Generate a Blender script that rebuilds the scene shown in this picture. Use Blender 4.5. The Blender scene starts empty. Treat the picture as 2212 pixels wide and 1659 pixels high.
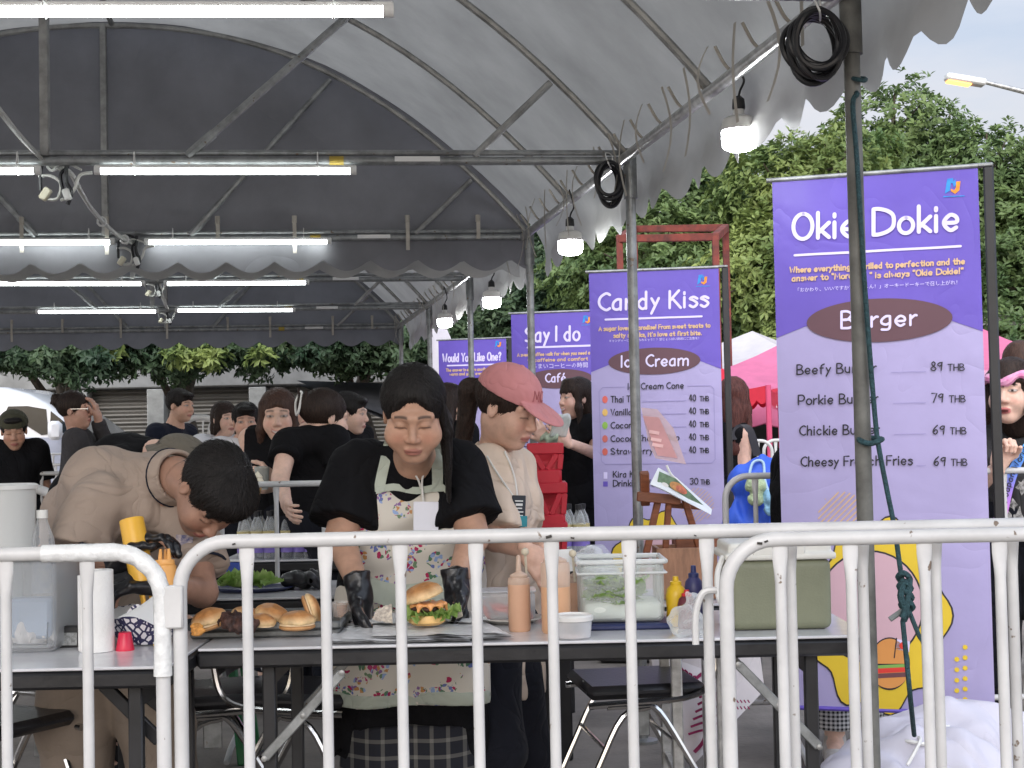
import bpy, math, random
import numpy as np
from mathutils import Vector, Matrix
random.seed(7); RNG = np.random.default_rng(7)
SC = bpy.context.scene; COL = SC.collection
R = math.radians
# ---------------------------------------------------------------- camera
FPX, CX, CY, CAMZ = 3200.0, 1106.0, 829.5, 1.29
TH, RO = math.atan(110/3200.0), 0.021
_f = Vector((0, math.cos(TH), math.sin(TH))); _u0 = Vector((0, -math.sin(TH), math.cos(TH))); _r0 = Vector((1, 0, 0))
_r = _r0*math.cos(RO) - _u0*math.sin(RO); _u = _u0*math.cos(RO) + _r0*math.sin(RO)
cd = bpy.data.cameras.new('camera'); cam = bpy.data.objects.new('camera', cd); COL.objects.link(cam)
cd.sensor_width = 36; cd.sensor_fit = 'HORIZONTAL'; cd.lens = FPX/2212*36; cd.clip_start = .05; cd.clip_end = 500
m = Matrix((_r, _u, -_f)).transposed().to_4x4(); m.translation = (0, 0, CAMZ); cam.matrix_world = m
SC.camera = cam
def P(px, py, Y):
    "photo measurement (pixels of the 2212 wide view) -> world point standing Y metres away"
    d = _f + _r*((px-CX)/FPX) - _u*((py-CY)/FPX)
    return Vector((0, 0, CAMZ)) + d*(Y/d.y)
# ---------------------------------------------------------------- world, sun, exposure
SUN_EL, SUN_AZ = R(38), R(188)      # azimuth clockwise from +Y: behind the photographer
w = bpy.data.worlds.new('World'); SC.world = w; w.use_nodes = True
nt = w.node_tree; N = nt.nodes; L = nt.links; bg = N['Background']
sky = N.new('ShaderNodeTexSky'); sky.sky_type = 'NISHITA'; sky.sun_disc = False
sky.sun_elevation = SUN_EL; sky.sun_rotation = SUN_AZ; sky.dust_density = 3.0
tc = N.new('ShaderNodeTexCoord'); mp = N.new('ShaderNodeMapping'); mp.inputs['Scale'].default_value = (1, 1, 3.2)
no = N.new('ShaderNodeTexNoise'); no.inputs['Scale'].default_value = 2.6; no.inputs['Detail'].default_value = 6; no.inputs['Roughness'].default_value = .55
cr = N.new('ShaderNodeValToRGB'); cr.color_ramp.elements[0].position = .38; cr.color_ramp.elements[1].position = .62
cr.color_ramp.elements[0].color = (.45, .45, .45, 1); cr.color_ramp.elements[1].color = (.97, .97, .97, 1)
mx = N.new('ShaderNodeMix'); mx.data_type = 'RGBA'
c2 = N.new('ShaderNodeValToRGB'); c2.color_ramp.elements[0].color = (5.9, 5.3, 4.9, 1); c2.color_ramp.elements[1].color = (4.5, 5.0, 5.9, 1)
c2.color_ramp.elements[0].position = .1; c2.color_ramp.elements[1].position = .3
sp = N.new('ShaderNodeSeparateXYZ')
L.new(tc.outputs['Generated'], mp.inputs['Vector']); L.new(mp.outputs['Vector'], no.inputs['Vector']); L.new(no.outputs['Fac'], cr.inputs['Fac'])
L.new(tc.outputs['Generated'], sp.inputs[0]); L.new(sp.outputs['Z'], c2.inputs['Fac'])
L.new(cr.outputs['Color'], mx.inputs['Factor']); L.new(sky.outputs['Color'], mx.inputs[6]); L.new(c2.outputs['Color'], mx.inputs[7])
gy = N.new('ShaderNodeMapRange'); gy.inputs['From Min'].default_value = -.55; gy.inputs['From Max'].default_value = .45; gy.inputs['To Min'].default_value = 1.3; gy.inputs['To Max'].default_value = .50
L.new(sp.outputs['Y'], gy.inputs['Value']); ml = N.new('ShaderNodeMix'); ml.data_type = 'RGBA'; ml.blend_type = 'MULTIPLY'; ml.inputs['Factor'].default_value = 1   # sky brightened behind the camera, dimmed ahead, to light the interior
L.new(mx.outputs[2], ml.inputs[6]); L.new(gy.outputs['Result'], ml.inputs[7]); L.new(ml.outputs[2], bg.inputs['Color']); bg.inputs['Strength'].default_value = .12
sl = bpy.data.lights.new('sun', 'SUN'); sl.energy = .6; sl.angle = R(45); sl.color = (1, .97, .93)
so = bpy.data.objects.new('sun', sl); COL.objects.link(so)
sd = Vector((math.sin(SUN_AZ)*math.cos(SUN_EL), math.cos(SUN_AZ)*math.cos(SUN_EL), math.sin(SUN_EL)))
so.rotation_euler = sd.to_track_quat('Z', 'Y').to_euler(); so.location = (0, -20, 20)
SC.view_settings.view_transform = 'Standard'; SC.view_settings.look = 'None'; SC.view_settings.gamma = 1
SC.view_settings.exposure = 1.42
SC.render.engine = 'CYCLES'
SC.cycles.use_denoising = True; SC.cycles.max_bounces = 8; SC.cycles.transparent_max_bounces = 16; SC.cycles.sample_clamp_indirect = 6
try: SC.cycles.denoiser = 'OPENIMAGEDENOISE'
except Exception: pass
# ---------------------------------------------------------------- things and parts
def thing(name, label, cat, loc=(0, 0, 0), rotz=0, group=None):
    o = bpy.data.objects.new(name, None); COL.objects.link(o); o.empty_display_size = .1
    o.location = loc; o.rotation_euler = (0, 0, rotz); o['label'] = label; o['category'] = cat
    if group: o['group'] = group
    return o
def tag(o, label, cat, group=None):
    o['label'] = label; o['category'] = cat
    if group: o['group'] = group
    return o
def struct(o): o['kind'] = 'structure'; return o
def chain(o):
    M = Matrix.Identity(4)
    while o is not None:
        M = o.matrix_basis @ M; o = o.parent
    return M
def link_mesh(name, V, Fc, mat, parent=None, smooth=True, angle=40, col=None, mats=None, mi=None):
    me = bpy.data.meshes.new(name)
    V = np.asarray(V, dtype=np.float64).reshape(-1, 3)
    if parent is not None:
        M = np.array(chain(parent).inverted()); V = V @ M[:3, :3].T + M[:3, 3]
    if isinstance(Fc, np.ndarray):
        k = Fc.shape[1]; n = len(Fc)
        me.vertices.add(len(V)); me.vertices.foreach_set('co', V.astype(np.float32).ravel())
        me.loops.add(n*k); me.loops.foreach_set('vertex_index', Fc.astype(np.int32).ravel())
        me.polygons.add(n); me.polygons.foreach_set('loop_start', np.arange(0, n*k, k, dtype=np.int32))
        me.update(calc_edges=True)
    else:
        me.from_pydata(V.tolist(), [], Fc)
    me.validate()
    for mm in (mats or [mat]): me.materials.append(mm)
    if mi is not None: me.polygons.foreach_set('material_index', np.asarray(mi, dtype=np.int32))
    if col is not None:
        a = me.color_attributes.new('col', 'FLOAT_COLOR', 'POINT')
        c4 = np.ones((len(V), 4), dtype=np.float32); c4[:, :3] = col; a.data.foreach_set('color', c4.ravel())
    if smooth:
        me.polygons.foreach_set('use_smooth', np.ones(len(me.polygons), dtype=bool))
        if angle < 180:
            me.set_sharp_from_angle(angle=R(angle))
    o = bpy.data.objects.new(name, me); COL.objects.link(o)
    if parent is not None: o.parent = parent
    return o
def dup(o, loc=None, rotz=None, label=None, parent=None):
    c = o.copy(); COL.objects.link(c)
    if parent is not None: c.parent = parent
    for ch in list(o.children): dup(ch, parent=c)
    if loc is not None: c.location = loc
    if rotz is not None: c.rotation_euler = (0, 0, rotz)
    if label: c['label'] = label
    return c
def V3(*a): return Vector(a)
class MB:
    def __init__(s): s.v = []; s.f = []; s.m = []; s.mi = 0
    def add(s, vs, fs):
        b = len(s.v); s.v += [tuple(x) for x in vs]; s.f += [tuple(b+i for i in f) for f in fs]; s.m += [s.mi]*len(fs); return s
    def box(s, c, size, M=None, b=0.0):
        hx, hy, hz = [x/2 for x in size]; b = min(b, hx*.9, hy*.9, hz*.9); c = Vector(c); M = M or Matrix.Identity(3)
        vs = []; fs = []
        if b <= 0:
            for x in (-hx, hx):
                for y in (-hy, hy):
                    for z in (-hz, hz): vs.append(c + M @ Vector((x, y, z)))
            fs = [(0, 1, 3, 2), (4, 6, 7, 5), (0, 4, 5, 1), (2, 3, 7, 6), (0, 2, 6, 4), (1, 5, 7, 3)]
            return s.add(vs, fs)
        idx = {}
        for sx in (-1, 1):
            for sy in (-1, 1):
                for sz in (-1, 1):
                    for ax in range(3):
                        q = [sx*(hx-b), sy*(hy-b), sz*(hz-b)]; q[ax] = (sx, sy, sz)[ax]*(hx, hy, hz)[ax]
                        idx[(sx, sy, sz, ax)] = len(vs); vs.append(c + M @ Vector(q))
        for ax in range(3):
            o1, o2 = [(1, 2), (2, 0), (0, 1)][ax]
            for sg in (-1, 1):
                q = []
                for a1, a2 in ((-1, -1), (1, -1), (1, 1), (-1, 1)):
                    t = [0, 0, 0]; t[ax] = sg; t[o1] = a1; t[o2] = a2; q.append(idx[(*t, ax)])
                fs.append(tuple(q if sg > 0 else q[::-1]))
        for ax in range(3):
            o1, o2 = [(1, 2), (2, 0), (0, 1)][ax]
            for a1 in (-1, 1):
                for a2 in (-1, 1):
                    t = [0, 0, 0]; t[o1] = a1; t[o2] = a2; t[ax] = -1; u = list(t); u[ax] = 1
                    q = [idx[(*t, o1)], idx[(*u, o1)], idx[(*u, o2)], idx[(*t, o2)]]
                    fs.append(tuple(q if a1*a2 < 0 else q[::-1]))
        for sx in (-1, 1):
            for sy in (-1, 1):
                for sz in (-1, 1):
                    q = [idx[(sx, sy, sz, a)] for a in range(3)]; fs.append(tuple(q if sx*sy*sz > 0 else q[::-1]))
        return s.add(vs, fs)
    def bar(s, a, b, w, h, up=(0, 0, 1), bev=.002):
        a = Vector(a); b = Vector(b); d = (b-a); ln = d.length; d.normalize(); up = Vector(up)
        if abs(d.dot(up)) > .95: up = Vector((0, 1, 0))
        x = d.cross(up).normalized(); z = x.cross(d)
        return s.box((a+b)/2, (w, ln, h), Matrix((x, d, z)).transposed(), bev)
    def tube(s, pts, r, n=8, closed=False, caps=True, flat=None):
        pts = [Vector(p) for p in pts]; k = len(pts); rs = r if isinstance(r, (list, tuple)) else [r]*k
        vs = []; prev = None
        for i, p in enumerate(pts):
            if closed: t = pts[(i+1) % k] - pts[i-1]
            else: t = pts[min(i+1, k-1)] - pts[max(i-1, 0)]
            t.normalize()
            if prev is None:
                nrm = t.orthogonal().normalized()
                if flat: nrm = (Vector(flat) - t*t.dot(Vector(flat))).normalized()
            else:
                nrm = prev - t*prev.dot(t)
                nrm = nrm.normalized() if nrm.length > 1e-6 else t.orthogonal().normalized()
            prev = nrm; bn = t.cross(nrm)
            for j in range(n):
                a = 2*math.pi*j/n; vs.append(p + (nrm*math.cos(a) + bn*math.sin(a))*rs[i])
        fs = []
        for i in range(k if closed else k-1):
            for j in range(n):
                a = i*n+j; b = i*n+(j+1) % n; i2 = (i+1) % k; fs.append((a, b, i2*n+(j+1) % n, i2*n+j))
        if caps and not closed: fs += [tuple(range(n))[::-1], tuple((k-1)*n+j for j in range(n))]
        return s.add(vs, fs)
    def lathe(s, prof, M=None, n=20, c=(0, 0, 0)):
        M = M or Matrix.Identity(3); c = Vector(c); vs = []; fs = []; k = len(prof)
        for r, z in prof:
            for j in range(n):
                a = 2*math.pi*j/n; vs.append(c + M @ Vector((r*math.cos(a), r*math.sin(a), z)))
        for i in range(k-1):
            for j in range(n): fs.append((i*n+j, i*n+(j+1) % n, (i+1)*n+(j+1) % n, (i+1)*n+j))
        if prof[0][0] > 1e-5: fs.append(tuple(range(n))[::-1])
        if prof[-1][0] > 1e-5: fs.append(tuple((k-1)*n+j for j in range(n)))
        return s.add(vs, fs)
    def grid(s, fn, nu, nv, both=False):
        vs = [fn(i/nu, j/nv) for j in range(nv+1) for i in range(nu+1)]
        fs = [(j*(nu+1)+i, j*(nu+1)+i+1, (j+1)*(nu+1)+i+1, (j+1)*(nu+1)+i) for j in range(nv) for i in range(nu)]
        return s.add(vs, fs)
    def prism(s, pts, d, M=None, c=(0, 0, 0)):
        "outline in the local x,z plane, thickness d along local y"
        M = M or Matrix.Identity(3); c = Vector(c); n = len(pts)
        vs = [c + M @ Vector((x, -d/2, z)) for x, z in pts] + [c + M @ Vector((x, d/2, z)) for x, z in pts]
        fs = [tuple(range(n)), tuple(range(2*n-1, n-1, -1))] + [(i, n+i, n+(i+1) % n, (i+1) % n) for i in range(n)]
        return s.add(vs, fs)
    def build(s, name, mat, parent=None, smooth=True, angle=40, mats=None):
        return link_mesh(name, s.v, s.f, mat, parent, smooth, angle, None, mats, s.m if mats else None)
from mathutils.bvhtree import BVHTree
_BV = {}
def on_mesh(objs, px, py, off=.004, fall=4.6):
    "where the sight line through a measured photo position first meets these meshes"
    o = Vector((0, 0, CAMZ)); d = (P(px, py, 1)-o).normalized(); best = None
    for ob in objs:
        if ob.name not in _BV: M = chain(ob); _BV[ob.name] = BVHTree.FromPolygons([M @ v.co for v in ob.data.vertices], [tuple(p.vertices) for p in ob.data.polygons])
        h = _BV[ob.name].ray_cast(o, d)
        if h[0] is not None and (best is None or h[3] < best): best = h[3]
    return o+d*(best-off) if best else P(px, py, fall)
def basis(yaw=0, pitch=0, roll=0):
    return (Matrix.Rotation(yaw, 3, 'Z') @ Matrix.Rotation(pitch, 3, 'X') @ Matrix.Rotation(roll, 3, 'Y'))
def smooth_path(pts, k=6, closed=False):
    pts = [Vector(p) for p in pts]; n = len(pts); out = []
    for i in range(n if closed else n-1):
        if closed: p0, p1, p2, p3 = pts[i-1], pts[i], pts[(i+1) % n], pts[(i+2) % n]
        else: p0, p1, p2, p3 = pts[max(i-1, 0)], pts[i], pts[i+1], pts[min(i+2, n-1)]
        for j in range(k):
            t = j/k; out.append(.5*((2*p1) + (p2-p0)*t + (2*p0-5*p1+4*p2-p3)*t*t + (3*p1-p0-3*p2+p3)*t**3))
    if not closed: out.append(pts[-1])
    return out
# ---------------------------------------------------------------- materials
MATS = {}
def mat(name, col, rough=.55, metal=0, var=.12, vs=6, bump=0, bs=60, trans=0, alpha=1, emit=0, spec=.5, coat=0, stretch=None, col2=None, vcol=False, transl=0, rvar=.0, ior=1.45, sheen=0, lo=.35, hi=.65, speck=0, crease=0, cs=5):
    if name in MATS: return MATS[name]
    m = bpy.data.materials.new(name); m.use_nodes = True; nt = m.node_tree; N = nt.nodes; L = nt.links
    b = N['Principled BSDF']; MATS[name] = m
    b.inputs['Roughness'].default_value = rough; b.inputs['Metallic'].default_value = metal
    b.inputs['Specular IOR Level'].default_value = spec; b.inputs['IOR'].default_value = ior
    b.inputs['Transmission Weight'].default_value = trans; b.inputs['Alpha'].default_value = alpha
    b.inputs['Coat Weight'].default_value = coat; b.inputs['Sheen Weight'].default_value = sheen
    c = (*col, 1)
    tc = N.new('ShaderNodeTexCoord'); mp = N.new('ShaderNodeMapping'); L.new(tc.outputs['Object'], mp.inputs['Vector'])
    if stretch: mp.inputs['Scale'].default_value = stretch
    base = None
    if vcol:
        at = N.new('ShaderNodeAttribute'); at.attribute_name = 'col'; base = at.outputs['Color']
    if var > 0:
        nz = N.new('ShaderNodeTexNoise'); nz.inputs['Scale'].default_value = vs; nz.inputs['Detail'].default_value = 5; nz.inputs['Roughness'].default_value = .6
        L.new(mp.outputs['Vector'], nz.inputs['Vector'])
        mr = N.new('ShaderNodeMapRange'); mr.inputs['From Min'].default_value = lo; mr.inputs['From Max'].default_value = hi
        L.new(nz.outputs['Fac'], mr.inputs['Value'])
        mx = N.new('ShaderNodeMix'); mx.data_type = 'RGBA'; L.new(mr.outputs['Result'], mx.inputs['Factor'])
        if base is None:
            d = col2 or tuple(max(0, x*(1-var)) for x in col); u = col if col2 else tuple(min(1, x*(1+var*.6)) for x in col)
            mx.inputs[6].default_value = (*d, 1); mx.inputs[7].default_value = (*u, 1); base = mx.outputs[2]
        else:
            mx.blend_type = 'MULTIPLY'; mx.inputs['Factor'].default_value = 1
            L.remove(mx.inputs['Factor'].links[0]); cc = N.new('ShaderNodeMix'); cc.data_type = 'RGBA'
            cc.inputs[6].default_value = (1-var,)*3+(1,); cc.inputs[7].default_value = (1+var*.6,)*3+(1,)
            L.new(mr.outputs['Result'], cc.inputs['Factor']); L.new(base, mx.inputs[6]); L.new(cc.outputs[2], mx.inputs[7]); base = mx.outputs[2]
        if rvar:
            m2 = N.new('ShaderNodeMapRange'); m2.inputs['To Min'].default_value = max(.02, rough-rvar); m2.inputs['To Max'].default_value = min(1, rough+rvar)
            L.new(nz.outputs['Fac'], m2.inputs['Value']); L.new(m2.outputs['Result'], b.inputs['Roughness'])
    if speck > 0 and base is not None:      # chips and rust specks with a shape of their own
        n3 = N.new('ShaderNodeTexNoise'); n3.inputs['Scale'].default_value = 34; n3.inputs['Detail'].default_value = 3; L.new(tc.outputs['Object'], n3.inputs['Vector'])
        r3 = N.new('ShaderNodeMapRange'); r3.inputs['From Min'].default_value = 1-speck; r3.inputs['From Max'].default_value = 1-speck+.03; L.new(n3.outputs['Fac'], r3.inputs['Value'])
        m3 = N.new('ShaderNodeMix'); m3.data_type = 'RGBA'; L.new(r3.outputs['Result'], m3.inputs['Factor']); L.new(base, m3.inputs[6]); m3.inputs[7].default_value = (.16, .12, .09, 1); base = m3.outputs[2]
    if base is not None: L.new(base, b.inputs['Base Color'])
    else: b.inputs['Base Color'].default_value = c
    if bump > 0:
        n2 = N.new('ShaderNodeTexNoise'); n2.inputs['Scale'].default_value = bs; n2.inputs['Detail'].default_value = 4
        L.new(mp.outputs['Vector'], n2.inputs['Vector']); bp = N.new('ShaderNodeBump'); bp.inputs['Strength'].default_value = bump; bp.inputs['Distance'].default_value = .01
        L.new(n2.outputs['Fac'], bp.inputs['Height']); L.new(bp.outputs['Normal'], b.inputs['Normal'])
    if crease > 0:                          # sharp cloth creases: ridges of a folded noise
        n4 = N.new('ShaderNodeTexNoise'); n4.inputs['Scale'].default_value = cs; n4.inputs['Detail'].default_value = 2; n4.inputs['Distortion'].default_value = 1.2; L.new(tc.outputs['Object'], n4.inputs['Vector'])
        s4 = N.new('ShaderNodeMath'); s4.operation = 'SUBTRACT'; s4.inputs[1].default_value = .5; L.new(n4.outputs['Fac'], s4.inputs[0]); a4 = N.new('ShaderNodeMath'); a4.operation = 'ABSOLUTE'; L.new(s4.outputs[0], a4.inputs[0])
        p4 = N.new('ShaderNodeMath'); p4.operation = 'POWER'; p4.inputs[1].default_value = .6; L.new(a4.outputs[0], p4.inputs[0])
        b4 = N.new('ShaderNodeBump'); b4.inputs['Strength'].default_value = crease; b4.inputs['Distance'].default_value = .035; L.new(p4.outputs[0], b4.inputs['Height'])
        if bump > 0: L.new(b4.outputs['Normal'], bp.inputs['Normal'])
        else: L.new(b4.outputs['Normal'], b.inputs['Normal'])
    if emit > 0:
        b.inputs['Emission Color'].default_value = c; b.inputs['Emission Strength'].default_value = emit
    if transl > 0:
        t = N.new('ShaderNodeBsdfTranslucent'); ms = N.new('ShaderNodeMixShader'); ms.inputs[0].default_value = transl
        if base is not None: L.new(base, t.inputs['Color'])
        else: t.inputs['Color'].default_value = c
        L.new(b.outputs[0], ms.inputs[1]); L.new(t.outputs[0], ms.inputs[2]); L.new(ms.outputs[0], N['Material Output'].inputs['Surface'])
    return m
def plain_mat(name):
    m = bpy.data.materials.new(name); m.use_nodes = True; MATS[name] = m
    return m, m.node_tree.nodes, m.node_tree.links, m.node_tree.nodes['Principled BSDF']
def clear_film(name, col, op, rough=.2):
    "clear or milky plastic: part see-through, part glossy body"
    if name in MATS: return MATS[name]
    m, N, L, b = plain_mat(name); b.inputs['Base Color'].default_value = (*col, 1); b.inputs['Roughness'].default_value = rough
    t = N.new('ShaderNodeBsdfTransparent'); t.inputs['Color'].default_value = (.97, .98, .98, 1); ms = N.new('ShaderNodeMixShader'); fr = N.new('ShaderNodeLayerWeight'); fr.inputs['Blend'].default_value = .35
    mr = N.new('ShaderNodeMapRange'); mr.inputs['To Min'].default_value = op; mr.inputs['To Max'].default_value = min(1, op+.5)
    L.new(fr.outputs['Facing'], mr.inputs['Value']); L.new(mr.outputs['Result'], ms.inputs[0])
    L.new(t.outputs[0], ms.inputs[1]); L.new(b.outputs[0], ms.inputs[2]); L.new(ms.outputs[0], N['Material Output'].inputs['Surface'])
    return m
M_PAINT = mat('white_paint', (.53, .53, .53), .34, var=.12, vs=7, bump=.08, bs=25, rvar=.15, speck=.305)
M_GALV = mat('galvanised_pipe', (.28, .29, .29), .45, .5, var=.35, vs=14, rvar=.15, speck=.33)
M_STEEL = mat('grey_steel', (.33, .33, .32), .45, .5, var=.3, vs=12)
M_BLACK = mat('black_plastic', (.018, .018, .02), .45, var=.2, vs=10)
M_WHITEPL = mat('white_plastic', (.72, .72, .70), .4, var=.06)
M_CHROME = mat('chrome', (.62, .62, .62), .16, 1.0, var=.15, vs=10)
M_CABLE = mat('black_cable', (.012, .012, .014), .4, var=.2)
M_WCABLE = mat('pale_cable', (.50, .50, .47), .5, var=.15)
# ---------------------------------------------------------------- sculpting: smooth-blended solids turned into one continuous mesh
def surface_nets(vol, org, h):
    nx, ny, nz = vol.shape; ins = vol < 0
    cor = [(i, j, k) for i in (0, 1) for j in (0, 1) for k in (0, 1)]
    sl = lambda i, j, k: (slice(i, nx-1+i), slice(j, ny-1+j), slice(k, nz-1+k))
    cnt = np.zeros((nx-1, ny-1, nz-1), np.int8)
    for c in cor: cnt += ins[sl(*c)]
    ci = np.argwhere((cnt > 0) & (cnt < 8))
    if len(ci) == 0: return np.zeros((0, 3)), np.zeros((0, 4), int)
    idx = -np.ones((nx-1, ny-1, nz-1), np.int64); idx[ci[:, 0], ci[:, 1], ci[:, 2]] = np.arange(len(ci))
    cv = np.stack([vol[ci[:, 0]+i, ci[:, 1]+j, ci[:, 2]+k] for i, j, k in cor], 1)
    acc = np.zeros((len(ci), 3)); n = np.zeros(len(ci))
    for a in range(8):
        for ax in range(3):
            c = list(cor[a])
            if c[ax]: continue
            c[ax] = 1; b = cor.index(tuple(c)); va = cv[:, a]; vb = cv[:, b]; mk = (va < 0) != (vb < 0)
            t = np.where(mk, va/np.where(mk, va-vb, 1), 0); p = np.tile(np.array(cor[a], float), (len(ci), 1)); p[:, ax] += t
            acc += p*mk[:, None]; n += mk
    V = (ci + acc/np.maximum(n, 1)[:, None])*h + org
    Fs = []
    for ax in range(3):
        u, v = [(1, 2), (2, 0), (0, 1)][ax]
        s0 = [slice(None)]*3; s1 = [slice(None)]*3; s0[ax] = slice(0, -1); s1[ax] = slice(1, None)
        ia = ins[tuple(s0)]; ib = ins[tuple(s1)]; e = np.argwhere(ia != ib)
        e = e[(e[:, u] > 0) & (e[:, v] > 0) & (e[:, u] < vol.shape[u]-1) & (e[:, v] < vol.shape[v]-1)]
        if len(e) == 0: continue
        flip = ia[e[:, 0], e[:, 1], e[:, 2]]
        q = []
        for du, dv in ((-1, -1), (0, -1), (0, 0), (-1, 0)):
            g = e.copy(); g[:, u] += du; g[:, v] += dv; q.append(idx[g[:, 0], g[:, 1], g[:, 2]])
        q = np.stack(q, 1); q[~flip] = q[~flip][:, ::-1]; Fs.append(q)
    return V, np.concatenate(Fs)
A3 = lambda v: np.array(tuple(v), float)
class Sdf:
    "list of solids blended in order; k is the blend radius; op u=add s=carve"
    def __init__(s): s.p = []; s.post = []
    def cap(s, a, b, ra, rb=None, k=.02, op='u', flat=False, flat0=False): s.p.append(('c', A3(a), A3(b), ra, ra if rb is None else rb, k, op, flat, flat0)); return s
    def ell(s, c, r, k=.02, op='u', M=None): s.p.append(('e', A3(c), A3(r), None if M is None else np.array(M), k, op)); return s
    def box(s, c, hs, rd=.01, k=.01, op='u', M=None): s.p.append(('b', A3(c), A3(hs), rd, None if M is None else np.array(M), k, op)); return s
    def cut(s, pt, n): n = A3(n); s.p.append(('p', A3(pt), n/np.linalg.norm(n))); return s
    def bounds(s):
        lo = np.full(3, 1e9); hi = -lo
        for q in s.p:
            if q[0] == 'p' or q[-1] == 's' or (q[0] == 'c' and q[6] == 's'): continue
            if q[0] == 'c':
                r = max(q[3], q[4]); l = np.minimum(q[1], q[2])-r; h_ = np.maximum(q[1], q[2])+r
            else:
                r = np.max(q[2])*(1.75 if q[0] == 'b' else 1); 
                ext = q[2] if q[3 if q[0] == 'e' else 4] is None else np.full(3, r)
                l = q[1]-ext; h_ = q[1]+ext
            lo = np.minimum(lo, l); hi = np.maximum(hi, h_)
        return lo, hi
    def mesh(s, h, lo=None, hi=None):
        l, u = s.bounds(); lo = l if lo is None else A3(lo); hi = u if hi is None else A3(hi)
        lo = lo - 3*h; hi = hi + 3*h
        n = np.maximum(4, np.ceil((hi-lo)/h).astype(int)+1)
        ax = [(lo[i] + h*np.arange(n[i])).astype(np.float32) for i in range(3)]
        vol = np.full(tuple(n), .12, np.float32)
        for q in s.p:
            t = q[0]
            if t == 'p':
                d = ((ax[0]-q[1][0])*q[2][0])[:, None, None] + ((ax[1]-q[1][1])*q[2][1])[None, :, None] + ((ax[2]-q[1][2])*q[2][2])[None, None, :]
                np.maximum(vol, d, out=vol); continue
            if t == 'c': r = max(q[3], q[4]); a = np.minimum(q[1], q[2])-r; b = np.maximum(q[1], q[2])+r; k, op = q[5], q[6]
            else: r = np.max(q[2])*(1.75 if t == 'b' else 1)+(0 if t == 'e' else q[3]); a = q[1]-r; b = q[1]+r; k, op = q[-2], q[-1]
            mg = k + 3*h + .02
            i0 = np.clip(np.floor((a-mg-lo)/h).astype(int), 0, n); i1 = np.clip(np.ceil((b+mg-lo)/h).astype(int)+1, 0, n)
            if np.any(i1 <= i0): continue
            S = tuple(slice(i0[i], i1[i]) for i in range(3)); X = ax[0][S[0]][:, None, None]; Y = ax[1][S[1]][None, :, None]; Z = ax[2][S[2]][None, None, :]
            if t == 'c':
                A, B = q[1], q[2]; ba = B-A; L2 = max(float(ba@ba), 1e-12)
                dx, dy, dz = X-A[0], Y-A[1], Z-A[2]; tt = (dx*ba[0]+dy*ba[1]+dz*ba[2])/L2; tc = np.clip(tt, 0, 1)
                d = np.sqrt((dx-ba[0]*tc)**2+(dy-ba[1]*tc)**2+(dz-ba[2]*tc)**2) - (q[3]+(q[4]-q[3])*tc)
                if q[7]: d = np.maximum(d, (tt-1)*math.sqrt(L2))
                if q[8]: d = np.maximum(d, -tt*math.sqrt(L2))
            else:
                dx, dy, dz = X-q[1][0], Y-q[1][1], Z-q[1][2]; M = q[3] if t == 'e' else q[4]
                if M is not None:
                    dx, dy, dz = (dx*M[0, 0]+dy*M[1, 0]+dz*M[2, 0], dx*M[0, 1]+dy*M[1, 1]+dz*M[2, 1], dx*M[0, 2]+dy*M[1, 2]+dz*M[2, 2])
                if t == 'e':
                    rr = q[2]; k0 = np.sqrt((dx/rr[0])**2+(dy/rr[1])**2+(dz/rr[2])**2); k1 = np.sqrt((dx/rr[0]**2)**2+(dy/rr[1]**2)**2+(dz/rr[2]**2)**2)
                    d = k0*(k0-1)/np.maximum(k1, 1e-6)
                else:
                    rd = q[3]; ex = np.abs(dx)-q[2][0]+rd; ey = np.abs(dy)-q[2][1]+rd; ez = np.abs(dz)-q[2][2]+rd
                    d = np.sqrt(np.maximum(ex, 0)**2+np.maximum(ey, 0)**2+np.maximum(ez, 0)**2)+np.minimum(np.maximum(ex, np.maximum(ey, ez)), 0)-rd
            sub = vol[S]; kk = max(k, 1e-4)
            if op == 'u':
                g = np.clip(.5+.5*(sub-d)/kk, 0, 1); vol[S] = sub*(1-g)+d*g-kk*g*(1-g)
            else:
                d = -d; g = np.clip(.5-.5*(sub-d)/kk, 0, 1); vol[S] = sub*(1-g)+d*g+kk*g*(1-g)
        X, Y, Z = ax[0][:, None, None], ax[1][None, :, None], ax[2][None, None, :]
        for fn in s.post: vol = fn(vol, X, Y, Z)
        return surface_nets(vol, lo, h)
def wrinkle(amp, sc, seed=0, st=(1, 1, 1)):
    r = np.random.default_rng(seed); K = r.normal(size=(5, 3))*sc*np.array(st); ph = r.uniform(0, 6.28, 5)
    def fn(vol, X, Y, Z):
        d = 0
        for i in range(5):
            w_ = np.sin(X*K[i-1, 0]*.37+Y*K[i-1, 1]*.37+Z*K[i-1, 2]*.37+ph[i-1])*1.6
            d = d + np.sin(X*K[i, 0]+Y*K[i, 1]+Z*K[i, 2]+ph[i]+w_)
        return vol + (amp/2.2)*d
    return fn
def sdf_obj(name, sdf, h, mat, parent, xf=None, angle=180, cf=None):
    V, Fc = sdf.mesh(h); col = cf(V) if cf else None
    if xf is not None: V = V @ np.array(xf)[:3, :3].T + np.array(xf)[:3, 3]
    return link_mesh(name, V, Fc, mat, parent, True, angle, col)
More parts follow.
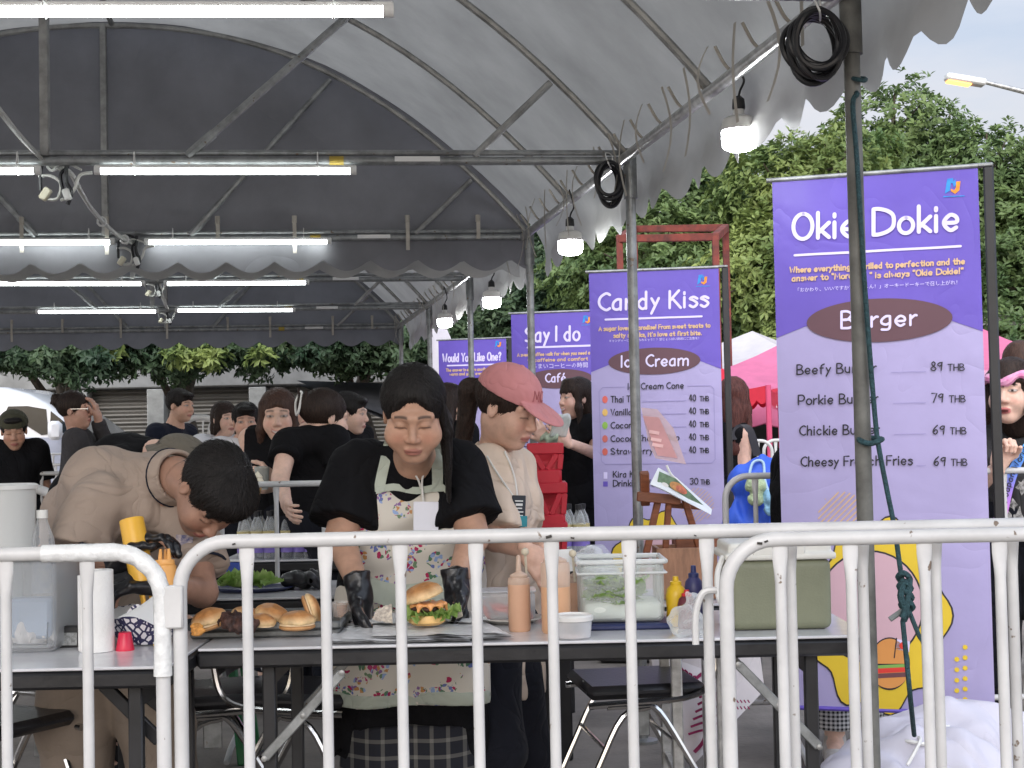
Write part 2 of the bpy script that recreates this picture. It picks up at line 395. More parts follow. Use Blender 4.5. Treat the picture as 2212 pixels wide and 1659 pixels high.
# ---------------------------------------------------------------- people
SKIN = mat('skin', (.5, .3, .2), .46, var=.13, vs=24, vcol=True, bump=.05, bs=260, spec=.42, rvar=.1)
BODY = MATS['skin']; BODY.node_tree.nodes['Principled BSDF'].inputs['Subsurface Weight'].default_value = .06
BODY.node_tree.nodes['Principled BSDF'].inputs['Subsurface Radius'].default_value = (.4, .15, .08)
BODY.node_tree.nodes['Principled BSDF'].inputs['Subsurface Scale'].default_value = .02
def hair_mat(n, c, c2): return mat(n, c, .5, var=.4, vs=30, stretch=(7, 7, .6), col2=c2, bump=.35, bs=60, spec=.28)
H_BLACK = hair_mat('black_hair', (.016, .013, .012), (.006, .005, .005))
H_DARK = hair_mat('dark_brown_hair', (.040, .024, .018), (.014, .009, .008))
H_BROWN = hair_mat('brown_hair', (.085, .045, .032), (.03, .016, .013))
H_RED = hair_mat('reddish_hair', (.13, .045, .036), (.05, .018, .016))
def cloth(n, c, var=.12, rough=.85, vs=5, bump=.25, bs=28, sheen=.05, **k): return mat(n, c, rough, var=var, vs=vs, bump=bump, bs=bs, spec=.15, sheen=sheen, crease=k.pop('crease', .5), cs=k.pop('cs', 5.5), **k)
C_BLACK = cloth('black_cotton', (.0075, .0075, .009), sheen=0); C_NAVY = cloth('navy_cotton', (.014, .017, .03)); C_GREY = cloth('grey_knit', (.055, .052, .055))
C_WHITE = cloth('white_cotton', (.72, .73, .76), var=.04); C_BEIGE = cloth('beige_pique', (.36, .285, .235), var=.07); C_CREAM = cloth('cream_jersey', (.64, .52, .42), var=.05)
C_KHAKI = cloth('khaki_twill', (.27, .22, .18), var=.1, crease=.25); C_OLIVE = cloth('olive_twill', (.068, .068, .046)); C_PINK = cloth('pink_twill', (.52, .22, .225), var=.06)
C_DENIM = cloth('black_denim', (.012, .013, .019))
S_LIGHT, S_MID, S_TAN = (.72, .48, .38), (.60, .37, .27), (.47, .275, .19)
G_GLOVE = mat('black_nitrile', (.010, .010, .012), .28, var=.2, vs=20, bump=.2, bs=40)
def Rz(a): return np.array([[math.cos(a), -math.sin(a), 0], [math.sin(a), math.cos(a), 0], [0, 0, 1]])
def nrm(v): v = np.asarray(v, float); return v/np.linalg.norm(v)
def head_frame(c, face, up, s=1.0):
    y = -nrm(face); z = np.asarray(up, float); z = nrm(z - y*(z@y)); x = np.cross(y, z)
    M = np.eye(4); M[:3, 0] = x*s; M[:3, 1] = y*s; M[:3, 2] = z*s; M[:3, 3] = c; return M
def face_dir(yaw, pitch):
    "yaw 0 faces the photographer, +90 faces picture right; pitch down positive"
    a, p = R(yaw), R(pitch); return np.array([math.sin(a)*math.cos(p), -math.cos(a)*math.cos(p), -math.sin(p)])
def head_sdf(fat=1.0, neck=None):
    s = Sdf(); s.ell((0, .018, .032), (.073, .092, .083), k=.02)
    s.ell((0, -.03, -.04), (.058*fat, .062, .077), k=.035); s.ell((0, -.063, -.092), (.026*fat, .026, .02), k=.03)
    for q in (-1, 1):
        s.ell((q*.037*fat, -.060, -.035), (.026*fat, .026, .03), k=.03); s.cap((q*.012, -.086, .026), (q*.045, -.068, .024), .010, k=.02)
        s.ell((q*.031, -.104, .006), (.017, .018, .013), k=.014, op='s')
        s.ell((q*.031, -.0745, .006), (.0155, .0155, .012), k=.006)
    s.cap((0, -.086, .012), (0, -.108, -.026), .007, .0105, k=.014)
    for q in (-1, 1): s.ell((q*.0105, -.098, -.031), (.0095, .011, .008), k=.008)
    s.ell((0, -.091, -.060), (.022, .012, .0062), k=.008); s.ell((0, -.089, -.071), (.019, .012, .0068), k=.008)
    s.cap((-.018, -.106, -.0655), (.018, -.106, -.0655), .0035, k=.005, op='s')
    for q in (-1, 1): s.ell((q*.074, .010, -.008), (.009, .017, .028), k=.008); s.ell((q*.083, .005, -.006), (.005, .008, .014), k=.006, op='s')
    if neck is not None: s.cap((0, .022, -.055), neck, .050*fat**.5, .054*fat**.5, k=.03)
    return s
def face_colors(V, skin, eyes='open', mouth='closed', lip=(.42, .13, .12), brow=(.03, .02, .016), blush=.38, res=.0025):
    x, y, z = V[:, 0], V[:, 1], V[:, 2]; c = np.tile(np.array(skin), (len(V), 1)); fr = y < -.045
    def mixin(mask, col): 
        m = np.clip(mask, 0, 1)[:, None]*fr[:, None]; c[:] = c*(1-m)+np.array(col)*m
    ax = np.abs(x); s_ = lambda d: np.clip(.5 - d/(res*1.1), 0, 1)
    mixin(blush*np.exp(-(((ax-.04)/.02)**2+((z+.03)/.018)**2)), (skin[0]*1.0, skin[1]*.62, skin[2]*.6))
    mixin(.3*np.exp(-((x/.013)**2+((z+.03)/.012)**2)), (skin[0]*.95, skin[1]*.7, skin[2]*.68))
    bz = .031 - .12*(ax-.03) - 12*(ax-.03)**2*.6
    mixin(.85*s_(np.maximum(np.abs(z-bz)-.0032, np.abs(ax-.031)-.017)), brow)
    ex = (ax-.031)
    if eyes == 'open':
        q = (ex/.0145)**2; lid = .006+.0046*np.sqrt(np.clip(1-q, 0, 1)); low = .006-.0032*np.sqrt(np.clip(1-q, 0, 1)); inn = np.maximum(np.maximum(z-lid, low-z), np.abs(ex)-.0145)
        mixin(s_(inn-.0022), (.06, .03, .025)); mixin(s_(inn), (.62, .58, .55)); mixin(s_(np.maximum(np.hypot(ex, z-.0065)-.0054, inn)), (.012, .008, .007))
    else:
        lz = .001 - 18*ex**2*.8
        mixin(.9*s_(np.maximum(np.abs(z-lz)-.0018, np.abs(ex)-.0165)), (.05, .028, .022)); mixin(.3*s_(np.maximum(np.abs(z-.013+10*ex**2)-.001, np.abs(ex)-.015)), (skin[0]*.5, skin[1]*.4, skin[2]*.4))
    lx = x/.025; lh = np.sqrt(np.clip(1-lx**2, 0, 1))
    if mouth == 'smile':
        zz = z - 16*x**2*.9; mixin(.85*s_(np.maximum(np.maximum(zz+.057, -.077-zz)-.002*0, ax-.027)), lip)
        mixin(s_(np.maximum(np.abs(zz+.0665)-.0042*lh, ax-.022)), (.75, .72, .68))
    elif mouth == 'open':
        mixin(.9*s_(np.maximum(np.abs(z+.0665)-.0125*lh, ax-.022)), lip); mixin(s_(np.maximum(np.abs(z+.068)-.0055*lh, ax-.015)), (.07, .015, .015))
    else:
        mixin(.75*s_(np.maximum(np.abs(z+.0655)-.0105*lh, ax-.024)), lip); mixin(.8*s_(np.maximum(np.abs(z+.0655+6*x**2)-.0011, ax-.022)), (.10, .03, .03))
    return c
def strands(n=60, amp=.0009, z0=6):
    def fn(vol, X, Y, Z):
        A = np.arctan2(X, Y+.02); return vol + amp*np.sin(A*n+2.5*np.sin(Z*z0*4+A*3))
    return fn
def hair_sdf(style, o=None):
    o = o or {}; s = Sdf(); sw = o.get('part', .0)
    s.ell((0, .020, .036), (.086, .103, .093), k=.01)
    up = o.get('hairline', .062)
    s.ell((0, -.118, -.042), (o.get('open', .067), .080, up+.042), k=.014, op='s')
    if style in ('short', 'bowl', 'mop'):
        for q in (-1, 1): s.ell((q*.09, -.005, -.03), (.03, .032, .055), k=.01, op='s')
        s.p.append(('p', A3((0, .05, -.055)), nrm((0, -.55, -1))))
    if style == 'short': s.ell((0, -.062, .082), (.055, .035, .022), k=.02)
    if style == 'mop':
        s.ell((.0, -.03, .075), (.082, .075, .045), k=.03)
        for i in range(9):
            a = -1.2+.3*i; s.cap((.06*math.sin(a), -.06*math.cos(a)-.02, .085), (.083*math.sin(a), -.083*math.cos(a)-.012, .045+.012*math.sin(i*2.3)), .016, .005, k=.012)
    if style in ('long', 'half', 'back', 'bangs'):
        ln = o.get('len', .2); wd = o.get('wide', .082)
        s.ell((0, .055, -.06), (wd, .05, .12), k=.03)
        s.cap((0, .06, -.05), (0, .07, -.05-ln), .055, .045, k=.03)
        for q in (-1, 1):
            s.cap((q*.068, -.02, .055), (q*.078, -.032 if style != 'back' else .02, -.06), .017, .02, k=.02)
            s.cap((q*.078, -.032 if style != 'back' else .02, -.06), (q*(wd+.006), -.015 if style != 'back' else .03, -.04-ln), .021, .014, k=.02)
    if style == 'bangs' or o.get('bangs'):
        for i in range(9):
            a = -1.0+.25*i; s.cap((.05*math.sin(a), -.05*math.cos(a)-.01, .1), (.076*math.sin(a), -.086*math.cos(a)-.010, .030+.006*math.sin(i*3)+.012*abs(a)), .017, .006, k=.014)
    if style in ('bun', 'clip', 'tied'):
        s.p.append(('p', A3((0, .05, -.075)), nrm((0, -.5, -1))))
        for q in (-1, 1): s.ell((q*.092, -.012, -.02), (.026, .026, .04), k=.01, op='s')
        if style == 'bun': s.ell((0, .115, .06), (.045, .04, .042), k=.02); s.cap((-.01, .13, .09), (.03, .17, .05), .018, .008, k=.02)
        if style == 'clip': s.ell((0, .10, .03), (.04, .04, .05), k=.02); s.cap((.0, .12, .04), (.03, .14, .10), .02, .006, k=.02); s.cap((.0, .12, .04), (-.03, .13, .09), .018, .006, k=.02)
        if style == 'tied': s.cap((0, .11, -.03), (0, .13, -.1), .03, .03, k=.02)
    if style == 'pony':
        s.p.append(('p', A3((0, .05, -.085)), nrm((0, -.4, -1))))
        for q in (-1, 1): s.ell((q*.092, -.012, -.02), (.024, .026, .04), k=.01, op='s')
        s.cap((0, .105, .03), (0, .15, .0), .02, .032, k=.02); s.cap((0, .15, .0), o.get('tail', (0, .15, -.2)), .032, .022, k=.02)
    s.post.append(strands(o.get('n', 60))); return s
def cap_sdf(brim=True):
    s = Sdf(); s.ell((0, .014, .048), (.093, .108, .088), k=.01); s.p.append(('p', A3((0, 0, .040)), nrm((0, .10, -1))))
    s.ell((0, .0, .135), (.008, .008, .006), k=.004)
    if brim:
        s.ell((0, -.115, .034), (.078, .078, .010), k=.004, M=basis(0, R(14)))
    return s
def hand_sdf(w, a, n, t, curl, s=1.0, spread=.12, thumb=.5, th=1.0):
    "w wrist, a finger direction, n palm normal (curl towards it), t thumb side"
    w = np.asarray(w, float); a = nrm(a); n = np.asarray(n, float); n = nrm(n-a*(a@n)); t0 = np.cross(a, n); t = t0 if t0@np.asarray(t, float) > 0 else -t0
    S = Sdf(); pc = w + a*.05*s
    S.box(pc, (.040*s, .048*s, .0135*s*th), .0125*s, k=.012, M=np.stack([t, a, n], 1)); S.cap(w-a*.02*s, w+a*.03*s, .026*s, .028*s, k=.02)
    L4 = [(.043, .026, .022), (.047, .030, .023), (.043, .027, .022), (.034, .021, .019)]; off = [.028, .0095, -.0095, -.028]
    for i in range(4):
        p = w + a*(.092-.004*abs(i-1.3))*s + t*off[i]*s; ang = curl[i]*.55; d0 = nrm(a + t*(1.2-i)*spread*.5)
        r = (.0098, .0100, .0096, .0085)[i]*s*th
        for j in range(3):
            d = d0*math.cos(ang)+n*math.sin(ang); q = p + d*L4[i][j]*s; S.cap(p, q, r, r*.93, k=.004 if j else .008); p = q; r *= .93; ang += curl[i]*(.75 if j == 0 else .5)
    p = w + a*.028*s + t*.030*s; d = nrm(a*.75+t*.75+n*thumb*.6); q = p + d*.042*s; S.cap(p, q, .0145*s*th, .0115*s*th, k=.014)
    d = nrm(a*1.0+t*(.45-thumb*.5)+n*thumb*.9); q2 = q + d*.032*s; S.cap(q, q2, .0112*s*th, .0105*s*th, k=.005); d = nrm(d+n*thumb*.3-t*thumb*.3); S.cap(q2, q2+d*.026*s, .0105*s*th, .0085*s*th, k=.005)
    return S
from mathutils.kdtree import KDTree
def wisps(ho, HM, T, style, n, hres, m):
    "fine locks laid over the sculpted hair, joined into the same mesh"
    me = ho.data; k = len(me.vertices); co = np.empty(k*3); me.vertices.foreach_get('co', co); co = co.reshape(-1, 3); no = np.empty(k*3); me.vertex_normals.foreach_get('vector', no); no = no.reshape(-1, 3)
    co = co+np.array(T.location); iv = np.linalg.inv(HM); lc = co @ iv[:3, :3].T + iv[:3, 3]; ln_ = no @ HM[:3, :3]; ln_ /= np.maximum(1e-9, np.linalg.norm(ln_, axis=1))[:, None]
    kd = KDTree(k)
    for i in range(k): kd.insert(lc[i], i)
    kd.balance(); r = np.random.default_rng(k); V = []; F = []; sh = style in ('short', 'mop'); w0 = max(.0016, hres*.42)
    for i in r.choice(k, n):
        p = lc[i].copy(); st = r.uniform(.008, .013) if sh else r.uniform(.012, .022); wd = w0*r.uniform(.7, 1.5); lift = r.uniform(.0, .0035)*(2.6 if r.random() < .1 else 1); sgn = r.normal()*.35
        fl = np.array((p[0]*.8, -.03 if style == 'mop' and p[1] < .02 else .02+.3*p[1], -.35*abs(p[0])-.05-(.10 if p[2] < .06 else .0))); ns = 5; L_ = []
        for j in range(ns):
            q, ix, _ = kd.find(p); nn = ln_[ix]; t = fl-nn*(fl@nn); t = t/max(1e-9, np.linalg.norm(t)); s = np.cross(nn, t); t = t+s*sgn; t /= np.linalg.norm(t); s = np.cross(nn, t)
            b = np.array(q)+nn*(.0006+lift*(j/(ns-1))**1.5*(1.6 if sh else 1)); w = wd*(1-.85*j/(ns-1)); L_.append((b-s*w, b+nn*w*.5, b+s*w)); p = np.array(q)+t*st
        o = len(V)
        for a, b, c in L_: V += [a, b, c]
        for j in range(ns-1): F += [(o+3*j, o+3*j+1, o+3*j+4, o+3*j+3), (o+3*j+1, o+3*j+2, o+3*j+5, o+3*j+4)]
    V = np.array(V) @ HM[:3, :3].T + HM[:3, 3]-np.array(T.location); fo = np.empty(len(me.polygons)*4, dtype=np.int32); me.polygons.foreach_get('vertices', fo)
    m2 = link_mesh('hair', np.concatenate([co-np.array(T.location), V])+np.array(T.location), np.concatenate([fo.reshape(-1, 4), np.array(F)+k]), m, T, True, 180); bpy.data.objects.remove(ho); m2.name = 'hair'
def person(label, x, y, yaw=0, h=1.62, g=1.0, skin=S_LIGHT, hair=('short', H_BLACK, {}), J=None, head=None, hs=1.0, fat=1.0, top=None, bottom=None, shoes=True,
           eyes='open', mouth='closed', hands=None, res=.012, hres=.0045, group=None, z0=0.0, headwear=None, hat_mat=None, neck=True, name='person', lip=(.42, .13, .12), gloves=()):
    T = thing(name, label, 'person', (x, y, z0), 0, group)
    k = h/1.62; Rm = Rz(R(yaw)); o = np.array((x, y, z0))
    D = dict(pel=(0, 0, .90), wai=(0, .0, 1.03), che=(0, -.0, 1.20), nb=(0, .015, 1.345), shL=(.155, .01, 1.315), elL=(.20, .03, 1.05), wrL=(.205, -.05, .83), shR=(-.155, .01, 1.315), elR=(-.20, .03, 1.05), wrR=(-.205, -.05, .83),
             hpL=(.08, 0, .87), knL=(.088, -.01, .47), anL=(.09, .03, .085), toL=(.10, -.12, .03), hpR=(-.08, 0, .87), knR=(-.088, -.01, .47), anR=(-.09, .03, .085), toR=(-.10, -.12, .03))
    Q = {q: o + Rm @ (np.array(v)*k) for q, v in D.items()}
    for q, v in (J or {}).items(): Q[q] = np.asarray(tuple(v), float)
    hd = head or {}
    fd = hd.get('face', face_dir(yaw, 5)); up = hd.get('up', (0, 0, 1)); hc = np.asarray(tuple(hd['c']), float) if 'c' in hd else Q['nb'] + np.array((0, 0, .135*k)) + np.asarray(fd)*.03*k
    HM = head_frame(hc, fd, up, hs*k**.5); Q['HM'] = HM
    lat = nrm(Q['shL']-Q['shR']); latp = nrm(Q['hpL']-Q['hpR'])
    def torso(S, e, kk=.05, low=None):
        lo = Q['pel'] if low is None else low
        for q in (-1, 1):
            S.cap(Q['wai']+latp*q*.05*g, lo+latp*q*.07*g, (.092*g+e), (.098*g+e), k=kk); S.cap(Q['che']+lat*q*.068*g, Q['wai']+latp*q*.05*g, .092*g+e, .092*g+e, k=kk)
        S.cap(Q['shL']-lat*.02, Q['shR']+lat*.02, .054*g**.5+e, k=kk); S.cap(Q['che'], Q['nb'], .085+e, .055+e*.5, k=kk)
    # continuous body: trunk, limbs and neck in one field, head and hands at finer grain in the same mesh
    B = Sdf(); torso(B, 0)
    inv = np.linalg.inv(HM); nk = Q['nb']; B.cap(nk, HM[:3, 3]+HM[:3, 1]*.022-HM[:3, 2]*.055, .056*fat**.5, .05*fat**.5, k=.03)
    ga = g**.6
    for q in 'LR':
        B.cap(Q['sh'+q], Q['el'+q], .050*ga, .041*ga, k=.03); B.cap(Q['el'+q], Q['wr'+q], .040*ga, .027*ga**.5, k=.012)
        B.cap(Q['hp'+q], Q['kn'+q], .085*g, .056*g, k=.04); B.cap(Q['kn'+q], Q['an'+q], .053*g, .036*g, k=.012)
        if shoes: B.cap(Q['an'+q], Q['to'+q], .034, .026, k=.02)
    V, Fc = B.mesh(res); cols = np.tile(np.array(skin), (len(V), 1)); Vs, Fs, Cs = [V], [Fc], [cols]
    nl = (inv @ np.append(nk, 1))[:3]; nl = nl*(min(1, .13/np.linalg.norm(nl))); Hs = head_sdf(fat, nl if neck else None)
    V, Fc = Hs.mesh(hres); cols = face_colors(V, skin, eyes, mouth, lip, res=hres); V = V @ HM[:3, :3].T + HM[:3, 3]; Vs.append(V); Fs.append(Fc); Cs.append(cols)
    hn = hands or {}
    for q in 'LR':
        hq = hn.get(q)
        if hq is None:
            a = nrm(Q['wr'+q]-Q['el'+q]); fw = Rm @ np.array((0, -1, 0)); inw = -lat if q == 'L' else lat; hq = dict(a=a, n=inw, t=fw, curl=(.5, .55, .6, .65))
        HS = hand_sdf(Q['wr'+q], hq['a'], hq['n'], hq['t'], hq.get('curl', (.6, .6, .65, .7)), hq.get('s', .97*k), thumb=hq.get('thumb', .5), th=1.0)
        V, Fc = HS.mesh(min(hres, .0042)); Vs.append(V); Fs.append(Fc); Cs.append(np.tile(np.array(skin), (len(V), 1)))
        if q in gloves:
            GS = hand_sdf(Q['wr'+q], hq['a'], hq['n'], hq['t'], hq.get('curl', (.6, .6, .65, .7)), hq.get('s', .97*k)*1.03, thumb=hq.get('thumb', .5), th=1.18); a_ = nrm(hq['a'])
            GS.cap(Q['wr'+q]-a_*.045, Q['wr'+q]+a_*.02, .040, .036, k=.015, flat0=True); GS.post.append(wrinkle(.002, 90, 5))
            sdf_obj('glove', GS, .0032, G_GLOVE, T)
    off = np.cumsum([0]+[len(v) for v in Vs[:-1]])
    bo = link_mesh('body', np.concatenate(Vs), np.concatenate([f+b for f, b in zip(Fs, off)]), BODY, T, True, 180, np.concatenate(Cs))
    # hair and headwear
    if hair:
        ho = sdf_obj('hair', hair_sdf(hair[0], hair[2]), hres*1.05, hair[1], T, HM)
        wisps(ho, HM, T, hair[0], hair[2].get('wisps', 420), hres, hair[1])
    if headwear == 'cap': sdf_obj('cap', cap_sdf(), hres*1.05, hat_mat, T, HM)
    if headwear == 'cap_back': sdf_obj('cap', cap_sdf(False), hres*1.05, hat_mat, T, HM)
    if headwear == 'bucket':
        s = Sdf(); s.ell((0, .014, .05), (.095, .108, .085), k=.01); s.cap((0, .01, .045), (0, .01, .0), .10, .135, k=.01, flat=True); s.p.append(('p', A3((0, 0, .0)), nrm((0, 0, -1)))); sdf_obj('bucket_hat', s, hres*1.2, hat_mat, T, HM)
    # garments
    ad = nrm(Q['wai']-Q['che'])
    if top:
        S = Sdf(); e = top.get('e', .016); torso(S, e, .045, Q['pel'] + (Q['pel']-Q['wai'])*top.get('drop', .15)); fr = top.get('sleeve', .7)
        for q in 'LR':
            A, E, W_ = Q['sh'+q], Q['el'+q], Q['wr'+q]; lo_ = top.get('loose', .016)
            if fr > 1: S.cap(A, E, .052*ga+lo_, .044*ga+lo_, k=.03); S.cap(E, E+(W_-E)*(fr-1), .043*ga+lo_, .033*ga+lo_*.6, k=.02, flat=True)
            elif fr > 0: S.cap(A, A+(E-A)*fr, .054*ga+lo_, .050*ga+lo_*1.5, k=.035, flat=True)
        up_ = nrm(Q['nb']-Q['che']); nb = Q['nb']+up_*.045; fwd = np.cross(lat, -ad); fwd = nrm(fwd) if fwd@np.asarray(fd) > 0 or True else fwd
        fwd = nrm(np.cross(up_, lat)); fwd = fwd if fwd@(Rm@np.array((0, -1, 0))) > -2 else fwd
        S.ell(nb, (.066*fat**.5+top.get('neck', 0),)*3, k=.012, op='s')
        hem = Q['pel']+(Q['pel']-Q['wai'])*top.get('drop', .15); S.cut(hem, nrm(Q['pel']-Q['wai'])) if top.get('hem', True) else None
        if fr == 0:
            for q in 'LR': S.ell(Q['sh'+q]+(lat if q == 'L' else -lat)*.05*g, (.066, .066, .085), k=.01, op='s')
        S.post.append(wrinkle(top.get('wr', .005), 17, int(abs(x*97))+3, (1, 1, .6)))
        if res < .0115: S.post.append(wrinkle(.0045, 38, int(abs(x*31))+5, (1, 1, .45)))
        for f_ in top.get('post', []): S.post.append(f_)
        Q['shirt'] = S; Q['shirt_ob'] = sdf_obj(top.get('name', 'shirt'), S, top.get('res', res*.75), top['mat'], T)
    if bottom:
        S = Sdf(); e = .017; kind = bottom.get('kind', 'trousers'); e = bottom.get('e', e); S.cap(Q['hpL']+np.array((0, 0, .06)), Q['hpR']+np.array((0, 0, .06)), .098*g+e, k=.04); S.cap(Q['pel'], Q['wai']*.35+Q['pel']*.65, .10*g+e, .10*g+e, k=.05)
        if kind == 'skirt':
            ln = bottom.get('len', .5); c = (Q['hpL']+Q['hpR'])/2; [S.cap(Q['hp'+q]*.8+c*.2, (Q['hp'+q]*.8+c*.2)-np.array((0, 0, ln)), .098*g+e, (.125*g+e)*bottom.get('flare', 1), k=.05, flat=True) for q in 'LR']
        else:
            f2 = bottom.get('len', 1.85)
            for q in 'LR':
                A, E, W_ = Q['hp'+q], Q['kn'+q], Q['an'+q]; wd = bottom.get('wide', 0)
                if f2 > 1: S.cap(A, E, .088*g+e, .062*g+e+wd, k=.03); S.cap(E, E+(W_-E)*(f2-1), .060*g+e+wd, .050*g+e+wd, k=.02, flat=True)
                else: S.cap(A, A+(E-A)*f2, .09*g+e+wd, .075*g+e+wd, k=.03, flat=True)
        S.post.append(wrinkle(.006, 14, int(abs(y*97))+9)); S.cut((0, 0, bottom['ztop']), (0, 0, 1)) if 'ztop' in bottom else None; Q['trousers'] = S; sdf_obj(bottom.get('name', 'trousers' if kind != 'skirt' else 'skirt'), S, res, bottom['mat'], T)
    if shoes:
        for q in 'LR':
            S = Sdf(); d = nrm((Q['to'+q]-Q['an'+q])*np.array((1, 1, 0))); b_ = Q['an'+q]*np.array((1, 1, 0)); S.cap(b_-d*.03+np.array((0, 0, .045+z0)), b_+d*.15+np.array((0, 0, .035+z0)), .048, .04, k=.02); S.cap(b_+np.array((0, 0, .05+z0)), b_+np.array((0, 0, .10+z0)), .045, .043, k=.02); S.cut(b_+np.array((0, 0, z0)), (0, 0, -1))
            sdf_obj('shoe', S, max(.009, res*.8), shoes if not isinstance(shoes, bool) else M_BLACK, T)
    return T, Q
# ---------------------------------------------------------------- ground
M_GROUND = mat('concrete_ground', (.215, .19, .168), .85, var=.4, vs=1.3, bump=.4, bs=45)
gb = MB(); gb.grid(lambda u, v: (-150+300*u, -60+360*v, 0), 2, 2); struct(gb.build('ground', M_GROUND))
# ---------------------------------------------------------------- tents
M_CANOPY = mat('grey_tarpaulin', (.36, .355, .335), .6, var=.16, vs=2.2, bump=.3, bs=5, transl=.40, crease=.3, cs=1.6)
M_GABLE = mat('dark_grey_tarpaulin', (.205, .205, .22), .65, var=.16, vs=2.0, bump=.3, bs=5, transl=.38, crease=.45, cs=1.4)  # same cloth as the roof, its weaker light put into a darker colour
M_POST = mat('weathered_post', (.15, .15, .138), .6, .15, var=.4, vs=9, bump=.1, bs=40)
M_STRAP = mat('pale_strap', (.42, .39, .34), .8, var=.2)
M_TAPE = mat('yellow_tape', (.42, .30, .05), .5, var=.2)
M_FOIL = mat('weathered_pipe', (.52, .52, .51), .3, .6, var=.3, vs=20)
BZ = 2.435; RISE = 1.20; TW = 4.7
EU = Vector((math.cos(R(6.3)), math.sin(R(6.3)), 0))
def noise3(x, y, s=1.0): return math.sin(x*2.1*s+1.3*math.sin(y*1.7*s))*.5+math.sin(y*2.9*s+x*1.1*s+.7)*.3+math.sin(x*5.3*s-y*4.1*s)*.2
def strap_mesh(p, ln, side, w_=.018, sw=.03):
    mb = MB(); a = Vector(side).normalized(); pts = []
    for i in range(7):
        t = i/6; pts.append(Vector(p)+Vector((0, 0, -ln*t))+a.cross(Vector((0, 0, 1)))*(sw*math.sin(t*3.2)))
    vs = []
    for q in pts: vs += [q-a*w_/2, q+a*w_/2]
    mb.add(vs, [(2*i, 2*i+1, 2*i+3, 2*i+2) for i in range(6)]); return mb
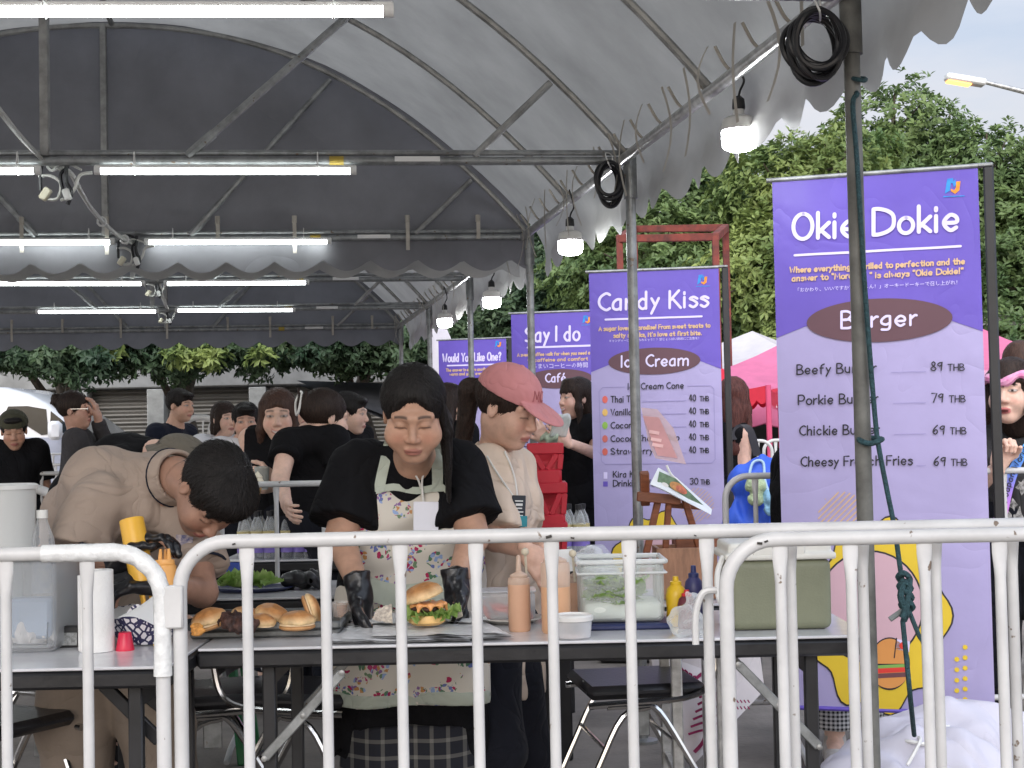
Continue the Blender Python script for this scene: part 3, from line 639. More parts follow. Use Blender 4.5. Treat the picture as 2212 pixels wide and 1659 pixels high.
def build_tent(label, p0, p1, front_ext, back_ext, nb, gable_valance, front_valance):
    "p0 and p1: right-hand corner posts (front and back)"
    p0 = Vector(p0); p1 = Vector(p1); ev = (p1-p0); ln = ev.length; ev.normalize()
    T = thing('market_tent', label, 'tent', (p0.x, p0.y, 0))
    def W(u, v, z): return p0 + EU*(-TW*(1-u)/2) + ev*v + Vector((0, 0, z))     # u -1..1 across, v metres in depth
    def arch(u): return RISE*(1-abs(u)**2.3)
    # roof skin
    va, vb = -front_ext, ln+back_ext
    def roof(s, t):
        u = -1.02+2.04*s; v = va+(vb-va)*t; z = BZ+.045+arch(max(-1, min(1, u/1.02))) ; ph = (v/ln*nb*2) % 1.0
        z -= .022*math.sin(math.pi*ph)*(1-abs(u)**3); return W(u, v, z+.006*noise3(u*6, v*2.4)+.004*noise3(v*5, u*9))
    mb = MB(); mb.grid(roof, 48, 80); mb.build('roof_skin', M_CANOPY, T, angle=180)
    # side valances with scalloped hem
    for sd in (1, -1):
        mb = MB(); nv = int((vb-va)/.035)
        def val(s, t):
            v = va+(vb-va)*s; sc = abs(math.sin(math.pi*v/.26+1.1*math.sin(v*3.1)*.2)); dr = .20+.075*sc
            f = t*dr; wob = .02*math.sin(v*4.1+1)*t+.02*math.sin(v*11)*t*t
            return W(sd*(1.02), v, BZ+.045-f)+EU*(sd*(.03*math.sin(math.pi*min(1, t*1.2))+wob+.03*t))
        mb.grid(val, nv, 6); mb.build('side_valance', M_CANOPY, T, angle=180)
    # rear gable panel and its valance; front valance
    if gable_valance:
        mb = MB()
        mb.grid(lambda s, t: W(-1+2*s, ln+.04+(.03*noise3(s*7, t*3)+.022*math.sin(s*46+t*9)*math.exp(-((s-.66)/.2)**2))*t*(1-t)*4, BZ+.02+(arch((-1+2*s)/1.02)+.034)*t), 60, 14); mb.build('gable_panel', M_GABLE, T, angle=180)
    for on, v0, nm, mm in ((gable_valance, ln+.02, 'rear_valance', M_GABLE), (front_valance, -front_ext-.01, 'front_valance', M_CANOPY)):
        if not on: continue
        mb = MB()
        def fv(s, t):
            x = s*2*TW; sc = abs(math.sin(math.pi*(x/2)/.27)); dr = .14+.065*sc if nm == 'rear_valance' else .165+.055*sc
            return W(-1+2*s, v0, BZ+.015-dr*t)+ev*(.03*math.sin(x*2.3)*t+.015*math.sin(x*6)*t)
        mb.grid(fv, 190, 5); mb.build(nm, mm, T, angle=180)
    # steel frame
    for i in range(nb+1):
        v = ln*i/nb; mb = MB(); mb.tube([W(-1, v, BZ), W(1.0, v, BZ)], .019, 10); mb.tube([W(-1, v, BZ+.034), W(1.0, v, BZ+.034)], .012, 8); mb.build('cross_beam', M_GALV, T)
        for sd in (1, -1):
            mb = MB(); r_ = .0215
            mb.tube([W(sd, v, 0), W(sd, v, BZ+.01)], r_, 14); mb.lathe([(.06, 0), (.06, .012), (.03, .02)], c=W(sd, v, 0)); mb.tube([W(sd, v, BZ-.16), W(sd, v, BZ+.05)], r_*1.35, 14)
            po = mb.build('post', M_POST if i == 0 and 'near' in label else M_GALV, T)
        mb = MB(); mb.box(W(-.02, v, BZ+arch(0)/2+.02), (.035, .035, arch(0)), b=.003); mb.build('king_post', M_STEEL, T)
        for sd in (1, -1):
            mb = MB(); a = W(sd*.22, v, BZ+.02); b = W(sd*.60, v, BZ+arch(.60)-.02)
            if i == nb: a = W(sd*.18, v, BZ+.02); b = W(sd*.52, v, BZ+arch(.52)-.02)
            mb.tube([a, b], .017, 8); mb.tube([a, a+(b-a)*.12], .021, 8); mb.build('diagonal_brace', M_GALV, T)
            mb = MB(); a = W(sd*.72, v, BZ+.02); b = W(sd*.86, v, BZ+arch(.86)-.02); mb.tube([a, b], .015, 8); mb.build('short_brace', M_STEEL, T)
        if i < nb or True:
            mb = MB(); mb.bar(W(.58, v, BZ+.005)-Vector((0, .021, 0)), W(.66, v, BZ+.005)-Vector((0, .021, 0)), .003, .022); mb.build('pipe_sticker', M_WHITEPL, T)
            mb = MB(); mb.tube([W(.465, v, BZ), W(.49, v, BZ)], .0205, 12); mb.build('yellow_tape', M_TAPE, T)
    mb = MB()
    for i in range(2*nb+1):
        v = ln*i/(2*nb); mb = MB(); mb.tube([W(-1+2*j/40, v, BZ+arch(-1+2*j/40)+.012) for j in range(41)], .016, 8); mb.build('roof_hoop', M_STEEL, T)
    for sd in (1, -1):
        mb = MB(); mb.tube([W(sd*.985, va, BZ), W(sd*.985, vb, BZ)], .022, 12); mb.build('eave_pipe', M_FOIL if sd > 0 else M_GALV, T)
    for uu in (-.0, ):
        mb = MB(); mb.tube([W(uu, va, BZ+arch(uu)+.02), W(uu, vb, BZ+arch(uu)+.02)], .016, 8); mb.build('ridge_pipe', M_STEEL, T)
    n = int(ln/.27)
    for j in range(n+1):
        v = ln*j/n+.07; p = W(.955, v, BZ+.10); mb = strap_mesh(p, .22+.1*abs(math.sin(j*2.1)), (ev.x, ev.y, 0), .026, .04*math.sin(j*1.7))
        mb.tube(smooth_path([W(.965, v, BZ+.10), W(.98, v+.02, BZ+.05), W(.99, v+.03, BZ+.03)], 4), .006, 5); mb.build('tie_strap', M_STRAP, T)
    if gable_valance:
        for j in range(9):
            u = -.9+.225*j+.03*math.sin(j*3); p = W(u, ln-.03, BZ+.11); mb = strap_mesh(p, .17+.05*math.sin(j*2.2), EU, .022, .012*math.sin(j)); mb.tube([W(u, ln-.025, BZ+.085), W(u, ln-.025, BZ+.125)], .014, 8); mb.build('tie_strap', M_STRAP, T)
    T['w'] = 0; del T['w']
    return W
A0, A1 = P(1842, 200, 3.88), P(1143, 520, 8.55); A0.z = A1.z = 0
W1 = build_tent('near grey arched marquee over the burger counter, hung with tube lights and cable coils', A0, A1, 3.7, .05, 2, True, False)
B0, B1 = P(1015, 640, 10.75), P(866, 720, 15.4); B0.z = B1.z = 0
W2 = build_tent('farther grey arched marquee behind the first one, above the far stalls', B0, B1, 1.95, .1, 2, True, True)
# ---------------------------------------------------------------- tube lights, lamps, wiring
M_TUBE = mat('lit_tube', (.93, 1.0, 1.0), .4, var=0, emit=8)
M_BULB = mat('lit_bulb', (.95, .98, 1.0), .4, var=0, emit=26)
M_LAMPBODY = mat('lamp_white', (.62, .62, .60), .45, var=.06)
def tube_light(a, b, label):
    T = thing('tube_light', label, 'tube light', a, group='tube lights under the marquee beams'); d = (b-a).normalized(); s = Vector((d.y, -d.x, 0)).normalized()
    mb = MB(); mb.bar(a+Vector((0, 0, .012)), b+Vector((0, 0, .012)), .030, .016, bev=.004); mb.build('housing', M_WHITEPL, T)
    mb = MB(); mb.tube([a+d*.025, b-d*.025], .0165, 12); mb.build('diffuser', M_TUBE, T)
    for p, q in ((a, a+d*.026), (b-d*.026, b)):
        mb = MB(); mb.tube([p, q], .0185, 12); mb.build('end_cap', M_WHITEPL, T)
    for t in (.15, .85):
        mb = MB(); p = a+(b-a)*t; mb.tube(smooth_path([p+Vector((0, 0, -.02)), p+s*.022, p+Vector((0, 0, .075)), p-s*.022], 4, True), .0025, 4, True); mb.build('cable_tie', M_WHITEPL, T)
for row, Yr, sp, nm in ((0, 3.86, [(-40, 850, 22, 22)], 'nearest'), (1, 6.05, [(-250, 88, 368, 368), (204, 770, 368, 368)], 'second'), (2, 8.27, [(-130, 248, 523, 522), (312, 716, 522, 521)], 'third'),
                        (3, 10.72, [(-20, 313, 612, 612), (354, 668, 612, 610)], 'fourth'), (4, 12.95, [(77, 343, 673, 672), (378, 638, 670, 669)], 'farthest')):
    bp = (A0, (A0+A1)/2, A1, B0, (B0+B1)/2)[row]
    def bt(px, py):
        Y = bp.y
        for _ in range(6): Y = bp.y-(bp.x-P(px, py, Y).x)*math.tan(R(6.3))-.05
        return P(px, py, Y)
    for i, (x0, x1, ya, yb) in enumerate(sp):
        tube_light(bt(x0, ya), bt(x1, yb), 'white tube light on the %s cross beam, %s' % (nm, 'right of the hanging wires' if i == len(sp)-1 and row else ('left of the hanging wires' if row else 'its end cap by the roof hoop')))
for i, (px, py, Y, wh) in enumerate(((1597, 287, 4.9, 'largest and nearest, between the first two posts'), (1232, 524, 7.1, 'just left of the second post'), (1062, 646, 9.6, 'above the second farthest banner'), (961, 691, 11.6, 'smallest, beside the white feather flag'))):
    c = P(px, py, Y); T = thing('bulb_lamp', 'lit white bulb lamp hanging from the eave, '+wh, 'lamp', c, group='bulb lamps along the right eave'); s = .118
    mb = MB(); mb.lathe([(.02*s, -.52*s), (.3*s, -.50*s), (.46*s, -.42*s), (.5*s, -.28*s), (.5*s, .06*s)], c=c, n=28); mb.build('diffuser', M_BULB, T)
    mb = MB(); mb.lathe([(.5*s, .06*s), (.5*s, .2*s), (.46*s, .38*s), (.3*s, .47*s), (.16*s, .5*s), (.15*s, .7*s)], c=c, n=28); mb.build('lamp_body', M_LAMPBODY, T)
    mb = MB(); mb.lathe([(.17*s, .66*s), (.19*s, .7*s), (.17*s, .95*s), (.06*s, 1.05*s)], c=c, n=14); mb.build('socket', M_BLACK, T)
    e = P(px+6, py, Y); e.z = BZ-.01; mb = MB(); mb.tube(smooth_path([c+Vector((0, 0, 1.0*s)), c+Vector((.006, 0, 1.2*s)), c+Vector((.02, .0, 1.5*s)), Vector((c.x+.0, c.y, max(BZ+.03, c.z+1.8*s)))], 5), .004, 6); mb.build('cord', M_CABLE, T)
pts = [P(-60, 160, 5.1), P(0, 240, 5.3), P(48, 300, 5.7), P(95, 345, 6.0), P(150, 372, 6.1), P(172, 410, 6.5), P(205, 460, 7.2), P(250, 505, 8.0), P(285, 525, 8.3), P(300, 560, 9.2), P(322, 592, 10.2), P(340, 606, 10.6), P(350, 640, 11.8), P(362, 668, 12.9)]
mb = MB(); pp = smooth_path(pts, 6); mb.tube(pp, .011, 7); mb.tube([p+Vector((.012, 0, -.014)) for p in pp], .008, 6)
T = thing('power_cable', 'pale twisted power cable sagging from beam to beam under the roof ridge', 'cable', pts[0]); mb.build('cord', M_WCABLE, T)
for t in (20, 38, 45, 58):
    p = pp[t]; mb = MB(); mb.tube([p+Vector((.022*math.cos(a), 0, .022*math.sin(a)-.005)) for a in np.linspace(0, 6.28, 10)[:-1]], .006, 5, True); mb.build('tape_wrap', M_WHITEPL, T)
for (px, py, Y, s, wh) in ((135, 372, 6.05, 1.0, 'second'), (288, 530, 8.25, .95, 'third'), (338, 610, 10.65, .85, 'fourth'), (362, 673, 12.9, .85, 'farthest')):
    c = P(px, py, Y); T = thing('wiring_bundle', 'tangle of black and white plug leads tied to the %s cross beam' % wh, 'cable', c, group='plug lead tangles at the beams')
    mb = MB(); mb.tube(smooth_path([c+Vector((x*s, -.03, z*s)) for x, z in ((-.08, -.08), (-.075, .02), (-.02, .055), (.03, .02), (.0, -.02), (.02, -.12))], 6), .008, 6); mb.tube(smooth_path([c+Vector((x*s, -.035, z*s)) for x, z in ((.03, .05), (.025, -.04), (.045, -.09), (.03, -.14))], 5), .010, 6); mb.build('black_lead', M_CABLE, T)
    mb = MB(); mb.tube(smooth_path([c+Vector((x*s, -.03, z*s)) for x, z in ((-.09, -.02), (-.04, -.02), (.0, -.05), (-.01, -.11), (-.05, -.115), (-.08, -.09))], 6), .007, 6); mb.tube(smooth_path([c+Vector((x*s, -.03, z*s)) for x, z in ((.13, -.01), (.08, -.02), (.06, -.07), (.03, -.11), (.0, -.12))], 6), .007, 6)
    mb.tube(smooth_path([c+Vector((x*s, -.04, z*s)) for x, z in ((.09, .0), (.05, .02), (.0, .03), (-.03, .0))], 5), .005, 5); mb.build('white_lead', M_WCABLE, T)
    mb = MB(); mb.box(c+Vector((-.06*s, -.035, -.095*s)), (.035*s, .025, .055*s), basis(0, 0, .6), .006); mb.build('plug', mat('cream_plastic', (.55, .52, .40), .5), T); mb = MB(); mb.box(c+Vector((.03*s, -.04, -.10*s)), (.03*s, .03, .05*s), basis(0, 0, -.3), .006); mb.build('plug', M_WHITEPL, T)
for (px, py, Y, rx, ry, n, wh) in ((1762, 102, 3.82, 62, 82, 11, 'nearest post under the first beam'), (1314, 400, 6.15, 30, 50, 7, 'second post below its beam')):
    c = P(px, py, Y); sc = Y/3200; T = thing('cable_coil', 'thick black cable coil hung on the '+wh, 'cable coil', c, group='cable coils hung at the posts'); mb = MB()
    for i in range(n):
        a = rx*sc*(.72+.30*random.random()); b = ry*sc*(.72+.28*random.random()); ox = random.uniform(-5, 5)*sc; oy = -b+ry*sc*.9+random.uniform(-4, 4)*sc; tl = random.uniform(-.25, .25); dy = -.05+.011*i
        mb.tube([c+Vector((ox+a*math.cos(t)+tl*b*math.sin(t)*.4, dy+.01*math.sin(t*2+i), oy+b*math.sin(t))) for t in np.linspace(0, 6.283, 34)[:-1]], .0075, 7, True)
    mb.build('coil', M_CABLE, T); mb = MB(); mb.tube(smooth_path([c+Vector((0, -.06, ry*sc*.8)), c+Vector((-.01, -.02, ry*sc*1.35)), c+Vector((.02, .03, ry*sc*1.35)), c+Vector((.02, .03, ry*sc*.8))], 5, True), .003, 5, True); mb.build('cable_tie', M_WHITEPL, T)
# ---------------------------------------------------------------- trees
def leaf_mat(n, dark, light): 
    m = mat(n, light, .45, var=.5, vs=.9, col2=dark, spec=.4, transl=.28); return m
L_A = leaf_mat('leaf_green', (.06, .115, .045), (.20, .275, .095)); L_B = leaf_mat('leaf_yellow_green', (.095, .16, .05), (.31, .37, .11)); L_C = leaf_mat('leaf_deep_green', (.035, .07, .038), (.10, .15, .07))
M_BARK = mat('bark', (.10, .08, .06), .9, var=.4, vs=20, bump=.6, bs=30)
def crown(name, blobs, n_clump, leaf, m, parent, per=8, seed=1, fill=.5):
    "rosettes of folded leaves set through the volume of several lobes"
    r = np.random.default_rng(seed); bl = np.array(blobs, float); wgt = bl[:, 3]**1.0*bl[:, 4]*bl[:, 5]; wgt /= wgt.sum()
    k = r.choice(len(bl), n_clump, p=wgt); d = r.normal(size=(n_clump, 3)); d /= np.linalg.norm(d, axis=1)[:, None]
    rad = r.uniform(fill, 1.08, n_clump)**.7; rad *= 1+.13*np.sin(d[:, 0]*7+k)+.1*np.sin(d[:, 2]*9+k*2)
    c = bl[k, :3]+d*rad[:, None]*bl[k, 3:6]; c = np.repeat(c, per, 0); n = len(c); dd = np.repeat(d, per, 0)
    ax = dd*.75+np.array((0, 0, .45))+r.normal(size=(n, 3))*.12; az = r.uniform(0, 6.283, n); t = np.cross(ax, r.normal(size=(n, 3))); t /= np.linalg.norm(t, axis=1)[:, None]
    ld = t*r.uniform(.55, 1.0, n)[:, None]+ax*r.uniform(.05, .7, n)[:, None]+np.array((0, 0, -.15)); ld /= np.linalg.norm(ld, axis=1)[:, None]
    sd_ = np.cross(ld, ax+r.normal(size=(n, 3))*.3); sd_ /= np.linalg.norm(sd_, axis=1)[:, None]; ln = leaf*r.uniform(.65, 1.25, n)[:, None]; wd = ln*r.uniform(.17, .24, n)[:, None]; up = np.cross(sd_, ld)
    p0 = c+r.normal(size=(n, 3))*leaf*.15; tip = p0+ld*ln-up*ln*.08; mid = p0+ld*ln*.55; a = mid+sd_*wd+up*wd*.35; b = mid-sd_*wd+up*wd*.35
    V = np.stack([p0, a, tip, b], 1).reshape(-1, 3); i = np.arange(n)*4; F = np.concatenate([np.stack([i, i+1, i+2], 1), np.stack([i, i+2, i+3], 1)])
    return link_mesh(name, V, F, m, parent, False)
def tree(label, x, y, h, blobs, n, leaf, m, seed, trunk_r=.16, group='trees behind the stalls'):
    T = thing('tree', label, 'tree', (x, y, 0), 0, group); r = random.Random(seed)
    mb = MB(); top = Vector((x+r.uniform(-.3, .3), y, h*.55)); mb.tube(smooth_path([(x, y, -.1), (x+.1, y, h*.2), (x-.05, y+.1, h*.38), top], 5), [trunk_r*(1.15-.75*i/15) for i in range(16)], 9); mb.build('trunk', M_BARK, T)
    mb = MB()
    for b in blobs:
        e = Vector(b[:3]); s = Vector((x, y, h*r.uniform(.25, .5))); mb.tube(smooth_path([s, s.lerp(e, .5)+Vector((r.uniform(-.2, .2), 0, .25)), e, e+(e-s)*.2], 4), [trunk_r*.45*(1-.07*i) for i in range(13)], 6)
        for q in range(4):
            d = Vector((r.gauss(0, 1), r.gauss(0, 1), r.gauss(.3, .7))).normalized(); mb.tube([e, e+Vector((d.x*b[3], d.y*b[4], d.z*b[5]))*.85], [trunk_r*.16, .008], 5)
    mb.build('branches', M_BARK, T); crown('crown', blobs, n, leaf, m, T, seed=seed); return T
def pb(px, py, Y, rx, ry_=None, rz=None): p = P(px, py, Y); return (p.x, p.y, p.z, rx, ry_ or rx*.8, rz or rx*.8)
TX = lambda px, Y: P(px, 900, Y).x
tree('tall dark green tree whose pointed top rises left of the street lamp', TX(1920, 21), 21, 6.5, [pb(1930, 290, 21, .95, 1, .75), pb(1990, 420, 21, 1.5), pb(1850, 480, 20.5, 1.4), pb(1960, 620, 20.5, 1.8), pb(1800, 420, 21, 1.0), pb(2030, 330, 21.5, .55, .8, .5)], 6851, 0.107, L_A, 11)
tree('yellow green tree with dense crown behind the top of the nearest banner', TX(1760, 18.5), 18.5, 5, [pb(1760, 560, 18.5, 1.1), pb(1690, 420, 18.8, .9), pb(1820, 360, 18.6, .7, .8, .55), pb(1660, 600, 18.2, .9), pb(1930, 520, 18.2, 1.0), pb(1800, 700, 18, 1.2)], 6045, 0.103, L_B, 12)
tree('broad green tree right of the nearest banner pole', TX(2190, 20), 20, 5, [pb(2140, 370, 20.2, .9, .8, .6), pb(2190, 480, 20, 1.2), pb(2240, 620, 19.5, 1.4), pb(2090, 520, 20, .9), pb(2180, 760, 19, 1.2), pb(2330, 430, 20, 1.2)], 5642, 0.103, L_A, 13)
tree('green tree behind the rusty red steel frame', TX(1450, 20), 20, 5, [pb(1480, 480, 20, 1.3), pb(1400, 600, 19.5, 1.3), pb(1560, 420, 20.5, 1.1), pb(1540, 650, 19, 1.2), pb(1620, 520, 20, .9), pb(1330, 560, 20, .9)], 6851, 0.103, L_A, 14)
tree('deep green tree between the second and third lamps', TX(1260, 22), 22, 5, [pb(1260, 560, 22, 1.2), pb(1200, 660, 21.5, 1.2), pb(1320, 660, 21, 1.3), pb(1130, 720, 21, 1.0), pb(1230, 800, 21, 1.3)], 5239, 0.110, L_C, 15)
tree('deep green tree above the farthest banner', TX(1040, 24), 24, 5, [pb(1060, 690, 24, 1.2), pb(980, 720, 24, 1.0), pb(1120, 600, 24.5, 1.1), pb(1000, 800, 24, 1.2), pb(1120, 760, 23.5, 1.2)], 4433, 0.117, L_A, 16)
tree('pale green tree beside the pink canopies, low crown', TX(1620, 24), 24, 4.5, [pb(1600, 640, 24, 1.2), pb(1680, 600, 24, 1.2), pb(1760, 680, 24, 1.3), pb(1900, 750, 24, 1.3), pb(2060, 720, 24, 1.2), pb(2190, 690, 24, 1.2)], 5239, 0.117, L_B, 17)
LG = 'overhanging trees before the shuttered building'
tree('leafy overhanging tree before the shutters at far left', TX(70, 19.5), 21, 5, [pb(60, 742, 19.5, .9, .8, .42), pb(-40, 692, 19.5, .8), pb(150, 732, 19.3, .7, .8, .5), pb(190, 792, 19.3, .35, .4, .3), pb(100, 662, 19.5, 1.0)], 3022, 0.103, L_C, 21, group=LG)
tree('leafy overhanging tree before the middle shutter with sunny yellow sprays', TX(350, 19.5), 21, 5, [pb(330, 722, 19.5, .8, .8, .42), pb(450, 732, 19.4, .7, .8, .4), pb(250, 752, 19.3, .6, .8, .38), pb(560, 722, 19.5, .8, .8, .42), pb(440, 662, 19.5, 1.2), pb(400, 772, 19.2, .3, .4, .25)], 4231, 0.103, L_C, 22, group=LG)
tree('leafy overhanging tree right of the shutters, close behind the tent corner', TX(760, 19.5), 21, 5, [pb(680, 737, 19.5, .7, .8, .42), pb(790, 732, 19.4, .8, .8, .45), pb(880, 747, 19.3, .6, .8, .4), pb(760, 662, 19.5, 1.1), pb(930, 712, 19.5, .6)], 3828, 0.103, L_C, 23, group=LG)
T = thing('leaf_spray', 'bright yellow green leaf sprays lit at the edge of the marquee', 'foliage', P(440, 770, 18.6))
crown('foliage', [pb(445, 772, 18.6, .26, .3, .12), pb(390, 768, 18.6, .2, .3, .10), pb(240, 762, 18.6, .12, .2, .09), pb(560, 772, 18.6, .16, .2, .08)], 90, .12, L_B, T, seed=31)
# ---------------------------------------------------------------- shuttered building far left
M_WALL = mat('old_plaster', (.26, .26, .25), .85, var=.3, vs=1.5); M_SHUT, N_, L_, b_ = plain_mat('roller_shutter')
b_.inputs['Roughness'].default_value = .5; tcn = N_.new('ShaderNodeTexCoord'); wv = N_.new('ShaderNodeTexWave'); wv.bands_direction = 'Z'; wv.inputs['Scale'].default_value = 2.6; wv.inputs['Distortion'].default_value = .1
L_.new(tcn.outputs['Object'], wv.inputs['Vector']); rp = N_.new('ShaderNodeValToRGB'); rp.color_ramp.elements[0].color = (.20, .19, .17, 1); rp.color_ramp.elements[1].color = (.36, .345, .315, 1); L_.new(wv.outputs['Fac'], rp.inputs[0]); L_.new(rp.outputs[0], b_.inputs['Base Color'])
YB = 23.0; x0, x1 = P(-80, 900, YB).x, P(900, 900, YB).x; T = thing('shuttered_building', 'low grey building with closed roller shutters behind the white van', 'building', ((x0+x1)/2, YB, 0))
zt = P(300, 842, YB).z; mb = MB(); mb.box(((x0+x1)/2, YB+2.2, 1.9), (x1-x0, 4, 3.8)); mb.build('wall', M_WALL, T); mb = MB(); mb.box(((x0+x1)/2, YB+.05, zt+.22), (x1-x0, .4, .40), b=.02); mb.build('lintel', M_WALL, T)
cols_ = [P(q, 900, YB).x for q in (-60, 176, 341, 560, 770, 890)]
for i in range(5):
    a, b = cols_[i]+.14, cols_[i+1]-.14
    mb = MB(); n = 34
    for j in range(n): z0 = .05+(zt-.05)*j/n; dz = (zt-.05)/n; mb.add([(a, YB+.17, z0), (b, YB+.17, z0), (b, YB+.12, z0+dz*.5), (a, YB+.12, z0+dz*.5), (b, YB+.17, z0+dz), (a, YB+.17, z0+dz)], [(0, 1, 2, 3), (3, 2, 4, 5)])
    mb.build('roller_shutter', M_SHUT, T, smooth=False)
for q in cols_:
    mb = MB(); mb.box((q, YB+.02, zt/2), (.26, .36, zt), b=.01); mb.build('column', mat('pale_plaster', (.33, .33, .31), .8, var=.2), T)
T = thing('awning', 'dark sloping awning at the right end of the shuttered building', 'awning', P(790, 850, 19)); mb = MB(); a, b, c, d = P(640, 822, 20), P(900, 830, 20), P(905, 905, 18.2), P(850, 905, 18.2); mb.add([a, b, c, d], [(0, 1, 2, 3)]); mb.add([v-Vector((0, 0, .05)) for v in (a, b, c, d)], [(3, 2, 1, 0)]); mb.build('roof', mat('dark_awning', (.03, .03, .033), .7, var=.3), T)
mb = MB(); mb.tube([P(890, 905, 18.3), Vector((P(890, 905, 18.3).x, 18.3, 0))], .03, 8); mb.build('post', M_STEEL, T)
# ---------------------------------------------------------------- market hall, canopies, steel frame, street lamp, feather flag
M_MAROON = mat('maroon_wall', (.13, .012, .035), .6, var=.2); T = thing('market_hall', 'low maroon market hall with a white gutter behind the pink canopies', 'building', P(1640, 900, 19)); y = 19; a, b = P(1500, 700, y), P(2260, 690, y); zr = P(1630, 705, y).z
mb = MB(); mb.box(((a.x+b.x)/2, y+2.5, zr/2-.05), (b.x-a.x, 4, zr-.1)); mb.build('wall', M_MAROON, T)
mb = MB(); mb.box(((a.x+b.x)/2, y+.25, zr), (b.x-a.x+.2, .8, .13), b=.01); mb.build('gutter', mat('pale_gutter', (.62, .62, .6), .5), T)
mb = MB(); mb.box(((a.x+b.x)/2, y+.485, .95), (b.x-a.x, .03, 1.5)); mb.build('shop_opening', mat('dark_interior', (.012, .014, .014), .7), T)  # flat panel on the wall, the opening's inner shade painted as near black
mb = MB(); mb.box(((a.x+b.x)/2, y+.2, .62), (b.x-a.x, .5, .05), b=.01); mb.build('counter', mat('steel_counter', (.28, .28, .28), .4, .4), T)
for i, q in enumerate(np.linspace(a.x+.4, b.x-.2, 26)):
    mb = MB(); mb.lathe([(.04, .645), (.045, .75), (.018, .82), (.018, .88)], c=(q, y+.15+.1*random.random(), 0), n=8); mb.build('counter_bottle', [mat('amber', (.2, .08, .02), .3), mat('grey_can', (.2, .22, .25), .3), mat('dark_green_glass', (.02, .06, .04), .3)][i % 3], T)
M_PINK = mat('pink_canopy', (.72, .20, .36), .6, var=.08, transl=.3); M_WCAN = mat('white_canopy', (.75, .72, .74), .6, var=.06, transl=.3); M_LPINK = mat('light_pink_canopy', (.78, .42, .55), .6, var=.06, transl=.3); M_RED = mat('red_canopy', (.62, .02, .05), .55, var=.1, transl=.25)
def canopy(label, px, py_top, py_eave, Y, half, m_roof, m_val, drop, name='pink_canopy', yaw=.3, legs=True):
    ap = P(px, py_top, Y); ez = P(px, py_eave, Y).z; T = thing('pop_up_canopy', label, 'canopy', (ap.x, Y, 0), 0, 'pop-up canopies by the market hall'); c = [Vector((ap.x, Y, 0))+Vector((half*1.414*math.cos(yaw+i*math.pi/2), half*1.414*math.sin(yaw+i*math.pi/2), ez)) for i in range(4)]
    mb = MB()
    for i in range(4):
        p, q = c[i], c[(i+1) % 4]
        mb.grid(lambda s, t: (p.lerp(q, s)).lerp(ap, t)-Vector((0, 0, .10*math.sin(math.pi*t)+.05*math.sin(math.pi*s)*(1-t))), 10, 8)
    mb.build('roof', m_roof, T)
    for i in range(4):
        p, q = c[i], c[(i+1) % 4]; mb = MB(); mb.grid(lambda s, t: p.lerp(q, s)-Vector((0, 0, t*(drop+.04*abs(math.sin(s*math.pi*9)))+.05*math.sin(math.pi*s))), 72, 2); mb.build('valance', m_val, T)
        mb = MB(); mb.tube([(p.x, p.y, 0), p], .022, 8); mb.build('leg', mat('pink_leg', (.55, .07, .16), .5), T)
    return T, c
canopy('white topped canopy, the rearmost by the maroon hall', 1625, 715, 800, 16.8, 1.5, M_WCAN, M_LPINK, .2)
Tc, cc = canopy('large pink canopy with white script on its valance', 1760, 700, 835, 14.2, 1.5, M_PINK, M_PINK, .30, yaw=.62)
Tr, cr_ = canopy('small red parasol canopy in front of the pink one', 1560, 795, 838, 12.2, .42, M_RED, M_RED, .1, yaw=.5)
canopy('pink canopy right of the nearest banner pole', 2100, 700, 800, 15, 1.3, M_PINK, M_LPINK, .25, yaw=.5)
M_RUST = mat('rusty_red_steel', (.24, .055, .04), .75, .2, var=.5, vs=8, col2=(.10, .035, .03)); Y = 14.5; T = thing('steel_frame', 'rusty red square steel frame standing above the second banner', 'frame', P(1450, 900, Y)); mb = MB()
q = [P(1338, 516, Y), P(1370, 495, Y+1.2), P(1567, 492, Y+.5), P(1545, 512, Y-.6)]
for i in range(4):
    a, b = q[i], q[(i+1) % 4]; mb = MB(); mb.bar(a, b, .07, .07, bev=.004); mb.build('top_rail', M_RUST, T)
    mb = MB(); mb.bar((a.x, a.y, 0), (a.x, a.y, a.z+.033), .062, .062, bev=.004); mb.build('leg', M_RUST, T)
mb = MB(); a = P(1338, 620, Y); b = P(1545, 615, Y-.6); mb.bar(a, b, .05, .05, bev=.004); mb.build('cross_rail', M_RUST, T)
Y = 24; T = thing('street_lamp', 'grey street lamp with amber light reaching in from the right', 'street lamp', (P(2600, 900, Y).x, Y, 0)); mb = MB(); e = P(2340, 240, Y); mb.tube([P(2130, 178, Y), P(2212, 198, Y), e], [.035, .045, .06], 10); mb.build('arm', M_FOIL, T)
mb = MB(); mb.tube([e+Vector((0, 0, .05)), (P(2345, 900, Y).x, Y, 0)], [.07, .12], 10); mb.build('pole', M_FOIL, T)
h0, h1 = P(2042, 166, Y), P(2128, 180, Y); mb = MB(); mb.bar(h0, h1, .22, .12, bev=.03); mb.build('lamp_head', M_LAMPBODY, T); mb = MB(); mb.bar(h0+Vector((.02, 0, -.075)), h0.lerp(h1, .62)+Vector((0, 0, -.075)), .18, .03, bev=.01); mb.build('lens', mat('amber_lens', (1.0, .35, .08), .4, var=0, emit=1.6), T)
Y = 17; T = thing('feather_flag', 'white feather flag standing left of the farthest banner', 'flag', P(945, 900, Y)); o = [P(x, y, Y) for x, y in ((921, 1000), (926, 760), (930, 712), (945, 706), (966, 712), (976, 735), (972, 800), (960, 1000))]
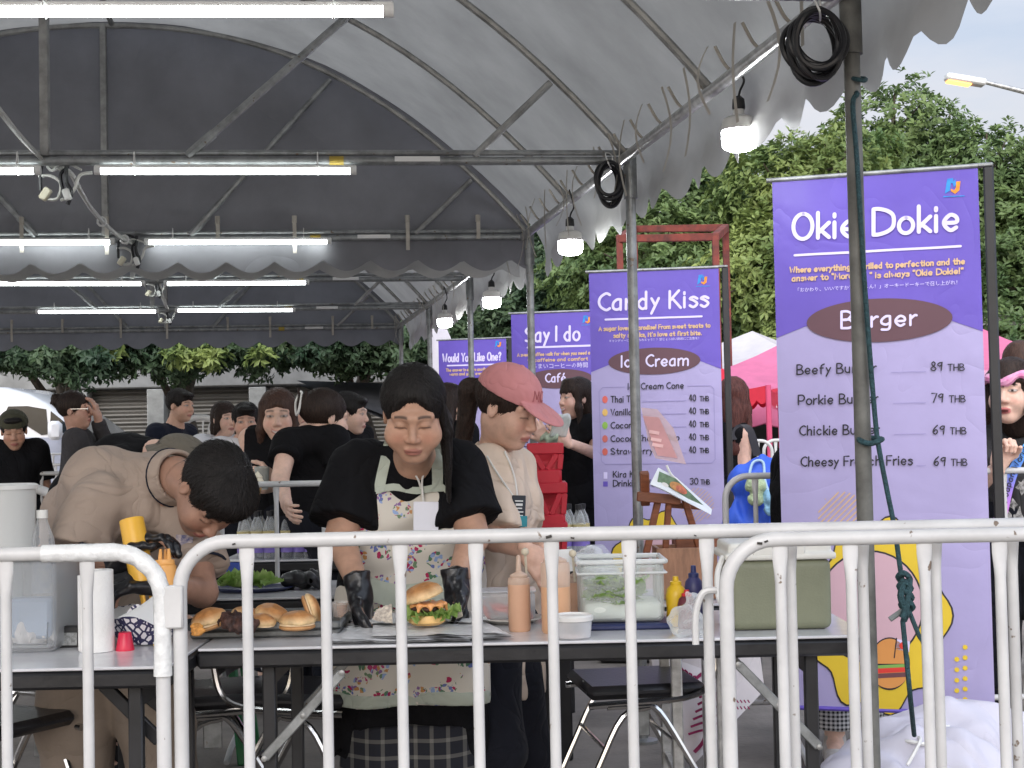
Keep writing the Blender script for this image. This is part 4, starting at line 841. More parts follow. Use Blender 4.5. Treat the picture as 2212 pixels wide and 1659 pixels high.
mb = MB(); mb.add(o+[p+Vector((0, .012, 0)) for p in o], [tuple(range(8)), tuple(range(15, 7, -1))]+[(i, (i+1) % 8, 8+(i+1) % 8, 8+i) for i in range(8)]); mb.build('cloth', mat('white_banner', (.72, .70, .76), .7, var=.06, transl=.25), T, smooth=False); mb = MB(); mb.tube([(o[0].x, Y, 0), o[0], o[2]], .02, 6); mb.build('pole', M_BLACK, T)
mb = MB()
for j in range(9): p = P(952+j*.2, 760+j*11, Y-.02); mb.bar(p, p+Vector((.03+.03*(j % 3), 0, .015)), .004, .03, bev=0)
mb.build('lettering', mat('grey_print', (.2, .2, .25), .6), T)
# ---------------------------------------------------------------- white van
M_VAN = mat('white_car_paint', (.74, .75, .78), .22, var=.04, coat=.5); M_GLASS = mat('dark_glass', (.018, .022, .026), .06, var=.2, spec=.5); Y = 17.2; sc = Y/FPX
T = thing('van', 'white high-roofed passenger van parked behind the barriers', 'van', P(-100, 1000, Y)); M_TYRE = mat('tyre_rubber', (.02, .02, .02), .8)
O = [(-700, 838), (-100, 832), (10, 836), (60, 850), (100, 872), (145, 910), (200, 944), (248, 962), (262, 985), (268, 1080), (262, 1195), (-700, 1215)]
pts = [P(x, y, Y) for x, y in O]; n = len(pts); mb = MB(); Wd = 1.6
def lay(dy, ins): 
    c = P(-200, 980, Y); return [p.lerp(c, ins)+Vector((0, dy, 0)) for p in pts]
Ls = [lay(0, .03), lay(.05, .008), lay(.12, 0), lay(Wd, .0), lay(Wd+.1, .03)]
vs = sum(Ls, []); fs = []
for k_ in range(len(Ls)-1): fs += [(k_*n+i, k_*n+(i+1) % n, (k_+1)*n+(i+1) % n, (k_+1)*n+i) for i in range(n)]
fs += [tuple(range(n)), tuple((len(Ls)-1)*n+i for i in range(n))[::-1]]; mb.add(vs, fs); mb.build('body', M_VAN, T, angle=30)
def panel(name, px, m, off=-.004, t=.012):
    q = [P(x, y, Y)+Vector((0, off-.004, 0)) for x, y in px]; k_ = len(q); mb = MB(); mb.add(q+[p+Vector((0, t, 0)) for p in q], [tuple(range(k_)), tuple(range(2*k_-1, k_-1, -1))]+[(i, (i+1) % k_, k_+(i+1) % k_, k_+i) for i in range(k_)]); return mb.build(name, m, T, smooth=False)
panel('side_window', [(18, 878), (60, 877), (100, 884), (105, 938), (90, 940), (30, 902), (10, 895)], M_GLASS); panel('side_window', [(-600, 880), (-5, 880), (-5, 935), (-600, 935)], M_GLASS)
panel('front_window', [(110, 888), (140, 912), (172, 938), (108, 938)], M_GLASS)
panel('lower_door', [(20, 945), (170, 945), (185, 1050), (15, 1050)], mat('grey_blue_paint', (.30, .33, .42), .3, var=.1, coat=.4), -.003)
mb = MB(); mb.grid(lambda s, t: pts[4].lerp(pts[6], .08+.84*s)+Vector((0, .15+1.6*t, .012)), 6, 6); mb.build('windscreen', M_GLASS, T); 
mb = MB(); c = P(119, 930, Y-.22); mb.box(c, (.16, .12, .22), basis(.3), .04); mb.tube([c, c+Vector((.05, .3, -.08))], .02, 6); mb.build('wing_mirror', M_VAN, T)
for wx in (150, -500):
    mb = MB(); c = P(wx, 1100, Y); c.z = .33; M9 = basis(0, R(90)); mb.lathe([(.2, -.02), (.32, -.02), (.34, .05), (.34, .2), (.2, .22)], M9, 28, c); w_ = mb.build('wheel', M_TYRE, T); mb = MB(); mb.lathe([(.02, .225), (.19, .23), (.2, .2)], M9, 20, c); mb.build('rim', M_STEEL, w_)
for nm, px in (('headlight', [(232, 968), (262, 984), (262, 998), (225, 985)]), ): panel(nm, px, M_GLASS)
# ---------------------------------------------------------------- crowd barriers
def onz(px, py, z):
    "point on the level plane z seen at a measured photo position"
    d = P(px, py, 1)-Vector((0, 0, CAMZ)); return Vector((0, 0, CAMZ))+d*((z-CAMZ)/d.z)
M_CHIP = mat('bare_steel_chip', (.05, .045, .04), .6, var=.3)
def barrier(label, x0, x1, Y, zt, xs, Y1=None, r=.0128, rb=.0098, rc=.085, ends=(1, 1), feet=True, group='white steel crowd barriers', mt=None, lowz=.22):
    "x0,x1: world ends; xs: world positions of the upright bars"
    mt = mt or M_PAINT; Y1 = Y if Y1 is None else Y1; T = thing('crowd_barrier', label, 'barrier', ((x0+x1)/2, (Y+Y1)/2, 0), 0, group)
    yy = lambda x: Y+(Y1-Y)*(x-x0)/(x1-x0)
    pts = []; zb = .06
    pts += [(x0, zb), (x0, zt-rc)]+[(x0+rc-rc*math.cos(a), zt-rc+rc*math.sin(a)) for a in np.linspace(.2, 1.57, 8)]+[(x1-rc+rc*math.sin(a), zt-rc+rc*math.cos(a)) for a in np.linspace(0, 1.4, 8)]+[(x1, zt-rc), (x1, zb)]
    mb = MB(); mb.tube([(x, yy(x), z) for x, z in pts], r, 14); mb.build('frame', mt, T)
    mb = MB(); mb.tube([(x0, Y, lowz), (x1, Y1, lowz)], r*.9, 10); mb.build('bottom_rail', mt, T)
    for x in xs:
        mb = MB(); y = yy(x); vs = []; rings = [(zt-r*.8, 1.38, .34), (zt-.030, 1.36, .36), (zt-.055, 1.15, .75), (zt-.075, 1, 1), (lowz+.06, 1, 1), (lowz+.03, 1.3, .4), (lowz, 1.3, .35)]; n = 12
        for z, a, b in rings: vs += [(x+rb*a*math.cos(q*2*math.pi/n), y+rb*b*math.sin(q*2*math.pi/n), z) for q in range(n)]
        mb.add(vs, [(i*n+j, i*n+(j+1) % n, (i+1)*n+(j+1) % n, (i+1)*n+j) for i in range(len(rings)-1) for j in range(n)]); mb.build('upright_bar', mt, T)
    if feet:
        for x in (x0+.25, x1-.25):
            mb = MB(); y = yy(x); mb.tube([(x, y-.28, .015), (x, y-.2, .05), (x, y, .09), (x, y+.2, .05), (x, y+.28, .015)], r*.95, 10); mb.tube([(x, y, .09), (x, y, lowz)], r*.9, 10); mb.build('foot', mt, T)
    return T
gx = lambda px, Y, py=1400: P(px, py, Y).x
YF = 2.63
bF = barrier('long white front barrier across the burger counter, joined to its left neighbour by a plate', gx(390, YF), gx(2790, YF), YF, 1.112, [gx(q, YF) for q in (536, 706, 868, 1032, 1196, 1364, 1532, 1712, 1868, 2026, 2192, 2350, 2510, 2670)])
bR = barrier('white front barrier at the right, its rounded corner overlapping the long one', gx(1572, 2.57), gx(3900, 2.57), 2.57, 1.100, [gx(q, 2.57) for q in (1690, 1843, 2003, 2166, 2330, 2490, 2650)])
bL = barrier('white front barrier at the left whose rounded corner is wrapped in clear film', gx(-2100, 2.62), gx(352, 2.62), 2.62, 1.098, [gx(q, 2.62) for q in (190, 14, -150, -310, -480)])
for T, lst, Y, zt in ((bF, [(508, .7), (1185, 1.3), (1236, .8), (1500, .5)], YF, 1.112), (bR, [(1638, 1.1), (1652, .8)], 2.57, 1.1)):
    for px, s in lst:
        p = P(px, 1160, Y); mb = MB(); mb.tube([(p.x-.004*s, Y-.0133, zt-.002+.003*math.sin(px)), (p.x+.004*s, Y-.0133, zt-.004-.003*math.sin(px*3))], .0022*s, 6, flat=(0, 1, 0)); mb.build('paint_chip', M_CHIP, T)
mb = MB(); p = P(370, 1312, YF-.02); mb.box((p.x, YF-.012, p.z), (.040, .022, .075), b=.003); mb.build('hinge_plate', M_PAINT, bF)
x1 = gx(352, 2.62); pts = [(x1-.21, 1.098)]+[(x1-.085+.085*math.sin(a), 1.098-.085+.085*math.cos(a)) for a in np.linspace(0, 1.5, 12)]+[(x1, .95), (x1, .88)]
mb = MB(); mb.tube([(x-.0*i, 2.62+.002*math.sin(i*1.7), z) for i, (x, z) in enumerate(pts)], [.0158+.0008*math.sin(i*2.3) for i in range(len(pts))], 14); ww = mb.build('film_wrap', mat('stretch_film', (.66, .67, .67), .2, var=.10, vs=60, bump=.45, bs=55), bL)
mb = MB(); a = P(1548, 1275, 2.6); b = P(1512, 1292, 2.6); c = P(1503, 1330, 2.6); d = P(1503, 1392, 2.6); mb.tube(smooth_path([a, P(1525, 1277, 2.6), b, c, d], 6), .0062, 8); mb.build('hook', M_PAINT, bR)
# barriers further back
def bars(x0, x1, st): return list(np.arange(x0+st, x1-.02, st))
a, b = gx(-300, 9.3, 1020), gx(166, 9.3, 1020); barrier('white barrier behind the plastic tubs at the left, the higher of the near pair', a, b, 9.3, 1.11, [gx(q, 9.3, 1060) for q in (18, 52, 90, 128, -20, -60)], rc=.1)
a, b = gx(-300, 6.6, 1060), gx(137, 6.6, 1060); barrier('white barrier at the left with a thick wrapped corner above the drink bottle', a, b, 6.6, 1.095, [gx(q, 6.6, 1100) for q in (60, -25, -100)], r=.021, rc=.14)
a, b = gx(-200, 14.0, 1010), gx(190, 14, 1010); barrier('white barrier beside the van, passing behind the woman in grey', a, b, 14, 1.10, bars(a, b, .14))
a, b = gx(60, 15.9, 990), gx(300, 15.9, 990); barrier('farthest white barrier in front of the van bonnet', a, b, 15.9, 1.19, bars(a, b, .14), Y1=15.8)
a, b = gx(380, 6.2, 1050), gx(1190, 6.2, 1400); barrier('white barrier standing between the two women and the drink bottles', a, b, 6.2, 1.105, [gx(q, 6.2, 1150) for q in (480, 598, 700, 800, 900, 1010, 1110)], rc=.1)
a, b = gx(1566, 5.86, 1050), gx(2600, 5.86, 1100); barrier('white barrier behind the wooden stand, beside the blue tote bag', a, b, 5.86, 1.108, [gx(q, 5.86, 1080) for q in (1632, 1720, 1810, 1900, 1990, 2080, 2170)], rc=.09)
for i, (u, v) in enumerate(((1480, 1668), (1660, 1860))):
    a, b = gx(u, 11, 980), gx(v, 11, 980); barrier('white barrier under the pink canopies, %s' % ('left one of the row' if i == 0 else 'next to the right'), a, b, 11+.2*i, P(1650, 952, 11).z, bars(a, b, .09), group='barriers under the pink canopies')
for i, (u, v) in enumerate(((395, 470), (455, 540))):
    a, b = gx(u, 14.6, 940), gx(v, 14.6, 940); barrier('white barrier arch before the shutters, %s the man in navy' % ('right beside' if i == 0 else 'farther right from'), a, b, 14.6, P(420, 902, 14.6).z, bars(a, b, .2), rc=.14, r=.03, group='barrier arches before the shutters')
# ---------------------------------------------------------------- folding tables
M_LAM = mat('white_laminate', (.62, .62, .64), .22, var=.10, vs=4, rvar=.1, coat=.2); M_EDGE = mat('black_edge', (.016, .016, .018), .38, var=.3, vs=8, bump=.15, bs=30); M_FRAME = mat('black_frame', (.02, .02, .022), .42, var=.3, vs=9)
ZT = .736
def table(label, x0, x1, Y, dep, z=ZT, legs=None, name='folding_table', leg_m=None, edge=.044, brace=True):
    T = thing(name, label, 'table', ((x0+x1)/2, Y+dep/2, 0), 0, 'white topped folding tables'); leg_m = leg_m or M_FRAME
    mb = MB(); mb.box(((x0+x1)/2, Y+dep/2, z-.004), (x1-x0-.006, dep-.006, .008), b=.002); mb.build('tabletop', M_LAM, T)
    mb = MB(); mb.box(((x0+x1)/2, Y+dep/2, z-.0105-edge/2), (x1-x0, dep, edge), b=.008); mb.build('edge_band', M_EDGE, T)
    for px, inner in (legs or [(x0+.25, 1), (x1-.2, -1)]):
        for yy in (Y+.06, Y+dep-.06):
            mb = MB(); mb.box((px, yy, (z-.05)/2), (.036, .03, z-.05), b=.004); mb.build('leg', leg_m, T)
        mb = MB(); mb.box((px, Y+dep/2, .16), (.022, dep-.12, .022), b=.003); mb.build('leg_rail', leg_m, T); mb = MB(); mb.box((px, Y+dep/2, z-.085), (.03, dep-.1, .05), b=.003); mb.build('leg_rail', leg_m, T)
        if brace:
            for yy in (Y+.03, Y+dep-.03):
                mb = MB(); a = Vector((px+inner*.20, yy, z-.075)); b = Vector((px-inner*.012, yy, z-.30)); mb.bar(a, b, .026, .008, up=(0, 1, 0), bev=.003); M8 = Matrix.Rotation(math.pi/2, 3, 'X')
                mb.build('brace', M_GALV, T)
                for q in (a, b, (a+b)/2): mb = MB(); mb.lathe([(.008, .0), (.008, .005), (.004, .007)], M8, 12, q+Vector((0, -.003, 0))); mb.build('bolt', M_STEEL, T)
    return T
YT = 3.98; XL, XR = gx(424, YT, 1395), gx(1884, YT, 1385)
table('long white topped burger table with black edge, food laid along it', XL, XR, YT, .62, legs=[(gx(583, 4.04, 1500), 1), (gx(1752, 4.04, 1500), -1)])
YL = 3.69; XLR = XL-.003
T = table('left white topped table holding the paper towel roll and the clear box', XLR-1.8, XLR, YL, .7, ZT, legs=[(XLR-1.6, 1), (XLR-.1, -1)], brace=False)
for i, (p, q) in enumerate((((205, 1460), (345, 1600)), ((262, 1458), (350, 1530)))): mb = MB(); a, b = P(*p, YL+.1+.4*i), P(*q, YL+.12+.4*i); mb.bar(a, b, .032, .02, up=(0, 1, 0), bev=.003); mb.build('strut', M_FRAME, T)
XB0 = gx(100, 5.23, 1290); table('dark edged rear table behind the cooks with the lettuce tray', XB0, gx(1010, 5.23, 1290), 5.23, .6, ZT, brace=False)
table('rear table carrying the packs of drink bottles', gx(470, 6.85, 1210), gx(1321, 6.85, 1197), 6.85, .55, ZT, brace=False)
table('small table with galvanised legs behind the lettuce box', gx(1385, 4.80, 1300), gx(1600, 4.80, 1300), 4.80, .5, ZT-.004, legs=[(gx(1462, 4.86, 1500), 1), (gx(1560, 4.86, 1500), -1)], leg_m=M_FOIL, brace=False, edge=.02)
# ---------------------------------------------------------------- chairs and stool
M_VINYL = mat('black_vinyl', (.018, .018, .022), .35, var=.25, vs=12, bump=.15, bs=60)
def chair():
    T = thing('folding_chair', 'chair', 'chair', (0, 0, 0), 0, 'chrome folding chairs under the tables')
    mb = MB(); mb.box((0, 0, .445), (.40, .40, .045), b=.018); mb.build('seat', M_VINYL, T)
    mb = MB(); mb.grid(lambda s, t: Vector(((s-.5)*.38, .225+.035*t-.03*(1-(2*s-1)**2)*-1, .52+.18*t)), 10, 4); mb.grid(lambda s, t: Vector(((.5-s)*.38, .195+.035*t-.03*(1-(2*s-1)**2)*-1, .52+.18*t)), 10, 4); mb.build('backrest', M_VINYL, T)
    for sx in (-1, 1):
        x = sx*.215; mb = MB(); mb.tube(smooth_path([(x, .25, .71), (x, .235, .60), (x, .205, .47), (x, .12, .425), (x, -.05, .415), (x, -.20, .41)], 5), .0115, 8); mb.build('seat_tube', M_CHROME, T)
        mb = MB(); mb.tube(smooth_path([(x, .25, .008), (x, .13, .22), (x, .03, .385), (x, -.03, .405), (x, -.14, .405)], 4), .0115, 8); mb.build('leg', M_CHROME, T)
        mb = MB(); mb.tube(smooth_path([(x, -.27, .008), (x, -.17, .22), (x, -.09, .37), (x, -.0, .40)], 4), .0115, 8); mb.build('leg', M_CHROME, T)
    for y, z in ((.185, .12), (-.215, .12), (.10, .27), (-.15, .27)): mb = MB(); mb.tube([(-.215, y, z), (.215, y, z)], .007, 6); mb.build('cross_bar', M_CHROME, T)
    mb = MB(); mb.box((.205, -.03, .35), (.008, .06, .09), b=.003); mb.build('hinge_plate', M_GALV, T); return T
ch = chair()
for i, (px, Y, rz, lb) in enumerate(((1372, 5.05, -82, 'chrome folding chair with black seat under the right half of the burger table'), (470, 5.0, -75, 'chrome folding chair with black seat right of the bending man legs'), (655, 5.0, 80, 'chrome folding chair half hidden behind the left leg of the burger table'), (-40, 4.55, 60, 'chrome folding chair at the far left edge under the left table'), (60, 5.6, 100, 'chrome folding chair left of the bending man trousers'))):
    p = P(px, 1500, Y); c = ch if i == 0 else dup(ch); c.location = (p.x, Y, 0); c.rotation_euler = (0, 0, R(rz)); c['label'] = lb
M_GREEN = mat('green_plastic', (.02, .17, .06), .4, var=.15); p = P(452, 1430, 6.1); T = thing('stool', 'green plastic stool behind the burger table', 'stool', (p.x, 6.1, 0)); mb = MB(); mb.box((p.x, 6.1, .41), (.28, .28, .03), b=.012); mb.build('seat', M_GREEN, T)
for sx in (-1, 1):
    for sy in (-1, 1): mb = MB(); mb.bar((p.x+sx*.115, 6.1+sy*.115, .40), (p.x+sx*.16, 6.1+sy*.16, 0), .035, .035, bev=.006); mb.build('leg', M_GREEN, T)
# ---------------------------------------------------------------- food and tools on the burger table
def leafy(mb, c, r, seed, n=26, tilt=None, lift=.5, ruff=.18):
    rr = random.Random(seed); M = tilt or basis(rr.uniform(0, 6), rr.uniform(-.3, .3)); ph = [rr.uniform(0, 6) for _ in range(4)]
    def fn(s, t):
        a = s*6.283; q = r*t*(1+.18*math.sin(3*a+ph[0])+.1*math.sin(5*a+ph[1])); z = lift*r*t*t*(.6+.4*math.sin(2*a+ph[2]))+ruff*r*t**3*math.sin(11*a+ph[3])
        return Vector(c)+M @ Vector((q*math.cos(a), q*math.sin(a), z))
    mb.grid(fn, n*2, 6)
M_LET = mat('lettuce', (.20, .36, .07), .45, var=.6, vs=22, col2=(.42, .55, .20), transl=.3, bump=.2, bs=90); M_LETD = mat('lettuce_dark', (.05, .14, .05), .5, var=.5, vs=25, col2=(.18, .32, .08), transl=.2)
M_BUN = mat('bun_crust', (.56, .31, .13), .55, var=.5, vs=11, col2=(.36, .155, .055), bump=.15, bs=70); BK = np.array
def baked(r, h):
    "baked colour: brown crown fading to a pale rim"
    def f(V):
        t = np.clip((V[:, 2]/(h*r)-.10)/.62, 0, 1)[:, None]; sp_ = (np.sin(V[:, 0]*260+np.sin(V[:, 1]*310)*2)*np.sin(V[:, 1]*240+1)+1)[:, None]*.5
        return BK((.74, .52, .27))*(1-t)+BK((.40, .175, .055))*t*(1-.25*sp_)+BK((.5, .26, .10))*t*.25*sp_
    return f
M_BUNV = mat('baked_crust', (.5, .3, .1), .42, var=.28, vs=26, vcol=True, bump=.18, bs=90, rvar=.1)
M_CRUMB = mat('bun_side', (.80, .60, .36), .8, var=.15, vs=30); M_PATTY = mat('grilled_patty', (.075, .03, .02), .6, var=.6, vs=40, col2=(.02, .009, .008), bump=1, bs=70)
M_CHEESE = mat('cheese_sauce', (.72, .33, .12), .35, var=.15); M_TOMATO = mat('tomato', (.66, .09, .06), .25, var=.3, vs=30, col2=(.78, .25, .18)); M_TRAY = mat('dark_tray', (.085, .09, .09), .45, .4, var=.3, vs=14); M_GRID = mat('griddle_pan', (.13, .135, .135), .5, .5, var=.35, vs=18, bump=.3, bs=40)
tz = lambda px, py: onz(px, py, ZT)
def bun_top(mb, c, r, M=None, hgt=.62):
    mb.lathe([(0.001, hgt*r), (.35*r, hgt*r*.96), (.65*r, hgt*r*.78), (.88*r, hgt*r*.48), (1.0*r, hgt*r*.16), (.98*r, 0), (.90*r, -.03*r)], M, 26, c)
def bun_thing(label, px, py, Y, r, M, two=True, hgt=.62):
    c = P(px, py, Y); T = thing('bun', label, 'burger bun', c, group='buns laid along the griddle tray'); M = M or Matrix.Identity(3)
    S = Sdf(); S.ell((0, 0, .05*r), (r, r*.98, hgt*r), k=.004); S.cut((0, 0, -.02*r), (0, 0, -1)); S.post.append(wrinkle(.0012, 90, int(px))); X = M.to_4x4(); X.translation = c; sdf_obj('crown', S, r/16, M_BUNV, T, X, cf=baked(r, hgt))
    mb = MB(); mb.lathe([(.001, -.02*r), (.93*r, -.02*r), (.95*r, -.10*r), (.001, -.11*r)], M, 24, c); mb.build('cut_face', M_CRUMB, T)
    if two:
        S = Sdf(); S.ell((0, 0, -.2*r), (r*.99, r*.97, .26*r), k=.004); S.cut((0, 0, -.36*r), (0, 0, -1)); S.cut((0, 0, -.12*r), (0, 0, 1)); sdf_obj('heel', S, r/16, M_BUN, T, X)
    return T
# griddle tray
p0, p1 = tz(410, 1382), tz(742, 1366); T = thing('griddle_tray', 'long grey griddle tray at the left end of the burger table', 'tray', ((p0.x+p1.x)/2, p0.y+.15, ZT)); cx, w_ = (p0.x+p1.x)/2, p1.x-p0.x
mb = MB(); mb.box((cx, p0.y+.17, ZT+.012), (w_, .34, .022), b=.006); mb.build('base', M_GRID, T); mb = MB()
for a, b in (((cx-w_/2, p0.y), (cx+w_/2, p0.y)), ((cx-w_/2, p0.y+.34), (cx+w_/2, p0.y+.34)), ((cx-w_/2, p0.y), (cx-w_/2, p0.y+.34)), ((cx+w_/2, p0.y), (cx+w_/2, p0.y+.34))): mb.bar((*a, ZT+.034), (*b, ZT+.034), .014, .02, bev=.004)
mb.build('rim', M_GRID, T); mb = MB(); mb.box((cx, p0.y+.17, ZT+.0255), (w_-.02, .32, .003), b=.001); mb.build('cooking_surface', M_TRAY, T)
for lb, px, py, Y, r, M, two in (('bun leaning at the left end of the tray, cut side down', 453, 1341, 4.14, .052, basis(0, .15, -.25), True), ('bun lying behind the dark patty', 535, 1336, 4.26, .05, basis(0, -.2, .3), False), ('bun half propped up beyond the dark patty', 588, 1332, 4.24, .052, basis(0, .1, .35), True), ('bun at the right end of the tray, lying flat', 642, 1345, 4.16, .052, basis(0, 0, 0), True), ('bun behind, peeping past the patty right side', 565, 1346, 4.15, .04, basis(0, .1, .1), False)): bun_thing(lb, px, py, Y, r, M, two)
bun_thing('bun standing on edge beside the orange sauce tub', 672, 1317, 4.24, .047, basis(.2, .1, 1.25), True, .5)
p = P(515, 1352, 4.08); T = thing('patty', 'dark grilled meat patty leaning on the buns', 'patty', p); S = Sdf(); S.ell((0, 0, 0), (.052, .045, .02), k=.01, M=basis(0, .35, .25)); S.post.append(wrinkle(.005, 110, 3)); X = Matrix.Identity(4); X.translation = p+Vector((0, 0, .01)); sdf_obj('meat', S, .0035, M_PATTY, T, X)
p = P(430, 1362, 4.04); T = thing('nugget', 'small golden fried piece at the tray edge', 'fried food', p); S = Sdf(); S.ell((0, 0, 0), (.016, .014, .014), k=.01); S.ell((-.012, 0, .008), (.009, .01, .009)); S.post.append(wrinkle(.003, 200, 4)); X = Matrix.Identity(4); X.translation = p; sdf_obj('piece', S, .003, mat('golden_fry', (.60, .27, .06), .6, var=.4, vs=60), T, X)
def tub(name, label, c, r0, r1, h, m, lid=None, fill=None, fm=None, lm=None, cat='tub', group=None, n=28):
    T = thing(name, label, cat, c, group=group); mb = MB(); mb.lathe([(r0*.96, .001), (r0, .004), (r1, h), (r1*.97, h), (r0*.97, .006)], None, n, c); mb.build('wall', m, T)
    if fill: mb = MB(); rr = r0+(r1-r0)*fill; mb.lathe([(r0*.95, .004), (rr*.955, h*fill), (.001, h*fill*1.005)], None, n, c); mb.build('contents', fm, T)
    if lid: mb = MB(); mb.lathe([(r1*.9, h-.002), (r1*1.06, h-.006), (r1*1.07, h+.005), (r1*.97, h+.009), (r1*.92, h+.004), (.001, h+.004)], None, n, c); mb.build('lid', lm or M_WHITEPL, T)
    return T
tub('sauce_tub', 'tub of orange sauce beside the standing bun', tz(735, 1356)+Vector((0, .05, .02)), .026, .032, .05, clear_film('milky_plastic', (.75, .76, .76), .25), fill=.86, fm=M_CHEESE, lid=False)
p = tz(740, 1362)+Vector((.02, .03, 0)); T = thing('sieve_plate', 'shallow steel plate under the orange sauce tub', 'plate', p); mb = MB(); mb.lathe([(.001, .004), (.05, .006), (.066, .016), (.068, .013), (.05, .001)], None, 28, p); mb.build('dish', M_CHROME, T)
# burger
p = P(922, 1344, 4.18); bz = p.z; T = thing('burger', 'tall burger with lettuce and tilted top bun being assembled', 'burger', p); mb = MB(); mb.lathe([(.04, -.006), (.052, .002), (.054, .014), (.05, .022), (.001, .023)], None, 26, p); mb.build('bottom_bun', mat('pale_bun', (.70, .44, .17), .5, var=.3, vs=14), T)
mb = MB(); [leafy(mb, p+Vector((x, y, .026)), .058, s, lift=.12, ruff=.25) for x, y, s in ((0, 0, 1), (-.02, -.01, 2), (.03, -.01, 3), (.045, -.005, 4))]; mb.build('lettuce_leaf', M_LET, T)
S = Sdf(); S.ell((0, 0, 0), (.047, .047, .012)); S.post.append(wrinkle(.002, 120, 8)); X = Matrix.Identity(4); X.translation = p+Vector((0, 0, .040)); sdf_obj('patty', S, .0035, M_PATTY, T, X)
S = Sdf(); S.ell((0, 0, 0), (.050, .050, .006)); [S.cap((.045*math.cos(a), .045*math.sin(a), 0), (.052*math.cos(a), .052*math.sin(a), -.016+.006*math.sin(a*3)), .007, .004, k=.01) for a in np.arange(0, 6.2, .7)]; X = Matrix.Identity(4); X.translation = p+Vector((0.005, 0, .050)); sdf_obj('cheese', S, .003, M_CHEESE, T, X)
M = basis(0, .05, -.30); q = p+Vector((-.008, 0, .068)); S = Sdf(); S.ell((0, 0, .006), (.058, .056, .036)); S.cut((0, 0, 0), (0, 0, -1)); S.post.append(wrinkle(.001, 90, 2)); X = M.to_4x4(); X.translation = q; sdf_obj('top_bun', S, .0032, M_BUNV, T, X, cf=baked(.058, .72)); mb = MB(); mb.lathe([(.001, -.002), (.05, -.002), (.053, .002)], M, 24, q); mb.build('bun_underside', M_CRUMB, T)
# papers
M_PAPER = mat('white_paper', (.74, .74, .73), .7, var=.05, transl=.15); M_KRAFT = mat('printed_paper', (.70, .62, .52), .7, var=.2, vs=90, col2=(.35, .30, .26))
def sheet(name, label, cs, m, amp=.006, cat='paper', th=.0015, seed=1, nu=18, nv=12, parts='sheet'):
    T = thing(name, label, cat, sum(cs, Vector())/4); mb = MB(); f = lambda s, t, o: cs[0].lerp(cs[1], s).lerp(cs[3].lerp(cs[2], s), t)+Vector((0, 0, abs(amp*noise3(s*5+seed, t*4+seed*2))+o))
    mb.grid(lambda s, t: f(s, t, th), nu, nv); mb.grid(lambda s, t: f(1-s, t, 0), nu, nv); mb.build(parts, m, T, angle=25); return T
up = lambda v, z: v+Vector((0, 0, z))
M_FILMW = mat('white_film_bag', (.70, .70, .71), .3, var=.12, vs=30, bump=.6, bs=45)
for i, (q, z) in enumerate((([(705, 1394), (1015, 1388), (1020, 1352), (735, 1356)], .003), ([(735, 1391), (1112, 1385), (1040, 1350), (760, 1353)], .0065), ([(802, 1389), (1100, 1384), (1010, 1347), (810, 1350)], .012))): sheet('bag_stack', 'white wrapping bag in the flat stack before the burger, %s one' % ('lowest', 'middle', 'topmost')[i], [up(tz(*v), z) for v in q], M_FILMW, .006, 'wrapping', .0045, i+1)
sheet('wrapping_paper', 'thin greaseproof sheet spread under the burger', [up(tz(*v), .022) for v in ((790, 1366), (1060, 1362), (1030, 1338), (820, 1342))], M_PAPER, .008, 'paper', .001, 7)
p = P(828, 1322, 4.2); sheet('burger_wrapper', 'printed paper pocket held in the left glove', [P(805, 1340, 4.2), P(848, 1348, 4.2), P(846, 1306, 4.24), P(812, 1318, 4.24)], M_KRAFT, .004, 'wrapper', .001, 3, 8, 8)
sheet('burger_wrapper', 'small printed paper tab held in the right glove', [P(985, 1338, 4.2), P(1000, 1332, 4.2), P(996, 1308, 4.22), P(984, 1322, 4.22)], M_KRAFT, .002, 'wrapper', .001, 4, 6, 6)
# tomato tub on a plate
p = tz(1105, 1350)+Vector((0, .06, 0)); T = thing('plate', 'pale plate under the tomato tub', 'plate', p); mb = MB(); mb.lathe([(.001, .004), (.06, .005), (.092, .017), (.094, .014), (.06, .0)], None, 32, p); mb.build('dish', mat('melamine', (.55, .52, .47), .4), T)
p = up(p, .008)+Vector((-.012, 0.02, 0)); T = thing('tomato_tub', 'clear tub of sliced tomato on the pale plate', 'tub', p); CL = clear_film('clear_plastic', (.80, .81, .84), .30, .12); mb = MB(); mb.box(up(p, .042), (.165, .12, .084), b=.012); mb.build('wall', CL, T); mb = MB(); mb.box(up(p, .086), (.172, .127, .005), b=.002); mb.build('rim', CL, T)
for i in range(7): mb = MB(); mb.lathe([(.001, .004), (.02, .004), (.026, 0), (.02, -.004)], basis(i, .5+.5*math.sin(i*2), 1.1*math.cos(i)), 14, up(p, .022+.008*(i % 3))+Vector((-.06+.02*i, .02*math.sin(i*2)-.02, 0))); mb.build('tomato_slice', M_TOMATO, T)
